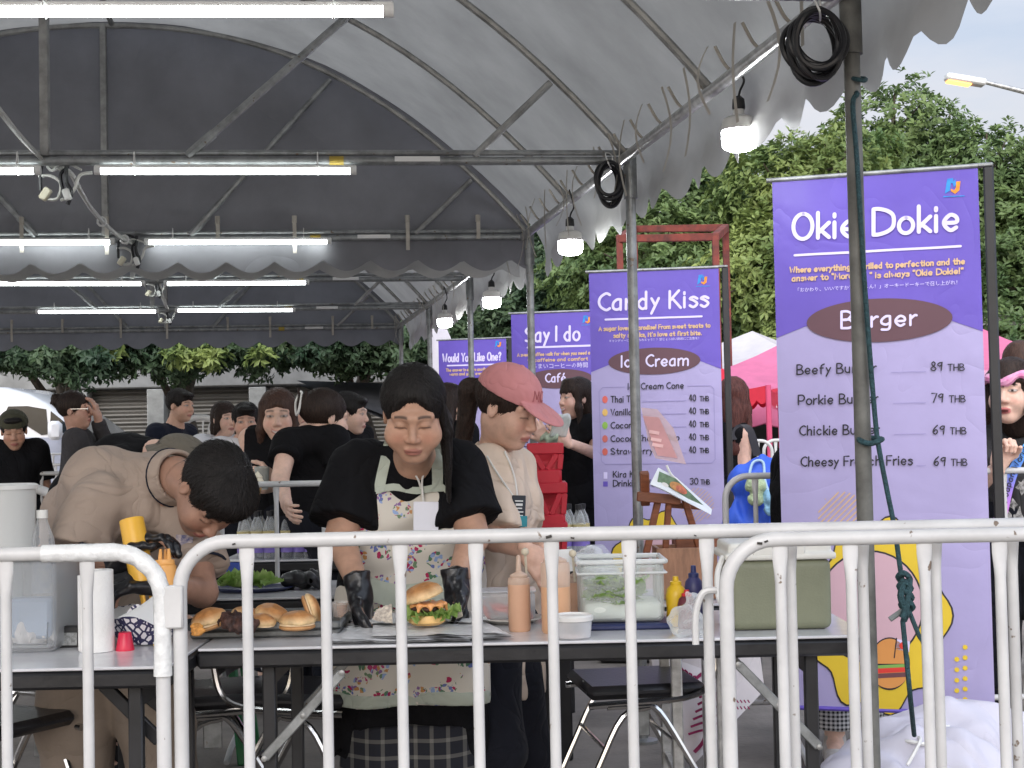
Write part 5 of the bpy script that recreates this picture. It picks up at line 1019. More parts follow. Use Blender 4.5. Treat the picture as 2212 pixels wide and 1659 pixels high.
# squeeze bottles
M_SAUCE = mat('sauce_bottle_orange', (.58, .34, .22), .4, var=.08); M_SAUCE2 = mat('sauce_bottle_light', (.66, .38, .22), .35, var=.1); M_SAUCET = clear_film('translucent_tip', (.72, .52, .40), .55, .35)
def squeeze(label, c, r, h, m, tip=True, capm=None, M=None, fill=.8, name='squeeze_bottle'):
    T = thing(name, label, 'squeeze bottle', c, group='squeeze bottles on the burger table'); mb = MB(); mb.lathe([(r*.9, 0), (r, .006), (r, h*fill)], M, 24, c); mb.build('sauce_body', m, T)
    mb = MB(); mb.lathe([(r, h*fill), (r, h*.95), (r*.94, h)], M, 24, c); mb.build('bottle_neck', M_SAUCET if fill < .99 else m, T); mb = MB(); mb.lathe([(r*.8, h), (r*.8, h+.008), (r*.45, h+.014), (r*.26, h+.018), (r*.17, h+.062), (r*.12, h+.064)], M, 18, c); mb.build('nozzle_cap', capm or M_SAUCET, T); return T
squeeze('peach coloured sauce bottle with pointed nozzle, front of the tomato tub', tz(1123, 1366)+Vector((0, .03, 0)), .0315, .150, M_SAUCE, fill=.88)
squeeze('taller orange sauce bottle with a frosted upper part, right of the peach one', tz(1203, 1370)+Vector((0, .035, 0)), .041, .195, M_SAUCE2, fill=.66)
squeeze('small orange sauce bottle standing behind the taller bottle', tz(1247, 1340)+Vector((0, .05, 0)), .026, .12, M_SAUCE, fill=.9)
p = tz(1218, 1352); sheet('price_card', 'white card with a red edge behind the tall sauce bottle', [P(1190, 1238, 4.34), P(1240, 1234, 4.34), P(1236, 1186, 4.36), P(1194, 1190, 4.36)], M_PAPER, .001, 'card', .001, 2, 4, 4)
for px, py, Y, l2, wh in ((1134, 1192, 4.25, 70, 'above the peach bottle'), (1237, 1196, 4.30, 60, 'beside the white card')):
    a, b = P(px, py, Y), P(px+5, py+l2, Y+.02); T = thing('honey_dipper', 'pale wooden dipper stick %s' % wh, 'dipper', b, group='dipper sticks'); mb = MB(); mb.tube([a, b], .0035, 8); mb.build('stick', mat('pale_wood', (.62, .55, .42), .6), T); mb = MB(); mb.lathe([(.001, -.012), (.009, -.007), (.0115, 0), (.009, .008), (.001, .012)], None, 14, a); mb.build('bead', mat('pale_wood', (.6, .5, .4)), T)
p = P(1270, 1205, 4.5); T = thing('plastic_bag', 'crumpled clear bag behind the lettuce box', 'bag', tz(1270, 1335)); S = Sdf(); S.ell((0, 0, 0), (.05, .03, .04)); S.ell((.03, 0, -.05), (.06, .035, .06), k=.03); S.post.append(wrinkle(.010, 70, 6)); X = Matrix.Identity(4); X.translation = p; CRK = clear_film('crinkled_bag', (.82, .84, .84), .22, .1); sdf_obj('film', S, .005, CRK, T, X)
tub('lidded_tub', 'small clear round tub with a white lid at the table edge', tz(1240, 1384)+Vector((0, .055, 0)), .048, .053, .055, clear_film('clear_plastic', (.8, .8, .8), .3), lid=True, lm=mat('frosted_lid', (.70, .69, .67), .35), fill=.3, fm=mat('pink_sauce', (.62, .50, .46), .5))
# lettuce box on navy tray
p = tz(1348, 1363); q = p+Vector((0, .13, 0)); T = thing('food_tray', 'navy tray under the large lettuce box', 'tray', q); mb = MB(); mb.box(up(q, .009), (.275, .24, .018), b=.006); mb.build('tray', mat('navy_plastic', (.02, .028, .09), .35), T)
q = up(q, .018); T = thing('lettuce_box', 'large clear lidless food box with shredded lettuce', 'food box', q); M_MILK = clear_film('frosted_box', (.74, .77, .74), .20, .25); S = Sdf(); S.box((0, 0, .088), (.120, .1, .088), .022, k=.002); S.box((0, 0, .110), (.115, .095, .105), .02, k=.002, op='s'); X = Matrix.Identity(4); X.translation = q; sdf_obj('wall', S, .0045, M_MILK, T, X)
mb = MB(); z = .172
for a, b in (((-.124, -.104), (.124, -.104)), ((.124, -.104), (.124, .104)), ((.124, .104), (-.124, .104)), ((-.124, .104), (-.124, -.104))): mb.bar(q+Vector((*a, z)), q+Vector((*b, z)), .012, .014, bev=.004); mb.bar(q+Vector((*a, z-.032)), q+Vector((*b, z-.032)), .008, .006, bev=.002)
mb.build('rim', clear_film('frosted_rim', (.78, .80, .79), .6, .25), T)
mb = MB(); rr = random.Random(5); [leafy(mb, q+Vector((rr.uniform(-.075, .05), rr.uniform(-.085, -.02), rr.uniform(.05, .115))), rr.uniform(.022, .04), 40+i, n=12) for i in range(46)]; mb.build('lettuce', M_LET, T); mb = MB(); [leafy(mb, q+Vector((rr.uniform(-.085, .0), rr.uniform(-.08, -.03), rr.uniform(.09, .125))), rr.uniform(.022, .034), 80+i, n=12) for i in range(9)]; mb.build('dark_lettuce', M_LETD, T)
S = Sdf(); S.box((0, 0, .028), (.112, .092, .026), .015); S.post.append(wrinkle(.003, 60, 4)); X = Matrix.Identity(4); X.translation = up(q, .004); sdf_obj('white_contents', S, .006, mat('mayonnaise', (.72, .74, .68), .5, var=.05), T, X)
# mustard, red capped, blue capped bottles and a bag
M_MUST = mat('mustard_yellow', (.72, .46, .02), .35, var=.1)
def flatbottle(label, c, r, h, m, capm, caph, M=None, name='sauce_bottle', label_m=None):
    T = thing(name, label, 'bottle', c, group='sauce bottles by the cooler'); mb = MB(); mb.lathe([(r*.9, 0), (r, .008), (r*.92, h*.35), (r, h*.62), (r*.85, h*.78), (r*.5, h*.86), (r*.45, h*.9)], M, 22, c); mb.build('body', m, T); mb = MB(); mb.lathe([(r*.55, h*.86), (r*.55, h*.93), (r*.3, h*.95), (r*.26, h*.95+caph), (.001, h*.955+caph)], M, 18, c); mb.build('cap', capm, T)
    if label_m: mb = MB(); mb.lathe([(r*1.01, h*.2), (r*.945, h*.35), (r*1.015, h*.6)], M, 22, c); mb.build('label', label_m, T)
    return T
flatbottle('yellow mustard bottle right of the lettuce box', tz(1466, 1356)+Vector((0, .05, 0)), .030, .135, M_MUST, M_MUST, .012)
flatbottle('dark red capped sauce bottle between mustard and cooler', tz(1482, 1362)+Vector((.01, .05, 0)), .027, .105, mat('maroon_label', (.12, .02, .03), .4), mat('red_cap', (.55, .02, .03), .35), .008)
flatbottle('clear bottle with navy label and cap by the wooden box', tz(1508, 1350)+Vector((0, .08, 0)), .028, .150, mat('navy_label', (.05, .05, .16), .4), mat('navy_cap', (.03, .04, .14), .4), .02)
p = tz(1490, 1378)+Vector((.0, .04, .042)); T = thing('plastic_bag', 'knotted clear plastic bag beside the cooler', 'bag', tz(1490, 1378)); S = Sdf(); S.ell((0, 0, 0), (.045, .035, .04)); S.cap((-.02, 0, -.02), (.055, -.01, -.035), .022, .012, k=.02); S.cap((0, 0, .03), (.01, 0, .055), .012, .02, k=.01); S.post.append(wrinkle(.008, 85, 16)); X = Matrix.Identity(4); X.translation = p; sdf_obj('film', S, .0045, CRK, T, X)
# cooler
p0, p1 = tz(1574, 1366), tz(1812, 1363); cx, w_ = (p0.x+p1.x)/2, p1.x-p0.x; c = Vector((cx, p0.y+.13, ZT)); T = thing('cooler', 'olive green cooler box with a white lid on the right end of the table', 'cooler', c)
M_OLV = mat('olive_plastic', (.185, .195, .13), .5, var=.1, bump=.12, bs=180, rvar=.08); S = Sdf(); S.box((0, 0, .098), (w_/2-.008, .118, .098), .022, k=.002); S.post.append(lambda v, X, Y, Z: v+.03*np.clip((.10-Z), 0, .1)*.35); X = Matrix.Identity(4); X.translation = c; sdf_obj('body', S, .005, M_OLV, T, X)
M_LID = mat('cream_lid', (.66, .65, .60), .5, var=.05); S = Sdf(); S.box((0, 0, .204), (w_/2+.004, .128, .010), .006, k=.001); S.box((0, 0, .224), (w_/2-.006, .118, .018), .012, k=.004); X = Matrix.Identity(4); X.translation = c; sdf_obj('lid', S, .004, M_LID, T, X)
mb = MB(); mb.box(up(c, .224)+Vector((-.005, -.122, 0)), (.145, .012, .036), b=.004); mb.build('latch', M_LID, T)
mb = MB(); mb.tube(smooth_path([up(c, .205)+Vector((-w_/2-.004, -.09, .0)), up(c, .16)+Vector((-w_/2-.022, -.1, 0)), up(c, .10)+Vector((-w_/2-.022, -.1, 0)), up(c, .07)+Vector((-w_/2-.01, -.1, 0))], 5), .008, 8); mb.build('handle', M_WHITEPL, T)
# wooden stand and boxes
M_WOOD = mat('red_brown_wood', (.22, .075, .035), .5, var=.35, vs=10, stretch=(1, 1, 4), bump=.1, bs=50); M_WOODL = mat('light_brown_wood', (.33, .17, .10), .55, var=.3, vs=8, stretch=(5, 1, 1), bump=.1, bs=50); Yw = 4.95
T = thing('display_easel', 'red brown wooden easel stand behind the lettuce box', 'easel', P(1440, 1290, Yw))
for a, b, w_ in (((1422, 1078), (1375, 1290), .022), ((1445, 1080), (1432, 1260), .020), ((1478, 1075), (1515, 1200), .022), ((1392, 1020), (1394, 1090), .03)): mb = MB(); mb.bar(P(*a, Yw), P(*b, Yw+.04), w_, .03, up=(0, 1, 0), bev=.003); mb.build('leg', M_WOOD, T)
mb = MB(); mb.bar(P(1376, 1072, Yw-.02), P(1470, 1080, Yw-.02), .03, .032, bev=.003); mb.bar(P(1440, 1090, Yw+.03), P(1515, 1095, Yw+.03), .022, .02, bev=.003); mb.build('cross_rail', M_WOOD, T)
def wbox(label, c, sz, m): 
    T = thing('wooden_box', label, 'wooden box', c, group='open wooden boxes'); x, y, z = sz
    mb = MB(); mb.box(up(c, .006), (x, y, .012), b=.001); mb.build('bottom', m, T)
    for q, s in (((0, -y/2+.006, z/2+.0135), (x, .012, z)), ((0, y/2-.006, z/2+.0135), (x, .012, z)), ((-x/2+.006, 0, z/2+.0135), (.012, y-.026, z)), ((x/2-.006, 0, z/2+.0135), (.012, y-.026, z))): mb = MB(); mb.box(c+Vector(q), s, b=.0015); mb.build('side', m, T)
    return T
zb = ZT; c = Vector((P(1480, 1290, 5.0).x, 5.0, zb)); wbox('lower open wooden box with pale front panel beside the mustard bottle', c, (.20, .17, .155), M_WOODL); c2 = Vector((P(1505, 1200, 5.1).x, 5.12, P(1500, 1192, 5.1).z)); wbox('upper small open wooden tray beside the easel leg', c2, (.15, .14, .05), M_WOOD)
T = thing('box_riser', 'wooden riser block under the upper wooden tray', 'riser', (c2.x, c2.y, zb)); mb = MB(); mb.box((c2.x, c2.y+.02, (c2.z+zb)/2-.002), (.12, .08, c2.z-zb-.006), b=.003); mb.build('block', M_WOOD, T)
def card(name, label, px4, Y, m, cat, dy=(0, 0, 0, 0), th=.002):
    q = [P(x, y, Y+d) for (x, y), d in zip(px4, dy)]; n = len(q); T = thing(name, label, cat, sum(q, Vector())/n); mb = MB(); mb.add(q+[p+Vector((0, th, 0)) for p in q], [tuple(range(n)), tuple(range(2*n-1, n-1, -1))]+[(i, (i+1) % n, n+(i+1) % n, n+i) for i in range(n)]); mb.build('sheet', m, T, smooth=False); return T, q
FP = clear_film('pink_film', (.72, .52, .52), .45, .3); T, q = card('pink_card', 'translucent pink menu card tilted above the easel', [(1385, 880), (1420, 884), (1455, 925), (1482, 1003), (1416, 990), (1402, 960)], 4.9, FP, 'card', (0,)*6)
mb = MB(); mb.add([P(1388, 898, 4.895), P(1424, 902, 4.895), P(1464, 990, 4.895), P(1420, 984, 4.895)], [(0, 1, 2, 3)]); mb.build('print', mat('pink_print', (.58, .30, .31), .6, var=.15), T, smooth=False)
mb = MB()
for y in (932, 948, 960): mb.bar(P(1402+(y-932)*.25, y, 4.892), P(1424+(y-932)*.3, y+4, 4.892), .001, .011, bev=0)
mb.build('lettering', mat('pale_pink_print', (.8, .5, .5), .6), T)
mb = MB(); mb.tube(smooth_path([P(1440, 1005, 4.9), P(1450, 1025, 4.9), P(1468, 1042, 4.9), P(1480, 1060, 4.9)], 4), .004, 6); mb.build('clip_arm', M_WHITEPL, T)
T, q = card('photo_card', 'glossy burger photo card lying slanted on the easel', [(1404, 1046), (1422, 1010), (1462, 1032), (1538, 1100), (1536, 1112), (1430, 1056)], 4.88, mat('photo_stock', (.70, .74, .78), .2, var=.05), 'card', (-.02, .03, .03, 0, -.03, -.03))
def spot(px, py, rx, ry, Y, m, name, par, tilt=0, n=18):
    mb = MB(); mb.add([P(px+rx*math.cos(a)*math.cos(tilt)-ry*math.sin(a)*math.sin(tilt), py+rx*math.cos(a)*math.sin(tilt)+ry*math.sin(a)*math.cos(tilt), Y) for a in np.linspace(0, 6.283, n+1)[:-1]], [tuple(range(n))[::-1]]); return mb.build(name, m, par, smooth=False)
mb = MB(); mb.add([P(*v, 4.868) for v in ((1424, 1018), (1460, 1034), (1520, 1092), (1440, 1058), (1420, 1040))], [(4, 3, 2, 1, 0)]); mb.build('photo_print', mat('photo_green', (.13, .22, .14), .3, var=.4, vs=40), T, smooth=False)
spot(1463, 1052, 18, 9, 4.862, mat('photo_bun', (.55, .27, .10), .4, var=.3, vs=60), 'photo_bun', T, .5); spot(1472, 1058, 14, 7, 4.858, mat('photo_red', (.55, .16, .10), .4, var=.4, vs=80), 'photo_filling', T, .6); spot(1437, 1047, 8, 4, 4.862, mat('photo_white', (.75, .75, .75), .4), 'photo_white', T, .5)
# red crates
M_REDP = mat('red_crate_plastic', (.50, .012, .03), .4, var=.1); Yc = 5.9
def crate(label, px, pyt, pyb, wpx, Y, dep=.2):
    a, b = P(px-wpx/2, pyt, Y), P(px+wpx/2, pyt, Y); zt, zb_ = a.z, P(px, pyb, Y).z; cx = (a.x+b.x)/2; w_ = b.x-a.x; T = thing('plastic_crate', label, 'crate', (cx, Y+dep/2, zb_), group='stacked red plastic crates')
    mb = MB()
    for yy in (Y, Y+dep): mb.box((cx, yy, zt-.022), (w_+.012, .014, .044), b=.004); mb.box((cx, yy, zb_+.03), (w_*.86, .012, .056), b=.004)
    for sx in (-1, 1): mb.box((cx+sx*w_/2, Y+dep/2, zt-.022), (.013, dep-.016, .043), b=.004); mb.box((cx+sx*w_*.43, Y+dep/2, zb_+.03), (.011, dep-.014, .055), b=.004)
    mb.box((cx, Y+dep/2, zb_+.006), (w_*.84, dep-.02, .008), b=.001); mb.box((cx, Y+dep-.012, (zt+zb_)/2-.015), (w_*.86, .006, (zt-zb_)*.62), b=.001); mb.box((cx, Y+.012, zb_+.055), (w_*.84, .006, .075), b=.001); mb.build('rim_and_base', M_REDP, T)
    for sx in (-1, 1):
        for yy in (Y+.001, Y+dep-.001): [MB().bar((cx+sx*w_*a_, yy, zt-.045), (cx+sx*w_*b_, yy, zb_+.058), .022, .010, up=(0, 1, 0), bev=.002).build('side_strut', M_REDP, T) for a_, b_ in ((.46, .41), (.33, .05))]
    return T
for i, (a, b, px, w_) in enumerate(((958, 1046, 1178, 72), (1043, 1143, 1186, 72), (1130, 1222, 1188, 70))): crate('red plastic crate, %s of the stack behind the woman in the pink cap' % ('topmost', 'middle', 'lowest')[i], px, a, b, w_, Yc)
T = thing('crate_riser', 'dark box carrying the red crates', 'box', (P(1186, 1240, Yc+.1).x, Yc+.1, 0)); zq = P(1186, 1222, Yc).z; mb = MB(); mb.box((P(1186, 1240, Yc).x, Yc+.1, zq/2-.003), (.16, .22, zq-.008), b=.006); mb.build('box', M_BLACK, T)
p = P(1240, 1205, 6.95); p.z = ZT
def pet(c, s=1.0, capm=None, lab=None):
    T = thing('drink_bottle', 'bottle', 'bottle', c, group='clear drink bottles in packs on the rear table'); k = s
    mb = MB(); mb.lathe([(.028*k, 0), (.032*k, .008*k), (.031*k, .06*k), (.033*k, .065*k), (.033*k, .13*k), (.026*k, .165*k), (.014*k, .19*k), (.013*k, .205*k)], None, 16, c); mb.build('body', clear_film('pet_bottle', (.74, .76, .78), .2, .08), T)
    mb = MB(); mb.lathe([(.0335*k, .03*k), (.0335*k, .075*k), ], None, 16, c); mb.build('label', lab or mat('purple_label', (.22, .16, .50), .4, var=.2), T); mb = MB(); mb.lathe([(.0335*k, .095*k), (.0345*k, .13*k)], None, 14, c); mb.build('upper_label', mat('yellow_label', (.62, .52, .25), .4, var=.3, vs=30), T)
    mb = MB(); mb.lathe([(.016*k, .198*k), (.016*k, .222*k), (.001, .223*k)], None, 14, c); mb.build('cap', capm or M_BLACK, T); return T
b0 = pet(Vector((P(528, 1203, 6.95).x, 6.95, ZT)), 1.0); k_ = 0
for grp, xs in (('left pack', (528, 556, 584)), ('right pack', (622, 648, 670, 694)), ('group beside the red crates', (1222, 1252))):
    for row in range(2):
        for i, px in enumerate(xs):
            c = b0 if k_ == 0 else dup(b0); c.location = (P(px+row*8, 1203, 6.95+.08*row).x, 6.95+.08*row, ZT); k_ += 1
            c['label'] = 'clear drink bottle with purple label, %s row, %s in the %s' % (('front', 'back')[row], ('first', 'second', 'third', 'fourth')[i], grp)
c = P(92, 1215, 4.28); c.z = ZT; T = thing('water_bottle', 'large clear water bottle with a white label at the back of the left table', 'bottle', c); rs = .037; mb = MB(); mb.lathe([(rs*.94, 0), (rs, .01), (rs, .25), (rs*.9, .285), (rs*.42, .335), (rs*.36, .35)], None, 22, c); mb.build('body', clear_film('pet_bottle', (.7, .7, .7), .3), T); mb = MB(); mb.lathe([(rs*1.02, .13), (rs*1.02, .255)], None, 22, c); mb.build('label', mat('white_blue_label', (.70, .72, .78), .4, var=.4, vs=40, col2=(.35, .40, .65)), T); mb = MB(); mb.lathe([(rs*.44, .343), (rs*.44, .366), (.001, .367)], None, 16, c); mb.build('cap', M_WHITEPL, T)
c = P(18, 1185, 4.27); c.z = ZT; T = tub('bucket', 'tall white lidded bucket at the left edge behind the clear box', c, .072, .079, .435, clear_film('milky_bucket', (.66, .67, .66), .7, .35), lid=True, lm=mat('milky_lid', (.66, .67, .66), .4))
# left table
tl = lambda px, py: onz(px, py, ZT)
p = tl(40, 1415)+Vector((0, .16, 0)); T = thing('storage_box', 'tall milky storage box at the left edge, tissues inside', 'storage box', p); FB = clear_film('milky_storage', (.66, .68, .70), .20, .3); S = Sdf(); S.box((0, 0, .125), (.085, .13, .125), .02, k=.002); S.box((0, 0, .14), (.08, .125, .13), .018, k=.002, op='s'); S.post.append(lambda v, X, Y, Z: v-.03*np.clip(Z-.02, 0, .3)*.4); X = Matrix.Identity(4); X.translation = p; sdf_obj('wall', S, .006, FB, T, X)
mb = MB(); mb.box(up(p, .252), (.235, .30, .014), b=.006); mb.build('lid', clear_film('milky_lid_film', (.70, .71, .72), .6, .3), T); S = Sdf(); S.ell((0, 0, .03), (.07, .1, .03)); S.ell((-.01, -.03, .06), (.04, .05, .03), k=.02); S.post.append(wrinkle(.01, 55, 3)); X = Matrix.Identity(4); X.translation = up(p, .01); sdf_obj('tissue', S, .006, mat('tissue', (.72, .66, .64), .9), T, X)
mb = MB(); mb.box(up(p, .085)+Vector((-.0, -.05, 0)), (.12, .06, .11), b=.01); mb.build('blue_packet', mat('blue_packet', (.28, .36, .50), .5, var=.15), T)
p = tl(199, 1412)+Vector((0, .05, 0)); T = thing('paper_towel', 'white paper towel roll standing on the left table', 'paper towel', p); mb = MB(); mb.lathe([(.018, .002), (.0465, .001), (.0445, .1), (.0435, .215), (.041, .2165), (.018, .2165), (.018, .19)], None, 36, p); mb.build('roll', mat('paper_towel_white', (.76, .755, .74), .9, var=.03, bump=.25, bs=120), T); mb = MB(); mb.box(p+Vector((-.037, -.0295, .105)), (.012, .002, .20), basis(.9), .0005); mb.build('loose_edge', MATS['paper_towel_white'], T)
p = tl(264, 1408)+Vector((0, .03, 0)); T = thing('cup', 'red plastic cup standing upside down by the towel roll', 'cup', p); mb = MB(); mb.lathe([(.0245, 0), (.025, .004), (.022, .014), (.017, .046), (.0155, .048), (.001, .048)], None, 24, p); mb.build('shell', mat('red_plastic_cup', (.62, .02, .06), .3, var=.1), T)
M_PRINT, N_, L_, b_ = plain_mat('patterned_liner'); b_.inputs['Roughness'].default_value = .6; tcn = N_.new('ShaderNodeTexCoord'); bk = N_.new('ShaderNodeTexVoronoi'); bk.feature = 'DISTANCE_TO_EDGE'; bk.inputs['Scale'].default_value = 55; rp = N_.new('ShaderNodeValToRGB'); rp.color_ramp.interpolation = 'CONSTANT'; rp.color_ramp.elements[0].color = (.03, .03, .09, 1); rp.color_ramp.elements[1].position = .13; rp.color_ramp.elements[1].color = (.75, .74, .76, 1); L_.new(tcn.outputs['Object'], bk.inputs['Vector']); L_.new(bk.outputs['Distance'], rp.inputs[0]); L_.new(rp.outputs[0], b_.inputs['Base Color'])
p = tl(300, 1400)+Vector((0, .09, 0)); T = thing('paper_basket', 'basket lined with navy and white patterned paper', 'basket', p); mb = MB()
def bask(s, t):
    a = s*6.283; r = .055+.035*t; return p+Vector((r*1.15*math.cos(a), r*math.sin(a), .004+t*(.075+.03*math.sin(3*a+.4)+.012*math.sin(7*a))+.0))
mb.grid(bask, 48, 8); mb.build('liner', M_PRINT, T); mb = MB(); mb.grid(lambda s, t: bask(1-s, t)*1.0+Vector((0, 0, .001))-(bask(1-s, t)-p)*.03, 48, 8); mb.add([p+Vector((.06*math.cos(a), .052*math.sin(a), .006)) for a in np.linspace(0, 6.28, 20)[:-1]], [tuple(range(19))]); mb.build('inner_paper', M_PAPER, T)
mb = MB(); a, b, c, d = P(252, 1335, 3.82), P(345, 1350, 3.86), P(355, 1285, 3.98), P(315, 1303, 3.98); mb.grid(lambda s, t: a.lerp(b, s).lerp(d.lerp(c, s), t)+Vector((0, 0, .01*math.sin(s*4))), 10, 6); mb.build('paper_flap', M_PAPER, T)
p = tl(148, 1400)+Vector((0, .02, 0)); T = thing('timer_box', 'small black box with a grey printed panel left of the towel roll', 'box', p); mb = MB(); mb.box(up(p, .029), (.058, .03, .058), b=.004); mb.build('case', M_BLACK, T); mb = MB(); mb.box(up(p, .024)+Vector((0, -.0155, 0)), (.044, .002, .034), b=.0005); mb.build('panel', mat('grey_panel', (.30, .31, .31), .5, var=.5, vs=90), T)
p = tl(117, 1385)+Vector((0, .12, 0)); flatbottle('small bottle with green cap behind the black box', p, .022, .125, mat('green_stripe', (.20, .30, .16), .4, var=.7, vs=45, col2=(.6, .6, .5)), mat('dark_teal_cap', (.02, .10, .08), .4), .02)
p = tl(330, 1399)+Vector((0, .03, 0)); T = thing('crumb', 'tiny yellow crumb on the left table edge', 'crumb', p); S = Sdf(); S.ell((0, 0, 0), (.007, .006, .004)); X = Matrix.Identity(4); X.translation = up(p, .003); sdf_obj('crumb', S, .0015, M_MUST, T, X)
# rear table food
p = onz(535, 1284, ZT)+Vector((0, .12, 0)); T = thing('lettuce_tray', 'navy oval tray heaped with lettuce leaves on the rear table', 'tray', p); mb = MB(); mb.lathe([(.001, .004), (.12, .004), (.145, .016), (.147, .013), (.12, 0)], Matrix.Diagonal((1, .7, 1)), 30, p); mb.build('tray', MATS['navy_plastic'], T); mb = MB(); rr = random.Random(9)
for i in range(16): leafy(mb, p+Vector((rr.uniform(-.1, .1), rr.uniform(-.06, .06), .018+rr.uniform(0, .035)*(1 if abs(i-8) < 5 else .4))), rr.uniform(.03, .05), 200+i, n=14, lift=.8)
mb.build('lettuce', M_LET, T)
p = onz(655, 1278, ZT)+Vector((0, .1, .035)); T = thing('black_bag', 'crumpled black plastic bag right of the lettuce tray', 'bag', p); S = Sdf(); S.ell((0, 0, 0), (.085, .06, .034)); S.post.append(wrinkle(.012, 60, 12)); X = Matrix.Identity(4); X.translation = p; sdf_obj('film', S, .006, mat('black_bag', (.012, .012, .015), .3), T, X)
p = onz(480, 1262, ZT)+Vector((0, .2, .0)); T = thing('blue_box', 'small blue and white box behind the lettuce tray', 'box', p); mb = MB(); mb.box(up(p, .035), (.07, .05, .07), b=.004); mb.build('carton', mat('blue_carton', (.05, .10, .42), .4), T); mb = MB(); mb.box(up(p, .0735), (.13, .06, .006), b=.002); mb.build('lid', M_WHITEPL, T)
# printed sheet under the table
T, q = card('printed_sheet', 'white sheet with crimson lobster drawings hanging under the table', [(1402, 1400), (1640, 1400), (1652, 1490), (1500, 1650), (1440, 1590), (1406, 1520)], 5.4, mat('sheet_white', (.66, .62, .63), .7, var=.08), 'poster', (0, 0, 0, -.1, -.1, 0))
mb = MB(); Yq = 5.28; rr = random.Random(3)
def stroke(pts, w_=.005): mb.tube(smooth_path([P(x, y, Yq+(.1 if y < 1500 else .0)+.008) for x, y in pts], 4), w_, 4)
stroke([(1560, 1480), (1540, 1520), (1530, 1560), (1520, 1600), (1500, 1625)], .008); stroke([(1560, 1480), (1590, 1460), (1610, 1480)], .007); stroke([(1545, 1475), (1520, 1455), (1500, 1470)], .007)
for i in range(6): stroke([(1555-5*i, 1490+17*i), (1535-5*i, 1494+17*i), (1512-5*i, 1506+16*i)]); 
for i in range(5): stroke([(1556-5*i, 1492+17*i), (1568-4*i, 1500+16*i)])
for i in range(4): stroke([(1470+9*i, 1440+7*i), (1476+9*i, 1450+4*i), (1466+8*i, 1458+5*i)], .004); stroke([(1412+10*i, 1445+3*i), (1418+10*i, 1455+3*i), (1414+9*i, 1465+3*i)], .004)
for i in range(12): stroke([(1575+8*(i % 6), 1512+14*(i//6)), (1579+8*(i % 6), 1518+14*(i//6))], .003)
mb.build('line_drawing', mat('crimson_ink', (.30, .02, .10), .7), T)
# white drawstring bags and guy rope
M_SACK = mat('white_sack_cloth', (.54, .53, .61), .8, var=.06, vs=4, bump=.3, bs=20, crease=.4, cs=3)
def sack(label, S, c, h_): 
    T = thing('drawstring_bag', label, 'bag', (c[0], c[1], 0), group='white drawstring bags'); S.post.append(wrinkle(.014, 13, 5, (1, 1, .7))); S.post.append(wrinkle(.008, 30, 8, (1, 1, .5))); sdf_obj('cloth', S, .012, M_SACK, T); return T
c = P(2090, 1620, 4.75); S = Sdf(); a = P(2050, 1515, 4.75); S.cap(a, P(2075, 1580, 4.75), .025, .12, k=.05); S.cap(P(2030, 1620, 4.75), P(2160, 1600, 4.75), .13, .10, k=.1); S.cap((c.x-.2, c.y, .16), (c.x+.25, c.y, .16), .18, .16, k=.1); S.cut((0, 0, .004), (0, 0, -1)); T = sack('larger white drawstring bag, its peak against the nearest banner', S, c, 0)
mb = MB(); mb.tube(smooth_path([a+Vector((-.02, -.03, -.01)), a+Vector((-.03, -.1, -.06)), P(2020, 1560, 4.6), P(1990, 1590, 4.55)], 5), .006, 6); mb.build('drawstring', M_WHITEPL, T)
c = P(1985, 1680, 4.35); S = Sdf(); b = P(1978, 1592, 4.3); S.cap(b, P(1985, 1620, 4.35), .02, .07, k=.06); S.cap(P(1930, 1672, 4.35), P(2050, 1665, 4.35), .09, .10, k=.08); S.cap((c.x-.16, c.y, .16), (c.x+.16, c.y, .16), .18, .18, k=.1); S.cut((0, 0, .004), (0, 0, -1)); T = sack('smaller white drawstring bag gathered under the teal rope', S, c, 0)
mb = MB(); mb.tube(smooth_path([b+Vector((.035*math.cos(q), .035*math.sin(q)-.005, -.01+.004*math.sin(q*2))) for q in np.linspace(0, 6.28, 9)[:-1]], 3, True), .006, 6, True); mb.tube(smooth_path([b, b+Vector((.0, -.05, .0)), b+Vector((-.05, -.09, -.06))], 4), .005, 6); mb.build('drawstring', M_WHITEPL, T)
M_ROPE = mat('teal_rope', (.025, .065, .075), .8, var=.4, vs=120, bump=.6, bs=200); r0 = P(1840, 200, 3.84); T = thing('guy_rope', 'teal rope tied round the nearest post and knotted above the white bags', 'rope', r0); mb = MB()
def pp_(px, py, dy=-.03): return P(px, py, 3.88+dy)
main = [pp_(1838, 198, .03), pp_(1852, 203), pp_(1842, 225), pp_(1850, 330), pp_(1858, 460), pp_(1868, 620), pp_(1880, 780), pp_(1890, 900), pp_(1897, 960), pp_(1916, 1060), pp_(1932, 1140), pp_(1944, 1225), pp_(1950, 1262)]
mb.tube(smooth_path(main, 5), .0068, 7); mb.tube(smooth_path([pp_(1950, 1340), pp_(1958, 1420), pp_(1966, 1500), P(1975, 1588, 4.05)], 5), .0068, 7); mb.tube(smooth_path([pp_(1960, 1310), pp_(1984, 1370), pp_(2000, 1410), pp_(2030, 1600), pp_(2040, 1700)], 5), .0062, 7)
mb.tube(smooth_path([pp_(1858, 952), pp_(1880, 958, -.035), pp_(1903, 950), pp_(1900, 948, .03), pp_(1860, 945, .03)], 5, True), .0075, 7, True); mb.tube(smooth_path([pp_(1846, 170), pp_(1866, 174, -.035), pp_(1868, 170, .03), pp_(1840, 168, .03)], 5, True), .006, 7, True); mb.build('rope', M_ROPE, T)
mb = MB()
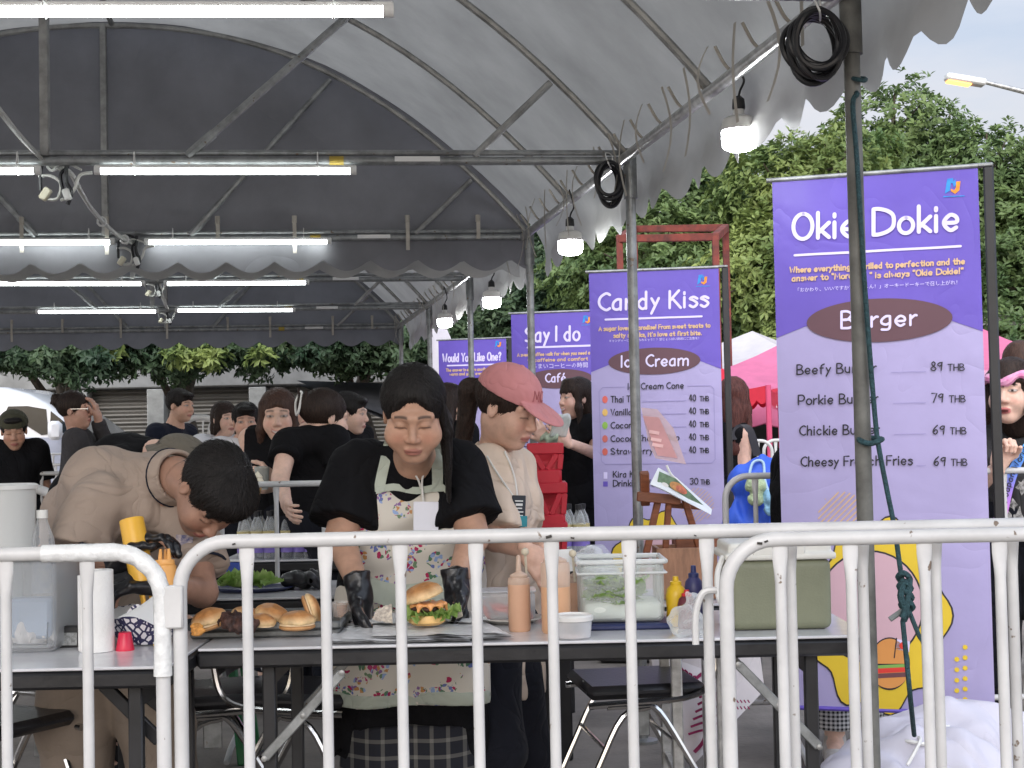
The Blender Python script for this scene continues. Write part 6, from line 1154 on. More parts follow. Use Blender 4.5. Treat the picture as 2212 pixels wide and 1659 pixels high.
for i in range(4): z = 1246+20*i; mb.tube(smooth_path([pp_(1940+2*i, z, -.035), pp_(1952+2*i, z-8, -.05), pp_(1966+2*i, z+4, -.035), pp_(1954+2*i, z+14, -.02)], 4, True), .0078, 6, True)
mb.tube(smooth_path([pp_(1953, 1250, -.045), pp_(1946, 1290, -.05), pp_(1958, 1320, -.045), pp_(1952, 1340, -.03)], 5), .009, 7); mb.tube(smooth_path([pp_(1965, 1250, -.04), pp_(1960, 1300, -.05), pp_(1950, 1335, -.05)], 5), .009, 7); mb.build('knot', M_ROPE, T); mb = MB(); mb.tube([pp_(1922, 1338), pp_(1950, 1318)], .0075, 7); mb.build('frayed_end', mat('grey_rope_end', (.2, .22, .22), .8), T)
# ---------------------------------------------------------------- hand-lettered banners (rounded single-stroke letters)
GL = {'A': (6, '/00 3a 60', '/14 54'), 'B': (6, '/0a 00', '0a 3a 58 35 05', '05 45 62 40 00'), 'C': (6, '69 4a 18 05 12 40 61'), 'D': (7, '/0a 00', '0a 2a 59 77 73 51 20 00'), 'F': (5, '/5a 0a 00', '/05 45'), 'I': (1, '/0a 00'), 'K': (6, '/0a 00', '/5a 04', '/25 60'),
 'L': (5, '/0a 00 50'), 'M': (8, '/00 1a 43 7a 80'), 'O': (7, '@3.5,5,3.5,5'), 'P': (6, '/0a 00', '0a 4a 67 44 04'), 'R': (6, '/0a 00', '0a 4a 67 44 04', '/34 60'), 'S': (6, '58 3a 08 16 44 62 40 01'), 'T': (6, '/0a 6a', '/3a 30'), 'V': (6, '/0a 30 6a'),
 'W': (9, '/0a 20 47 60 8a'), 'Y': (6, '/0a 35 6a', '/35 30'), 'H': (6, '/0a 00', '/6a 60', '/05 65'), 'J': (5, '/4a 42', '42 20 02'), 'a': (5, '46 26 04 01 20 41', '/46 40'), 'b': (5, '/0a 00', '05 26 45 42 20 01'), 'c': (5, '45 26 04 02 20 41'), 'd': (5, '/4a 40', '45 26 04 02 20 41'),
 'e': (5, '03 43 45 26 04 02 20 41'), 'f': (4, '4a 29 17 10', '/06 36'), 'g': (5, '46 26 04 02 21 42', '46 40 3y 0y'), 'h': (5, '/0a 00', '04 26 45 40'), 'i': (1, '/06 00', '/08 09'), 'k': (4, '/0a 00', '/46 02', '/13 40'), 'l': (1, '/0a 00'), 'm': (8, '/06 00', '04 26 45 40', '44 66 85 80'), 'n': (5, '/06 00', '04 26 45 40'),
 'o': (5, '@2.5,3,2.5,3'), 'p': (5, '/06 0x', '05 26 45 42 20 01'), 'r': (3, '/06 00', '04 26 36'), 's': (4, '45 26 05 24 42 20 01'), 't': (4, '29 22 30 41', '/06 46'), 'u': (5, '06 02 20 41', '/46 40'), 'v': (4, '/06 20 46'), 'w': (6, '/06 10 34 50 66'), 'x': (4, '/06 40', '/46 00'), 'y': (4, '/06 22', '/46 0x'), 'z': (4, '/06 46 00 40'),
 '0': (6, '@3,5,2.9,5'), '1': (2, '/18 2a 20'), '2': (5, '08 3a 58 00', '/00 50'), '3': (5, '09 3a 58 35 53 30 01'), '4': (6, '/3a 03 63', '/4a 40'), '6': (6, '5a 16 02 30 53 35 13'), '7': (6, '/0a 6a 20'), '8': (6, '3a 18 35 58 3a', '35 02 30 62 35'), '9': (5, '58 39 07 25 46 58', '/59 40'),
 '!': (1, '/0a 03', '/00 01'), '?': (5, '08 2a 48 25 23', '/20 21'), "'": (1, '/0a 08'), '"': (2, '/0a 08', '/2a 28'), ',': (1, '/01 0y'), '.': (1, '/00 01'), '-': (4, '/04 44'), 'é': (5, '03 43 45 26 04 02 20 41', '/28 3a')}
_yv = {c: i for i, c in enumerate('0123456789a')}; _yv.update(z=-1, y=-2, x=-3)
def text_strokes(s):
    x = 0; out = []
    for ch in s:
        if ch == ' ': x += 4; continue
        g = GL[ch]
        for st in g[1:]:
            if st[0] == '@':
                a, b, c, d = map(float, st[1:].split(',')); out.append([Vector((x+a+c*math.sin(q), 0, b+d*math.cos(q))) for q in np.linspace(0, 6.34, 26)]); continue
            ln = st[0] == '/'; p = [Vector((x+int(q[0]), 0, _yv[q[1]])) for q in st.lstrip('/').split()]
            out.append(p if ln else smooth_path(p, 4))
        x += g[0]+2
    return out, x-2
def ribbon(mb, p, w, off):
    k = len(p); vs = []; n = 6
    for i in range(k):
        t = (p[min(i+1, k-1)]-p[max(i-1, 0)]); t = t.normalized() if t.length > 1e-9 else Vector((1, 0, 0)); s = Vector((-t.z, 0, t.x))
        vs += [p[i]+s*w+Vector((0, off, 0)), p[i]-s*w+Vector((0, off, 0))]
    mb.add(vs, [(2*i, 2*i+2, 2*i+3, 2*i+1) for i in range(k-1)])
    for q in (p[0], p[-1]): mb.add([q+Vector((w*math.cos(a), off-.00012, w*math.sin(a))) for a in np.linspace(0, 6.283, 9)[:-1]], [tuple(range(8))])
def lettering(mb, s, x0, x1, z0, z1, cap, w, ir=True, off=-.0062):
    st, W_ = text_strokes(s); k = (x1-x0)/W_
    for i, p in enumerate(st):
        ribbon(mb, [Vector((x0+q.x*k+(q.z*.03*cap/10), 0, z0+(z1-z0)*q.x/W_+q.z*cap/10+(.012*cap*math.sin(i*2.7) if ir else 0))) for q in p], w, off-.00025*(i % 5))
M_LAV = mat('lavender_print', (.345, .31, .53), .5, var=.06, vs=3, bump=.3, bs=6, crease=.16, cs=2.2); M_PUR = mat('purple_print', (.115, .075, .42), .45, var=.08, vs=3, bump=.3, bs=6, crease=.16, cs=2.2); M_BRN = mat('brown_print', (.105, .05, .065), .6, var=.05)
M_LILAC = mat('pale_lilac_print', (.62, .57, .83), .6, var=.03); M_YEL = mat('ochre_print', (.60, .40, .22), .6, var=.05); M_INK = mat('black_ink', (.02, .018, .025), .6, var=.05); M_RULE = mat('grey_rule', (.27, .24, .45), .6, var=0); M_GOLD = mat('yellow_print', (.66, .47, .03), .55, var=.05); M_ROSE = mat('rose_print', (.55, .36, .42), .6, var=.04)
M_LB = mat('blue_emblem', (.02, .22, .62), .5, var=.3, vs=30); M_LO = mat('orange_emblem', (.80, .28, .02), .5, var=.3, vs=30)
def banner(label, tl_, tr_, Yl, Yr, zbot, text, pole=True):
    a, b = P(*tl_, Yl), P(*tr_, Yr); e = Vector((b.x-a.x, b.y-a.y, 0)); W_ = e.length; e.normalize(); nr = Vector((e.y, -e.x, 0)); zt = (a.z+b.z)/2
    yaw = math.atan2(e.y, e.x); T = thing('banner', label, 'banner', (a.x, a.y, 0), yaw, 'purple menu banners beside the posts'); Cc = Vector((0, 0, CAMZ)); M3 = Matrix((e, -nr, Vector((0, 0, 1)))).transposed(); o = Vector((a.x, a.y, 0))
    def loc(px, py):
        d = P(px, py, 1)-Cc; t = (o-Cc).dot(nr)/d.dot(nr); q = Cc+d*t-o; return q.dot(e), q.z
    def put(mb, nm, m, par=T, sm=False): 
        mb.v = [tuple(o+M3 @ Vector(v)) for v in mb.v]; return mb.build(nm, m, par, smooth=sm)
    def flat(pts, off): mb = MB(); mb.add([(x, off, z) for x, z in pts], [tuple(range(len(pts)))]); return mb
    mb = MB(); mb.grid(lambda s, t: Vector((W_*s, .004*math.sin(t*9+s*3)*0, zbot+(zt-zbot)*t)), 8, 20); mb.grid(lambda s, t: Vector((W_*(1-s), .003, zbot+(zt-zbot)*t)), 8, 20); pn = put(mb, 'panel', M_LAV)
    L0 = text['edge']; (xl, zl), (x1, z1), (x2, z2), (xr, zr) = [loc(*q) for q in L0]
    put(flat([(0.0, zt-.001), (0.0, zl), (x1, z1), (x2, z2), (W_, zr), (W_, zt-.001)], -.002), 'purple_field', M_PUR, pn)
    cx, cz = loc(*text['oval'][:2]); x3, _ = loc(text['oval'][0]+text['oval'][2], text['oval'][1]); _, z3 = loc(text['oval'][0], text['oval'][1]-text['oval'][3]); rx, rz_ = x3-cx, z3-cz
    put(flat([(cx+rx*math.cos(q), cz+rz_*math.sin(q)) for q in np.linspace(0, 6.283, 49)[:-1]], -.004), 'name_oval', M_BRN, pn)
    groups = {}
    for s, xa, ya, xb, yb, cap, wt, m in text['t']:
        p0, p1 = loc(xa, ya), loc(xb, yb); cp = loc(xa, ya-cap)[1]-p0[1]; mb = groups.setdefault(m.name+(s[:9]+'%d' % ya if s else 'line%d' % ya), (MB(), m))[0]; zmid = (p0[1]+p1[1])/2
        if s is None: ribbon(mb, [Vector((p0[0]+(p1[0]-p0[0])*i/12, 0, zmid+.004*cap*math.sin(i*1.1)*.01)) for i in range(13)], abs(wt)*cp/10 if cap else .001, -.005)
        else: lettering(mb, s, p0[0], p1[0], zmid, zmid, cp, cp*wt)
    nm = {M_LILAC.name: 'lilac_lettering', M_YEL.name: 'yellow_lettering', M_INK.name: 'black_lettering', M_RULE.name: 'rules'}
    for k, (mb, m) in groups.items(): put(mb, 'rule' if k[len(m.name):].startswith('line') else nm[m.name], m, pn)
    if 'emblem' in text:
        ex, ey, es = text['emblem']; f = lambda L_: [loc(ex+x*es, ey+y*es) for x, y in L_]
        put(flat(f([(-1, 1), (-.7, -.9), (.1, -1), (.0, -.3), (-.25, -.4), (-.35, .6)]), -.0045), 'blue_emblem', M_LB, pn); put(flat(f([(0, -.5), (.35, -.9), (.4, -.1), (.15, .2)]), -.0048), 'blue_emblem', M_LB, pn); put(flat(f([(.45, -.55), (1, -.6), (.85, .55), (.3, 1), (-.2, .7), (-.25, .35), (.2, .55), (.42, .2)]), -.0045), 'orange_emblem', M_LO, pn)
        put(flat(f([(-1.2, 1.3), (1.5, 1.2), (1.5, 1.32), (-1.2, 1.45)]), -.0045), 'emblem_caption', M_LB, pn)
    if 'art' in text: text['art'](loc, put, flat, pn)
    if 'jp' in text:
        for s, xa, ya, xb, yb in text['jp']:
            cu = bpy.data.curves.new('line', 'FONT'); cu.body = s; cu.size = 1; cu.resolution_u = 1; to = bpy.data.objects.new('line', cu); COL.objects.link(to); bpy.context.view_layer.update(); me = bpy.data.meshes.new_from_object(to.evaluated_get(bpy.context.evaluated_depsgraph_get())); vv = np.empty(len(me.vertices)*3); me.vertices.foreach_get('co', vv); vv = vv.reshape(-1, 3); fs = [tuple(p.vertices) for p in me.polygons]; bpy.data.objects.remove(to)
            if len(vv) < 8: continue
            p0, p1 = loc(xa, ya), loc(xb, yb); k = (p1[0]-p0[0])/max(1e-6, vv[:, 0].max()-vv[:, 0].min()); mb = MB(); mb.add([(p0[0]+(v[0]-vv[:, 0].min())*k, -.0062, (p0[1]+p1[1])/2+v[1]*k) for v in vv], fs); put(mb, 'small_print', M_LILAC, pn)
    if pole:
        mb = MB(); mb.tube([(-.02, .0, zt+.006), (W_+.0, .0, zt+.006)], .009, 10); put(mb, 'top_bar', M_GALV, T, True)
        mb = MB(); mb.box((W_+.035, .02, (zt+.0)/2), (.036, .03, zt+.01), b=.006); put(mb, 'stand_pole', M_BLACK, T, True)
        mb = MB(); mb.box((W_+.012, .02, zt+.010), (.08, .034, .014), b=.004); put(mb, 'pole_head', M_GALV, T, True)
        mb = MB(); mb.box((W_/2, .03, .03), (W_*.95, .22, .05), b=.012); put(mb, 'stand_base', M_BLACK, T, True)
        mb = MB(); mb.tube([(0, 0, zbot), (W_, 0, zbot)], .008, 8); put(mb, 'bottom_bar', M_PUR, T, True)
    return T
def wavy(loc, cx, cy, rx, ry, n, amp, k=80): return [loc(cx+rx*(1+amp*math.cos(n*a))*math.cos(a), cy+ry*(1+amp*math.cos(n*a))*math.sin(a)) for a in np.linspace(0, 6.283, k+1)[:-1]]
def ring(loc, cx, cy, rx, ry, a0=0, a1=6.283, k=40): return [loc(cx+rx*math.cos(a), cy+ry*math.sin(a)) for a in np.linspace(a0, a1, k)]
def stripes(loc, put, flat, pn, cx, cy, r, st):
    mb = MB(); h = -r
    while h < r:
        c_ = math.sqrt(max(0, r*r-h*h)); d = .7071; p = [(cx+h*d-c_*d, cy+h*d+c_*d), (cx+h*d+c_*d, cy+h*d-c_*d)]
        a, b = [Vector((loc(*q)[0], 0, loc(*q)[1])) for q in p]; ribbon(mb, [a, b], .0022*r/50, -.003); h += st
    put(mb, 'stripe_print', M_YEL, pn)
def art1(loc, put, flat, pn):
    stripes(loc, put, flat, pn, 1820, 1115, 52, 9.5)
    put(flat(wavy(loc, 1900, 1330, 150, 205, 9, .075), -.003), 'ink_outline', M_INK, pn); put(flat(wavy(loc, 1900, 1330, 146, 201, 9, .075), -.0045), 'yellow_shape', M_GOLD, pn)
    put(flat(ring(loc, 1880, 1310, 116, 122)[:-1], -.0055), 'ink_ring', M_INK, pn); put(flat(ring(loc, 1880, 1310, 112, 118)[:-1], -.0065), 'rose_shape', M_ROSE, pn)
    mb = MB()
    for i in range(12): x, y = (2085, 1398+22.5*(i//2)) if i % 2 == 0 else (2067, 1424+22.5*(i//2)); c = loc(x, y); mb.add([(c[0]+.0085*math.cos(q), -.003, c[1]+.0085*math.sin(q)) for q in np.linspace(0, 6.283, 13)[:-1]], [tuple(range(12))])
    put(mb, 'dot_print', M_GOLD, pn)
    put(flat(ring(loc, 1922, 1433, 44, 57)[:-1], -.0075), 'ink_ring', M_INK, pn); put(flat(ring(loc, 1922, 1433, 41, 54, math.pi, 2*math.pi), -.0085), 'printed_bun', mat('print_bun', (.60, .26, .07), .6, var=.05), pn); put(flat(ring(loc, 1922, 1446, 41, 40, 0, math.pi), -.0085), 'printed_bun', MATS['print_bun'], pn)
    for (y, h_, c, nm) in ((1437, 7, (.18, .36, .08), 'printed_lettuce'), (1444, 10, (.62, .04, .03), 'printed_tomato'), (1455, 10, (.13, .05, .06), 'printed_patty')): put(flat([loc(1882, y), loc(1882, y+h_), loc(1962, y+h_-4), loc(1962, y-4)], -.0092), nm, mat(nm, c, .6, var=.05), pn)
    put(flat([loc(*q) for q in ((1938, 1380), (1966, 1385), (1964, 1408), (1936, 1402))], -.0085), 'printed_flag', M_LILAC, pn); put(flat(ring(loc, 1951, 1394, 8, 8)[:-1], -.0092), 'printed_dot', mat('printed_tomato', (.6, .04, .03)), pn)
    mb = MB(); q0, q1 = [Vector((loc(*q)[0], 0, loc(*q)[1])) for q in ((1937, 1378), (1932, 1420))]; ribbon(mb, [q0, q1], .002, -.009); put(mb, 'ink_pole', M_INK, pn)
def art2(loc, put, flat, pn):
    stripes(loc, put, flat, pn, 1506, 1090, 36, 6.5)
    put(flat(wavy(loc, 1420, 1235, 98, 125, 9, .08), -.003), 'ink_outline', M_INK, pn); put(flat(wavy(loc, 1420, 1235, 95, 122, 9, .08), -.0045), 'yellow_shape', M_GOLD, pn); put(flat(ring(loc, 1415, 1240, 72, 98)[:-1], -.0055), 'ink_ring', M_INK, pn); put(flat(ring(loc, 1415, 1240, 69, 95)[:-1], -.0065), 'rose_shape', M_ROSE, pn)
    for i, (y, c) in enumerate(((863, (.60, .12, .10)), (891, (.66, .42, .12)), (919, (.25, .45, .08)), (948, (.55, .14, .12)), (976, (.62, .13, .10)))): put(flat(ring(loc, 1307, y, 6, 8, k=14)[:-1], -.003), 'item_icon', mat('icon_%s' % 'red gold green rust coral'.split()[i], c, .6), pn)
    put(flat([loc(*q) for q in ((1304, 1020), (1312, 1020), (1312, 1034), (1304, 1034))], -.003), 'item_icon', M_LILAC, pn); put(flat([loc(*q) for q in ((1303, 1040), (1313, 1040), (1313, 1051), (1303, 1051))], -.003), 'item_icon', M_PUR, pn)
    mb = MB(); f = lambda q: Vector((loc(*q)[0], 0, loc(*q)[1])); 
    for L_ in ([(1350, 836), (1302, 837), (1294, 846), (1299, 996), (1308, 1003), (1538, 1000), (1545, 992), (1542, 840), (1535, 833), (1485, 834)],): ribbon(mb, [f(q) for q in L_], .0018, -.003)
    put(mb, 'menu_frame', M_RULE, pn)
LI, YE, IN, RU = M_LILAC, M_YEL, M_INK, M_RULE
t1 = [('Okie Dokie', 1714, 514, 2072, 501, 54, .078, LI), (None, 1717, 554, 2075, 530, 10, 2.6, LI), ('Where everything is grilled to perfection and the', 1707, 588, 2084, 572, 12, .12, YE), ('answer to "More', 1712, 608, 1842, 601, 12, .12, YE), ('" is always "Okie Dokie!"', 1880, 602, 2080, 590, 12, .12, YE), ('Burger', 1818, 708, 1980, 703, 35, .075, LI),
      ('Beefy Burger', 1722, 808, 1893, 804, 20, .075, IN), ('89', 2011, 801, 2035, 800, 19, .07, IN), ('THB', 2048, 801, 2083, 800, 14, .08, IN), ('Porkie Burger', 1725, 873, 1897, 871, 20, .075, IN), ('79', 2013, 869, 2037, 868, 19, .07, IN), ('THB', 2051, 869, 2085, 868, 14, .08, IN),
      ('Chickie Burger', 1728, 939, 1900, 938, 20, .075, IN), ('69', 2016, 938, 2040, 937, 19, .07, IN), ('THB', 2053, 938, 2087, 937, 14, .08, IN), ('Cheesy French Fries', 1731, 1006, 1971, 1005, 20, .075, IN), ('69', 2018, 1006, 2042, 1005, 19, .07, IN), ('THB', 2055, 1006, 2089, 1005, 14, .08, IN)] + [(None, x, y, 2000, y-1, 3, 2, RU) for x, y in ((1925, 804), (1930, 871), (1932, 938), (1980, 1006))]
banner('nearest and largest purple menu banner, listing three burgers and cheesy fries', (1668, 393), (2112, 362), 5.36, 5.15, P(1900, 1536, 5.25).z, dict(edge=[(1684, 730), (1740, 705), (2056, 693), (2118, 716)], oval=(1898, 692, 160, 47), emblem=(2058, 402, 17), t=t1, art=art1, jp=[('「おかわり、いいですか？もちろん！」オーキードーキーで召し上がれ！', 1724, 629, 2068, 616)]))
t2 = [('Candy Kiss', 1294, 669, 1530, 664, 36, .078, LI), (None, 1308, 690, 1516, 684, 8, 2.6, LI), ("A sugar lover's paradise! From sweet treats to", 1294, 714, 1534, 708, 9, .12, YE), ("salty snacks, it's love at first bite.", 1326, 729, 1516, 724, 9, .12, YE), ('Ice Cream', 1343, 793, 1486, 789, 24, .078, LI), ('Ice Cream Cone', 1357, 841, 1477, 839, 13, .08, IN), ('Kira Kira', 1325, 1031, 1390, 1030, 13, .08, IN), ('Drinking Water', 1325, 1050, 1440, 1049, 13, .08, IN), ('30', 1491, 1046, 1508, 1046, 13, .08, IN), ('THB', 1514, 1046, 1533, 1046, 10, .09, IN)]
for n_, x_, y in (('Thai Tea', 1378, 869), ('Vanilla', 1365, 897), ('Coconut', 1384, 925), ('Cocoa Choco Chip', 1468, 953), ('Strawberry', 1410, 981)): t2 += [(n_, 1320, y, x_, y-1, 13, .08, IN), ('40', 1489, y-3, 1503, y-3, 13, .08, IN), ('THB', 1512, y-3, 1531, y-3, 10, .09, IN), (None, x_+10, y-2, 1482, y-3, 3, 2, RU)]
banner('purple menu banner listing ice cream cone flavours, second nearest, behind the wooden easel', (1272, 589), (1552, 580), 8.42, 8.30, P(1420, 1380, 8.36).z, dict(edge=[(1279, 804), (1316, 788), (1508, 778), (1556, 797)], oval=(1413, 780, 100, 29), emblem=(1517, 604, 11), t=t2, art=art2, jp=[('キャンディーに夢中になれちゃう！？甘じょっぱい誘惑にご注意を！', 1316, 739, 1510, 733)]))
t3 = [('Say I do', 1136, 739, 1252, 735, 31, .078, LI), (None, 1140, 752, 1284, 745, 8, 2.6, LI), ("A sweet coffee walk for when you need a yes", 1118, 770, 1290, 765, 7, .12, YE), ('to caffeine and comfort', 1140, 782, 1270, 778, 7, .12, YE), ('Café', 1179, 826, 1222, 824, 18, .085, LI), ('Iced Coffee', 1130, 895, 1200, 894, 10, .09, IN), ('Coconut', 1160, 925, 1210, 924, 10, .09, IN), ('Matcha', 1130, 945, 1190, 944, 10, .09, IN), ('Cocoa', 1130, 965, 1185, 964, 10, .09, IN)]
banner('purple cafe menu banner behind the smiling woman in black with a pouch', (1104, 681), (1316, 669), 11.2, 11.05, P(1200, 1250, 11.1).z, dict(edge=[(1110, 850), (1150, 832), (1262, 818), (1318, 832)], oval=(1208, 818, 72, 21), emblem=(1267, 690, 9), t=t3, jp=[('あまいコーヒーの時間', 1150, 797, 1270, 792)]))
t4 = [('Would You Like One?', 957, 783, 1083, 777, 17, .085, LI), (None, 967, 791, 1067, 786, 6, 2.6, LI), ('The answer is always another bowl', 964, 803, 1072, 799, 6, .12, YE), ('warm and good every time', 972, 812, 1064, 808, 6, .12, YE), ('Ramen', 998, 849, 1060, 846, 15, .085, LI)]
banner('smallest and farthest purple menu banner, beside the white feather flag', (947, 739), (1093, 728), 15.0, 14.85, P(1020, 1180, 14.9).z, dict(edge=[(953, 870), (978, 858), (1072, 848), (1096, 858)], oval=(1025, 846, 52, 17), emblem=(1076, 743, 7), t=t4))
# script on the pink canopy valance
mb = MB(); st, W_ = text_strokes('Coca-Cola'); ca, cb = cc[2], cc[3]; nv = Vector((cb.y-ca.y, ca.x-cb.x, 0)).normalized()
for i, p in enumerate(st): ribbon(mb, [ca.lerp(cb, .36+.115*q.x/W_)+nv*(.02+.0008*(i % 5))+Vector((q.z*.006, 0, -.21+q.z*.013)) for q in p], .0075, 0)
mb.build('script_lettering', mat('white_print', (.78, .74, .76), .5, var=0), Tc, smooth=False)
A_ = np.array
def at(px, py, Y): return A_(P(px, py, Y))
def gxy(px, Y, py=1000): q = P(px, py, Y); return q.x, Y
# printed cloths
def print_mat(name, base):
    "cream cotton scattered with small bunches of coloured petals"
    m, N, L, b = plain_mat(name); b.inputs['Roughness'].default_value = .85; b.inputs['Specular IOR Level'].default_value = .2; tc = N.new('ShaderNodeTexCoord'); mp = N.new('ShaderNodeMapping'); mp.inputs['Scale'].default_value = (1, .45, 1); L.new(tc.outputs['Object'], mp.inputs['Vector'])
    nz = N.new('ShaderNodeTexNoise'); nz.inputs['Scale'].default_value = 30; L.new(mp.outputs['Vector'], nz.inputs['Vector']); ad = N.new('ShaderNodeMix'); ad.data_type = 'VECTOR'; ad.inputs['Factor'].default_value = .03; L.new(mp.outputs['Vector'], ad.inputs[4]); L.new(nz.outputs['Color'], ad.inputs[5])
    vb = N.new('ShaderNodeTexVoronoi'); vb.inputs['Scale'].default_value = 17; L.new(ad.outputs[1], vb.inputs['Vector']); big = N.new('ShaderNodeMath'); big.operation = 'LESS_THAN'; big.inputs[1].default_value = .46; L.new(vb.outputs['Distance'], big.inputs[0])
    vs = N.new('ShaderNodeTexVoronoi'); vs.inputs['Scale'].default_value = 75; L.new(ad.outputs[1], vs.inputs['Vector']); sm = N.new('ShaderNodeMath'); sm.operation = 'LESS_THAN'; sm.inputs[1].default_value = .55; L.new(vs.outputs['Distance'], sm.inputs[0])
    sc = N.new('ShaderNodeSeparateColor'); L.new(vs.outputs['Color'], sc.inputs[0]); s2 = N.new('ShaderNodeSeparateColor'); L.new(vb.outputs['Color'], s2.inputs[0]); mi = N.new('ShaderNodeMath'); mi.operation = 'MULTIPLY_ADD'; mi.inputs[1].default_value = .45; L.new(sc.outputs[0], mi.inputs[0]); ms = N.new('ShaderNodeMath'); ms.operation = 'MULTIPLY'; ms.inputs[1].default_value = .55; L.new(s2.outputs[1], ms.inputs[0]); L.new(ms.outputs[0], mi.inputs[2])
    rp = N.new('ShaderNodeValToRGB'); rp.color_ramp.interpolation = 'CONSTANT'; e = rp.color_ramp.elements; e[0].color = (.14, .17, .40, 1); e[1].position = .88; e[1].color = (.45, .06, .16, 1)
    for p_, c in ((.22, (.10, .20, .12)), (.36, (.40, .03, .10)), (.48, (.28, .38, .62)), (.60, (.25, .14, .32)), (.70, (.52, .26, .10)), (.79, (.16, .24, .14))): q = e.new(p_); q.color = (*c, 1)
    L.new(mi.outputs[0], rp.inputs[0]); mk = N.new('ShaderNodeMath'); mk.operation = 'MULTIPLY'; L.new(big.outputs[0], mk.inputs[0]); L.new(sm.outputs[0], mk.inputs[1]); g2 = N.new('ShaderNodeMath'); g2.operation = 'GREATER_THAN'; g2.inputs[1].default_value = .14; L.new(s2.outputs[0], g2.inputs[0]); mk2 = N.new('ShaderNodeMath'); mk2.operation = 'MULTIPLY'; L.new(mk.outputs[0], mk2.inputs[0]); L.new(g2.outputs[0], mk2.inputs[1])
    mx = N.new('ShaderNodeMix'); mx.data_type = 'RGBA'; L.new(mk2.outputs[0], mx.inputs['Factor']); mx.inputs[6].default_value = (*base, 1); L.new(rp.outputs[0], mx.inputs[7]); L.new(mx.outputs[2], b.inputs['Base Color']); return m
M_APRON = print_mat('floral_cotton', (.62, .58, .51))
M_SAGE = cloth('sage_trim', (.44, .48, .41), var=.06); M_LANY = mat('lanyard_white', (.66, .65, .62), .7)
def check_mat(name, c1, c2, s, c3=None):
    m, N, L, b = plain_mat(name); b.inputs['Roughness'].default_value = .9; tc = N.new('ShaderNodeTexCoord'); sp = N.new('ShaderNodeSeparateXYZ'); L.new(tc.outputs['Object'], sp.inputs[0]); fs = []
    for ax in (0, 2):
        mu = N.new('ShaderNodeMath'); mu.operation = 'MULTIPLY'; mu.inputs[1].default_value = s; L.new(sp.outputs[ax], mu.inputs[0]); fr = N.new('ShaderNodeMath'); fr.operation = 'FRACT'; L.new(mu.outputs[0], fr.inputs[0]); gt = N.new('ShaderNodeMath'); gt.operation = 'GREATER_THAN'; gt.inputs[1].default_value = .5 if c3 is None else .76; L.new(fr.outputs[0], gt.inputs[0]); fs.append(gt)
    ad = N.new('ShaderNodeMath'); ad.operation = 'ADD'; L.new(fs[0].outputs[0], ad.inputs[0]); L.new(fs[1].outputs[0], ad.inputs[1]); hf = N.new('ShaderNodeMath'); hf.operation = 'MULTIPLY'; hf.inputs[1].default_value = .5; L.new(ad.outputs[0], hf.inputs[0])
    mx = N.new('ShaderNodeMix'); mx.data_type = 'RGBA'; L.new(hf.outputs[0], mx.inputs['Factor']); mx.inputs[6].default_value = (*c1, 1); mx.inputs[7].default_value = (*c2, 1); L.new(mx.outputs[2], b.inputs['Base Color']); return m
M_GING = check_mat('gingham', (.02, .02, .025), (.68, .68, .68), 62); M_PLAID = check_mat('dark_plaid', (.012, .013, .02), (.17, .165, .15), 19, 1)
def loop_cord(mb, pts, r=.0035, n=6): mb.tube(smooth_path(pts, 5), r, n)
# ------------------------------------------------ woman in the floral apron
x, y = gxy(895, 4.92); J = dict(pel=at(885, 1420, 4.95), wai=at(885, 1270, 4.90), che=at(885, 1100, 4.78), nb=at(895, 985, 4.64), shL=at(985, 1015, 4.72), shR=at(775, 1015, 4.72), elL=at(1022, 1160, 4.62), elR=at(735, 1165, 4.62), wrL=at(985, 1262, 4.36), wrR=at(776, 1272, 4.36), hpL=at(950, 1430, 4.97), hpR=at(815, 1430, 4.97), knL=at(955, 1690, 4.95), knR=at(820, 1690, 4.95))
J['anL'] = A_((J['knL'][0], 5.0, .085)); J['anR'] = A_((J['knR'][0], 5.0, .085)); J['toL'] = J['anL']+A_((.03, -.14, -.055)); J['toR'] = J['anR']+A_((-.03, -.14, -.055))
dn = A_((0, -.25, -1))
TW_, Q = person('woman in black top and floral apron with black gloves, building a burger', x, y, 0, 1.60, 1.42, S_TAN, ('tied', H_BLACK, {'hairline': .096, 'open': .074, 'wisps': 1700}), J, dict(c=at(893, 893, 4.42), face=face_dir(2, 27), up=(.03, -.35, 1)), 1.13, 1.16,
    dict(mat=C_BLACK, sleeve=.78, drop=1.28, loose=.030, e=.022, wr=.007, res=.009), dict(mat=M_PLAID, kind='skirt', len=.66, flare=1.0, e=.0, ztop=float(at(885, 1575, 4.8)[2])), True, 'closed', 'closed',
    dict(L=dict(a=(.06, -.12, -.55), n=(-.75, -.25, 0), t=(-.2, -1, -.2), curl=(.75, .8, .85, .9), s=1.14), R=dict(a=(.10, -.12, -.55), n=(.75, -.25, 0), t=(.2, -1, -.2), curl=(.7, .75, .8, .9), s=1.17)), .010, .0028, gloves='LR', lip=(.34, .12, .10))
HM = Q['HM']
S = Sdf()   # loose side hair, centre parted
for q, ln in ((1, .215),):
    for i in range(1, 5): S.cap((q*(.070-.006*i), -.045+.026*i, .06), (q*(.083+.004*(i % 2)), -.030+.025*i, -.05), .014, .017, k=.012); S.cap((q*(.083+.004*(i % 2)), -.030+.025*i, -.05), (q*(.080+.014*(q > 0)), -.030+.022*i, -.05-ln), .016, .006, k=.012)
S.post.append(strands(50, .0018)); sdf_obj('side_hair', S, .0032, H_BLACK, TW_, HM)
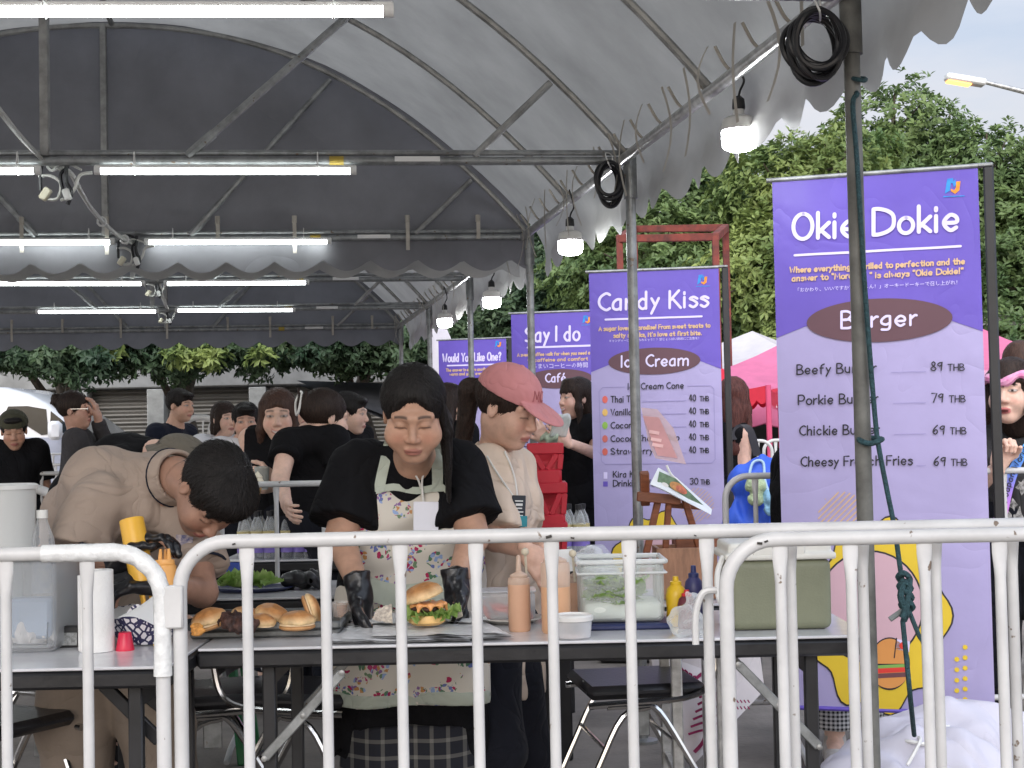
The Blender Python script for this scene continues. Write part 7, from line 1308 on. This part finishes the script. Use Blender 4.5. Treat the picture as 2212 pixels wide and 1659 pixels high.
# apron: bib, skirt, trim and straps
S = Sdf(); g = 1.42; latx = A_((1, 0, 0)); W0, C0, P0 = Q['wai'], Q['che'], Q['pel']
for q in (-1, 1): S.cap(C0+latx*q*.068*g, W0+latx*q*.05*g, .092*g+.031, .092*g+.031, k=.05); S.cap(W0+latx*q*.05*g, P0+latx*q*.075*g, .092*g+.032, .108*g+.030, k=.05); S.cap(P0+latx*q*.075*g, P0+latx*q*.085*g-A_((0, 0, .17)), .108*g+.030, .112*g+.034, k=.05, flat=True)
zb = at(890, 1040, 4.62)[2]; zw = at(890, 1190, 4.6)[2]; zh = at(880, 1530, 4.75)[2]; xc = W0[0]; yb = W0[1]
def ap_post(vol, X, Y, Z):
    hw = np.where(Z > zw, .100+.145*np.clip((zb-Z)/(zb-zw), 0, 1)**.6, .26); r = np.maximum(np.abs(X-xc)-hw, 0*Z+(Y-(yb+.02))); r = np.maximum(r, Z-zb-.25*np.abs(X-xc)**2*0+0*X); r = np.maximum(r, zh+.004*np.sin(X*17)-Z+0*Y); return np.maximum(vol, r)
S.post += [wrinkle(.010, 15, 21, (1, .6, 1.2)), ap_post]; ap = sdf_obj('apron', S, .0085, M_APRON, TW_)
def front_y(xx, zz, e=.04):   # front surface of the torso under the apron
    t = np.clip((zz-W0[2])/(C0[2]-W0[2]), 0, 1.25); cy = W0[1]+(C0[1]-W0[1])*t; return cy-(.092*g+e)*math.sqrt(max(.15, 1-(max(0, abs(xx-xc)-.09)/.16)**2))
def strip(name, pts, w_, m, par, up=(1, 0, 0)):
    mb = MB(); vs = []; p = smooth_path(pts, 4); u = Vector(up)
    for q in p: vs += [q-u*w_/2, q+u*w_/2]
    k = len(p); mb.add(vs, [(2*i, 2*i+1, 2*i+3, 2*i+2) for i in range(k-1)]); mb.add([Vector(v)+Vector((0, .003, 0)) for v in vs], [(2*i+1, 2*i, 2*i+2, 2*i+3) for i in range(k-1)]); return mb.build(name, m, par)
sh2 = Q['shirt_ob']
def on_front(px, py, e=.045): return on_mesh([sh2, ap], px, py, .008)
strip('strap', [on_front(x_, y_) for x_, y_ in ((818, 1062), (824, 1030), (832, 995), (840, 960), (848, 935))], .034, M_SAGE, ap); strip('strap', [on_front(x_, y_) for x_, y_ in ((945, 1062), (945, 1030), (944, 1000), (942, 970), (938, 945))], .034, M_SAGE, ap)
strip('bib_trim', [on_front(812, 1060), on_front(850, 1052), on_front(900, 1060), on_front(950, 1052), on_front(962, 1058)], .022, M_SAGE, ap, (0, 0, 1))
strip('pocket_panel', [on_mesh([ap], q_, 1262+26*math.sin((q_-775)/195*3.14), .012) for q_ in range(775, 975, 22)], .075, M_SAGE, ap, (0, 0, 1))
mb = MB(); loop_cord(mb, [on_front(848, 962, .03), on_front(868, 990, .05), on_front(900, 1030, .06), on_front(910, 1060, .06), on_front(915, 1085, .06)]); loop_cord(mb, [on_front(938, 965, .03), on_front(928, 1000, .05), on_front(912, 1035, .06), on_front(915, 1085, .06)]); mb.build('lanyard', M_LANY, TW_)
q = on_mesh([sh2, ap], 920, 1120, .02); mb = MB(); mb.box(q, (.078, .004, .105), basis(.0, .1, .03), .002); mb.build('id_card', mat('card_white', (.74, .75, .82), .3, var=.04), TW_)
# hem trim of the apron
S = Sdf()
for q in (-1, 1): S.cap(P0+latx*q*.085*g-A_((0, 0, .05)), P0+latx*q*.085*g-A_((0, 0, .17)), .112*g+.036, .112*g+.0375, k=.05, flat=True)
S.post += [wrinkle(.010, 15, 21, (1, .6, 1.2)), ap_post, lambda v, X, Y, Z: np.maximum(v, Z-(zh+.045)-.004*np.sin(X*17)+0*Y)]; sdf_obj('hem_trim', S, .0085, M_SAGE, ap)
# ------------------------------------------------ man bending over the left table
x, y = gxy(270, 4.75); J = dict(pel=at(230, 1235, 4.80), wai=at(215, 1120, 4.80), che=at(275, 1052, 4.64), nb=at(378, 1030, 4.46), shR=at(215, 1088, 4.46), shL=at(402, 1110, 4.54), elR=at(150, 1232, 4.36), elL=at(438, 1280, 4.38), wrR=at(268, 1205, 4.20), wrL=at(352, 1262, 4.16), hpL=at(300, 1330, 4.80), hpR=at(170, 1330, 4.80), knL=at(335, 1560, 4.76), knR=at(165, 1560, 4.76))
J['anL'] = A_((J['knL'][0]+.03, 4.86, .085)); J['anR'] = A_((J['knR'][0]-.02, 4.86, .085)); J['toL'] = J['anL']+A_((.03, -.14, -.055)); J['toR'] = J['anR']+A_((-.03, -.14, -.055))
TM, Q = person('man in beige polo shirt bending low with a mustard bottle in his gloved hand', x, y, 20, 1.68, 1.16, (.36, .205, .145), ('mop', H_BLACK, {'wisps': 2200}), J, dict(c=at(456, 1062, 4.30), face=face_dir(34, 69), up=(.72, -.60, .36)), 1.10, 1.05,
    dict(mat=C_BEIGE, sleeve=.72, drop=.5, loose=.026, e=.018, wr=.009, res=.009, neck=.006), dict(mat=C_KHAKI, kind='trousers', len=1.9, wide=.035), True, 'closed', 'closed',
    dict(R=dict(a=(.75, -.12, .45), n=(.35, -.2, -.6), t=(.1, -.9, .3), curl=(.9, .95, 1.0, 1.05), s=1.08), L=dict(a=(-.7, -.35, .1), n=(-.3, .2, -.6), t=(0, -.3, 1), curl=(.8, .9, .9, .95), s=1.05)), .010, .003, gloves='RL')
S = Sdf(); up_ = nrm(Q['nb']-Q['che']); c = Q['nb']+up_*.012; ly = nrm(Q['shL']-Q['shR'])   # polo collar
S.cap(c-up_*.032, c+up_*.012, .088, .080, k=.01, flat=True, flat0=True); S.cap(c-up_*.1, c+up_*.1, .068, .068, k=.006, op='s'); cl = sdf_obj('collar', S, .005, C_BEIGE, TM)
def ring_tube(mb, c, ax, r, t=.004, n=26, sq=1.0): 
    ax = Vector(tuple(ax)).normalized(); u = ax.orthogonal().normalized(); v = ax.cross(u); mb.tube([Vector(tuple(c))+(u*math.cos(a)+v*math.sin(a)*sq)*r for a in np.linspace(0, 6.283, n+1)[:-1]], t, 6, True)
mb = MB(); ring_tube(mb, c-up_*.030, up_, .0885, .0024); mb.build('collar_piping', C_NAVY, cl)
for q in 'LR':
    a, b = Q['sh'+q], Q['el'+q]; d = nrm(b-a); mb = MB(); ring_tube(mb, a+(b-a)*.715, d, .054*1.16**.6-.003*.72+.030, .0045); mb.build('sleeve_piping', C_NAVY, TM)
p = on_mesh([Q['shirt_ob']], 398, 1168, .005, 4.4); mb = MB(); mb.box(p, (.05, .004, .035), basis(.2, -.4, .1), .001); mb.build('shirt_badge', mat('badge_print', (.45, .38, .36), .6, var=.8, vs=80, col2=(.06, .07, .18)), TM)
def sq_bottle(label, a, b, r, m, name='mustard_bottle'):
    a, b = Vector(tuple(a)), Vector(tuple(b)); d = (b-a); h_ = d.length; M = d.to_track_quat('Z', 'Y').to_matrix(); T = thing(name, label, 'squeeze bottle', a); mb = MB(); mb.lathe([(r*.98, 0), (r*1.0, .004), (r*1.02, h_*.3), (r, h_*.72), (r*.86, h_*.74)], M, 24, a); mb.build('body', m, T)
    mb = MB(); mb.lathe([(r*.86, h_*.735), (r*.88, h_*.75), (r*.84, h_*.82), (r*.5, h_*.83)], M, 24, a); mb.build('cap', m, T)
    for i in range(3): mb = MB(); u = M @ Vector((r*.45*math.cos(2.1*i+.4), r*.45*math.sin(2.1*i+.4), 0)); mb.tube([a+u+d*.82, a+u*.9+d*1.0], [.0065, .004], 8); mb.build('nozzle', m, T)
    return T
sq_bottle('yellow mustard bottle with three nozzles held upside down by the bending man', at(284, 1122, 4.17), at(318, 1312, 4.12), .034, mat('mustard_bright', (.76, .42, .045), .35, var=.08))
sq_bottle('orange sauce bottle with three nozzles standing behind the barrier corner', at(358, 1318, 4.10), at(356, 1186, 4.12), .031, mat('orange_bottle', (.75, .37, .10), .35, var=.08), 'sauce_bottle')
# ------------------------------------------------ woman in the pink cap
x, y = gxy(1075, 5.25); J = dict(pel=at(1080, 1375, 5.25), wai=at(1080, 1240, 5.23), che=at(1078, 1085, 5.15), nb=at(1072, 975, 5.10), shL=at(1098, 1010, 5.28), shR=at(1048, 1012, 4.98), elL=at(1130, 1160, 5.22), elR=at(1070, 1165, 4.90), wrL=at(1178, 1195, 4.98), wrR=at(1140, 1190, 4.72), hpL=at(1105, 1390, 5.30), hpR=at(1060, 1390, 5.17), knL=at(1115, 1620, 5.28), knR=at(1062, 1620, 5.10))
J['anL'] = A_((J['knL'][0]+.04, 5.30, .085)); J['anR'] = A_((J['knR'][0]-.04, 5.18, .085)); J['toL'] = J['anL']+A_((.14, -.05, -.055)); J['toR'] = J['anR']+A_((.14, -.05, -.055))
TP, Q = person('woman in pink cap and cream T-shirt with ponytail and staff pass, looking down', x, y, 62, 1.60, 1.02, (.62, .385, .29), ('pony', H_DARK, {'tail': (0.02, .10, -.27), 'wisps': 800}), J, dict(c=at(1098, 880, 5.0), face=face_dir(60, 24), up=(.30, -.2, 1)), 1.10, 1.05,
    dict(mat=C_CREAM, sleeve=.85, drop=.9, loose=.024, e=.020, wr=.010, res=.009), dict(mat=C_DENIM, kind='trousers', len=1.9, wide=.04), True, 'closed', 'closed',
    dict(R=dict(a=(.5, -.3, -.7), n=(.3, .3, -.6), t=(.3, -1, 0), curl=(.5, .6, .6, .7)), L=dict(a=(.5, -.3, -.7), n=(-.3, .3, -.6), t=(.3, -1, 0))), .010, .003, headwear='cap', hat_mat=C_PINK)
HM = Matrix(Q['HM'].tolist()); mb = MB(); st, W_ = text_strokes('MC')
for p in st: mb.tube([HM @ (lambda a, z: Vector((.0945*math.sqrt(max(.05, 1-((z-.048)/.088)**2))*math.sin(a), .014-.1095*math.sqrt(max(.05, 1-((z-.048)/.088)**2))*math.cos(a), z)))(-.30+.036*q.x, .056+.0030*q.z) for q in p], .0028, 5)
mb.build('cap_letters', mat('rose_thread', (.36, .12, .13), .7), TP)
om = lambda a, b, o_=.006: on_mesh([Q['shirt_ob']], a, b, o_, 4.9)
mb = MB(); loop_cord(mb, [om(1052, 985), om(1068, 1012), om(1090, 1045), om(1118, 1085)]); loop_cord(mb, [om(1090, 975), om(1105, 1010), om(1114, 1045), om(1118, 1085)]); mb.build('lanyard', M_LANY, TP)
q = om(1120, 1090, .012); mb = MB(); mb.box(q+Vector((0, 0, -.022)), (.048, .004, .105), basis(.35, 0, .05), .002); ic = mb.build('staff_pass', mat('pass_black', (.015, .02, .03), .4), TP); mb = MB(); mb.box(q+Vector((.006, -.004, -.055)), (.046, .003, .036), basis(.35, 0, .05), .001); mb.build('pass_band', mat('pass_teal', (.02, .22, .27), .4), ic); mb = MB()
for i, (s_, zz, cap, wd) in enumerate((('STAFF', -.050, .010, .034), ('No Meal', -.068, .006, .030))):
    pass
for i in range(5): mb.box(q+Vector((.002, -.0045, .012-.012*i)), (.028-.004*(i % 3), .002, .004+.004*(i == 1)), basis(.35, 0, .05))
mb.build('pass_print', M_PAPER, ic); mb = MB(); st, W_ = text_strokes('STAFF'); 
for p in st: mb.tube([q+Vector((-.008+v.x*.034/W_, -.008+v.x*.0124/W_, -.052+v.z*.0011)) for v in p], .0011, 4)
mb.build('pass_lettering', M_PAPER, ic)
# ------------------------------------------------ people behind
S_PALE = (.70, .45, .36)
x, y = gxy(1240, 8.95); h8 = dict(R=dict(a=(-.4, -.4, .75), n=(-.1, .3, .2), t=(-.6, -.3, .2)), L=dict(a=(-.6, -.35, .6), n=(-.2, .3, .2), t=(0, 0, 1), curl=(.8, .9, .9, 1)))
T4, Q = person('smiling woman with long dark hair and fringe in black dress, holding a clear pouch', x, y, -55, 1.64, 1.0, S_PALE, ('bangs', H_DARK, {'len': .2}), dict(elR=at(1192, 1020, 8.6), wrR=at(1178, 952, 8.45), elL=at(1300, 985, 8.75), wrL=at(1225, 955, 8.42)), dict(c=at(1244, 860, 8.9), face=face_dir(-62, 2)), 1.0, 1.06, dict(mat=C_BLACK, sleeve=.5, drop=.5), dict(mat=C_BLACK, kind='skirt', len=.7), True, 'open', 'smile', h8, .014, .0052)
p = Vector(at(1212, 915, 8.36)); T = thing('pouch', 'clear snack pouch held up by the woman in black', 'pouch', p); S = Sdf(); S.box((0, 0, -.015), (.05, .018, .065), .012); S.post.append(wrinkle(.008, 45, 2)); X = basis(.2, .2, .15).to_4x4(); X.translation = p; sdf_obj('film', S, .007, clear_film('pouch_film', (.62, .66, .64), .5, .15), T, X)
p = Vector(at(1190, 945, 8.40)); T = thing('wrapped_snack', 'pale green wrapped snack in her other hand', 'snack', p); S = Sdf(); S.ell((0, 0, 0), (.06, .04, .035)); S.post.append(wrinkle(.012, 60, 5)); X = Matrix.Identity(4); X.translation = p; sdf_obj('wrap', S, .008, mat('pale_green_wrap', (.34, .40, .30), .5, var=.3, vs=30), T, X)
x, y = gxy(1562, 9.1)
T5, Q = person('woman with long reddish hair and bare arm, seen from behind by the second banner', x, y, 165, 1.63, 1.0, S_PALE, ('long', H_RED, {'len': .24, 'wide': .086}), dict(shR=at(1608, 938, 9.0), elR=at(1604, 1045, 9.0), wrR=at(1580, 1110, 8.9)), dict(c=at(1584, 862, 9.1), face=face_dir(170, 4)), 1.08, 1.0, dict(mat=C_BLACK, sleeve=0, drop=.4), dict(mat=C_DENIM, kind='trousers'), True, 'open', 'closed', None, .014, .006)
mb = MB(); strip('bag_strap', [on_mesh([Q['shirt_ob']], a_, b_, .01, 8.95) for a_, b_ in ((1582, 950), (1600, 918), (1620, 930), (1636, 985))], .05, mat('dark_strap', (.02, .02, .03), .4), T5)
M_TOTE = mat('blue_tote', (.035, .11, .62), .6, var=.12, vs=8, bump=.3, bs=15); p = Vector(at(1632, 1080, 7.6)); T = thing('tote_bag', 'bright blue tote bag hanging behind the right barrier with small plush charms', 'bag', p); S = Sdf(); q = [at(1600, 1040, 7.6), at(1690, 1030, 7.6), at(1680, 1125, 7.6), at(1600, 1130, 7.6)]
S.cap(q[0], q[1], .07, .07, k=.05); S.cap(q[3], q[2], .09, .09, k=.08); S.cap((q[0]+q[1])/2, (q[2]+q[3])/2, .1, .11, k=.08); S.post.append(wrinkle(.012, 22, 3)); sdf_obj('cloth', S, .012, M_TOTE, T); mb = MB(); loop_cord(mb, [at(1616, 1040, 7.5), at(1626, 1000, 7.52), at(1648, 998, 7.52), at(1652, 1035, 7.5), at(1660, 1062, 7.48)], .007); mb.build('pale_strap', mat('pale_blue_strap', (.42, .60, .75), .6), T)
def plush(label, px, py, Y, r, m, ears):
    c = A_(P(px, py, Y)); T = thing('plush_charm', label, 'plush charm', c, group='plush charms on the blue bag'); S = Sdf(); S.ell(c, (r, r*.8, r*.85)); S.ell(c-A_((0, 0, r*1.2)), (r*.75, r*.6, r*.7), k=.02)
    if ears: [S.ell(c+A_((s*r*.7, 0, r*.75)), (r*.28, r*.2, r*.4), k=.01) for s in (-1, 1)]
    S.post.append(wrinkle(.004, 70, 3)); sdf_obj('plush', S, .008, m, T)
plush('pale green plush charm on the blue tote bag', 1632, 1048, 7.42, .055, mat('mint_plush', (.42, .52, .33), .95, bump=.8, bs=90), False); plush('pale blue eared plush charm on the blue tote bag', 1666, 1075, 7.42, .048, mat('blue_plush', (.26, .48, .68), .95, bump=.8, bs=90), True)
x, y = gxy(2200, 6.1); J = dict(elR=at(2100, 1060, 6.0), wrR=at(2158, 1008, 5.84))
T6, Q = person('woman with pink twisted headband, grey printed T-shirt and blue ribbon sash at the right edge', x, y, -30, 1.60, 1.0, S_LIGHT, ('bangs', H_DARK, {'len': .07}), J, dict(c=at(2183, 845, 5.95), face=face_dir(-34, 4)), 1.08, 1.0, dict(mat=cloth('charcoal_print_tee', (.05, .05, .052), var=.3), sleeve=.6, drop=.5), dict(mat=C_DENIM, kind='trousers'), True, 'open', 'open', dict(R=dict(a=(.1, -.1, .8), n=(.2, -.9, 0), t=(1, 0, .2), curl=(1.75, 1.8, 1.8, 1.8), thumb=1.0)), .011, .0034, lip=(.50, .13, .14))
HMm = Matrix(Q['HM'].tolist()); mb = MB(); mb.tube([HMm @ Vector((.090*math.cos(a), .012+.106*math.sin(a), .062+.018*math.sin(a+.5)+.010*math.sin(a*5))) for a in np.linspace(0, 6.283, 40)[:-1]], [.017+.004*math.sin(i*1.3) for i in range(39)], 8, True); mb.build('headband', mat('pink_satin', (.70, .20, .42), .5, var=.4, vs=30, col2=(.75, .50, .62)), T6)
def tee_front(px, py): return Vector(at(px, py, 5.92))
M_SASH, N_, L_, b_ = plain_mat('gradient_ribbon'); b_.inputs['Roughness'].default_value = .5; tcn = N_.new('ShaderNodeTexCoord'); sp_ = N_.new('ShaderNodeSeparateXYZ'); L_.new(tcn.outputs['Object'], sp_.inputs[0]); mr = N_.new('ShaderNodeMapRange'); mr.inputs['From Min'].default_value = .95; mr.inputs['From Max'].default_value = 1.28; L_.new(sp_.outputs['Z'], mr.inputs['Value']); rp = N_.new('ShaderNodeValToRGB'); rp.color_ramp.elements[0].color = (.55, .18, .62, 1); rp.color_ramp.elements[1].color = (.07, .45, .85, 1); e_ = rp.color_ramp.elements.new(.45); e_.color = (.10, .22, .72, 1); L_.new(mr.outputs['Result'], rp.inputs[0]); L_.new(rp.outputs[0], b_.inputs['Base Color'])
yy = 5.86; A1_ = [Vector(at(*v, yy)) for v in ((2240, 935), (2205, 985), (2180, 1040), (2165, 1100), (2155, 1150))]; strip('ribbon_sash', A1_, .062, M_SASH, T6, (.92, 0, .38)); mb = MB(); st, W_ = text_strokes('Travis Japan World T'); pth = smooth_path(A1_[::-1], 20); cum = [0]
for i in range(1, len(pth)): cum.append(cum[-1]+(pth[i]-pth[i-1]).length)
def along(s):
    s = max(0, min(cum[-1]-1e-4, s)); i = max(k for k in range(len(cum)) if cum[k] <= s); i = min(i, len(pth)-2); t = (s-cum[i])/max(1e-6, cum[i+1]-cum[i]); d = (pth[i+1]-pth[i]).normalized(); return pth[i].lerp(pth[i+1], t), d
for p in st:
    o_ = []
    for v in p: c_, d_ = along(.03+v.x*.36/W_); nn = Vector((-d_.z, 0, d_.x)); o_.append(c_+nn*((v.z-4)*.0024)+Vector((0, -.006, 0)))
    mb.tube(o_, .0022, 4)
mb.build('sash_lettering', M_INK, T6)
for px, py, a, b in ((2158, 1012, 12, 16), (2208, 1050, 14, 18), (2170, 1120, 16, 22), (2200, 1120, 12, 26), (2188, 1090, 10, 14)): n_ = 11; mb = MB(); mb.add([Vector(at(px+a*(.8+.35*math.sin(i*2.4+px))*math.cos(i*6.283/n_), py+b*(.8+.35*math.cos(i*1.9+py))*math.sin(i*6.283/n_), 5.885)) for i in range(n_)], [tuple(range(n_))[::-1]]); mb.build('shirt_print', mat('grey_shirt_print', (.38, .37, .36), .8, var=.6, vs=60, col2=(.05, .05, .05)), T6, smooth=False)
def bg(label, px, Y, yaw, headpx, hair, top, skin=S_LIGHT, h=1.62, g=1.0, bottom=None, **k):
    x, y = gxy(px, Y); return person(label, x, y, yaw, h, g, skin, hair, k.pop('J', None), dict(c=at(*headpx, Y-.03), face=k.pop('face', face_dir(yaw, 4)), up=k.pop('up', (0, 0, 1))), k.pop('hs', 1.0), k.pop('fat', 1.0), top, bottom or dict(mat=C_DENIM, kind='trousers'), True, k.pop('eyes', 'open'), k.pop('mouth', 'closed'), k.pop('hands', None), .015, k.pop('hres', .006), **k)
bg('woman behind the headband woman, only the top of her brown hair showing', 2210, 7.6, -10, (2206, 790), ('bangs', H_BROWN, {'len': .2}), dict(mat=C_GREY, sleeve=.6), h=1.70)
bg('person half hidden behind the nearest banner pole in dark clothes', 2105, 7.2, -20, (2100, 880), ('long', H_DARK, {'len': .15}), dict(mat=C_BLACK, sleeve=.6), h=1.58)
x, y = gxy(1765, 5.72); J = dict(elL=at(1716, 1085, 5.78), wrL=at(1712, 1190, 5.66), shL=at(1742, 985, 5.8)); 
J['knL'] = A_((gx(1800, 5.72, 1500), 5.72, .46)); J['anL'] = A_((gx(1806, 5.72, 1600), 5.74, .085)); J['toL'] = J['anL']+A_((-.03, -.14, -.05)); J['knR'] = J['knL']+A_((.16, .2, 0)); J['anR'] = J['anL']+A_((.17, .25, 0)); J['toR'] = J['anR']+A_((.02, -.14, -.05)); J['hpL'] = A_((gx(1790, 5.72, 1300), 5.75, .86)); J['hpR'] = J['hpL']+A_((.17, .05, 0))
person('person hidden behind the nearest banner, showing a black sleeve, gingham shorts and white trainers', x, y, 180, 1.58, 1.05, S_LIGHT, ('short', H_DARK, {}), J, None, 1, 1, dict(mat=C_BLACK, sleeve=.85, loose=.03, drop=.3), dict(mat=M_GING, kind='trousers', len=1.86, wide=.022), mat('white_trainer', (.62, .61, .60), .6, var=.5, vs=14, col2=(.40, .36, .33)), 'open', 'closed', None, .011, .006)
G_ = 'onlookers behind the cooks'
bg('young man in olive cap and black T-shirt with lanyard, looking down at far left', 28, 9.3, 15, (30, 930), ('short', H_BLACK, {}), dict(mat=C_BLACK, sleeve=.75), (.52, .30, .21), h=1.55, face=face_dir(18, 16), up=(0, -.2, 1), headwear='cap_back', hat_mat=C_OLIVE, eyes='closed', hs=1.0, hres=.005)
mb = MB(); 
T7, Q = bg('woman with a bun in grey sweater raising a hand to her glasses', 175, 9.3, 98, (163, 886), ('bun', H_DARK, {}), dict(mat=C_GREY, sleeve=1.95, loose=.02), (.56, .33, .25), h=1.62, face=face_dir(85, 0), hs=.98, hres=.0048, J=dict(elL=at(236, 985, 9.4), wrL=at(212, 905, 9.3), elR=at(150, 1030, 9.1), wrR=at(190, 1090, 9.0)), hands=dict(L=dict(a=(-.15, -.1, .9), n=(-.9, 0, -.2), t=(-.2, -1, 0), curl=(.7, .8, .8, .8))))
HMm = Matrix(Q['HM'].tolist()); mb = MB(); ring_tube(mb, HMm @ Vector((.032, -.1, .004)), HMm.to_3x3() @ Vector((0, 1, 0)), .019, .0022, 16); ring_tube(mb, HMm @ Vector((-.032, -.1, .004)), HMm.to_3x3() @ Vector((0, 1, 0)), .019, .0022, 16)
for s in (-1, 1): mb.tube([HMm @ Vector((s*.052, -.098, .006)), HMm @ Vector((s*.08, .0, .006))], .002, 4)
mb.build('glasses', M_CHROME, T7)
bg('man with short black hair in navy top, turned to the right before the shutters', 375, 10.2, 60, (390, 876), ('short', H_BLACK, {}), dict(mat=C_NAVY, sleeve=1.5), S_MID, h=1.66, J=dict(che=at(372, 985, 10.2), nb=at(378, 920, 10.2)), face=face_dir(62, 6), hs=.92)
bg('woman in white T-shirt with dark bob, second from the smiling pair', 480, 9.6, 35, (486, 905), ('long', H_DARK, {'len': .06}), dict(mat=C_WHITE, sleeve=.6), S_LIGHT, h=1.56, face=face_dir(40, 3), hs=.94)
bg('smiling person with short black hair and white T-shirt', 528, 9.2, 15, (531, 912), ('short', H_BLACK, {}), dict(mat=C_WHITE, sleeve=.7), (.60, .36, .27), h=1.54, face=face_dir(10, 4), mouth='smile', hs=1.02)
bg('woman with long brown hair and black sleeveless top holding a cup', 603, 7.4, 0, (601, 897), ('long', H_BROWN, {'len': .26}), dict(mat=C_BLACK, sleeve=0, drop=.3), S_LIGHT, h=1.60, face=face_dir(5, 8), hs=1.08, hres=.0048, mouth='smile', J=dict(elR=at(548, 1010, 7.4), wrR=at(562, 1055, 7.1), elL=at(650, 1040, 7.3), wrL=at(588, 1030, 7.05)), hands=dict(R=dict(a=(.6, -.2, .1), n=(.1, .3, .5), t=(0, 0, 1), curl=(.8, .9, 1, 1)), L=dict(a=(-.8, -.1, .1), n=(-.1, .4, 0), t=(0, 0, 1), curl=(.9, .9, 1, 1))))
p = Vector(at(566, 1030, 6.98)); T = thing('drink_cup', 'clear drink cup held by the long haired woman', 'cup', p); mb = MB(); mb.lathe([(.028, -.06), (.036, .04), (.037, .045), (.02, .05)], None, 18, p); mb.build('cup', clear_film('cup_film', (.5, .55, .52), .5), T)
p = Vector(at(557, 1045, 6.6)); T = thing('ice_cream', 'cream ice cream swirl in a cone near the bottles', 'ice cream', p); mb = MB(); mb.lathe([(.004, -.07), (.022, 0), (.020, .002)], None, 16, p); mb.build('cone', mat('wafer', (.50, .30, .12), .8, var=.3, vs=60), T); mb = MB(); mb.lathe([(.020, 0), (.027, .012), (.020, .024), (.022, .03), (.013, .042), (.002, .055)], None, 16, p); mb.build('swirl', mat('soft_cream', (.72, .66, .52), .5), T)
Tc_, Q = bg('woman with claw clip in her dark hair and black T-shirt, seen from behind', 672, 7.0, 150, (704, 902), ('clip', H_DARK, {}), dict(mat=C_BLACK, sleeve=.45, drop=.5), S_LIGHT, h=1.58, face=face_dir(125, 12), hs=1.08, hres=.0048, J=dict(elL=at(605, 1035, 6.75), wrL=at(618, 1085, 6.5), shL=at(622, 960, 6.9)))
HMm = Matrix(Q['HM'].tolist()); mb = MB(); mb.tube(smooth_path([HMm @ Vector(v) for v in ((.03, .13, -.01), (.035, .14, .04), (.02, .135, .085), (-.005, .138, .08), (-.015, .142, .03), (-.005, .14, -.01))], 4, True), .006, 6, True); mb.tube([HMm @ Vector((.05, .11, .05)), HMm @ Vector((.03, .14, .05))], .007, 6); mb.build('hair_clip', M_WHITEPL, Tc_)
bg('person with short dark hair and black top just left of the apron woman', 752, 8.6, 60, (756, 893), ('short', H_BLACK, {}), dict(mat=C_BLACK, sleeve=.7), S_LIGHT, h=1.60, face=face_dir(80, 8))
bg('person mostly hidden, dark head between the brown haired woman and the clip', 662, 9.8, 0, (662, 890), ('short', H_DARK, {}), dict(mat=C_BLACK, sleeve=.7), S_LIGHT, h=1.58)
bg('person with wavy dark hair behind the apron woman shoulder', 972, 8.0, 130, (974, 880), ('long', H_DARK, {'len': .05, 'wide': .09}), dict(mat=C_BLACK, sleeve=.7), S_LIGHT, h=1.60, hs=1.04)
x, y = gxy(215, 5.6)
J = dict(pel=at(170, 1190, 5.75), wai=at(185, 1080, 5.75), che=at(268, 1000, 5.6), nb=at(335, 985, 5.45), shR=at(255, 1010, 5.40), shL=at(300, 1010, 5.7), elR=at(300, 1120, 5.3), elL=at(370, 1100, 5.5), wrR=at(370, 1190, 5.2), wrL=at(420, 1180, 5.4))
person('person in black bending behind the man in beige, wearing a grey olive bucket hat', x, 5.75, 80, 1.62, 1.02, S_LIGHT, ('short', H_BLACK, {}), J, dict(c=at(378, 1022, 5.4), face=face_dir(85, 45), up=(.75, 0, .65)), 1.02, 1.0, dict(mat=C_BLACK, sleeve=.8, loose=.02), dict(mat=C_BLACK, kind='trousers'), True, 'closed', 'closed', None, .013, .006, headwear='bucket', hat_mat=cloth('grey_olive_twill', (.15, .135, .11)))
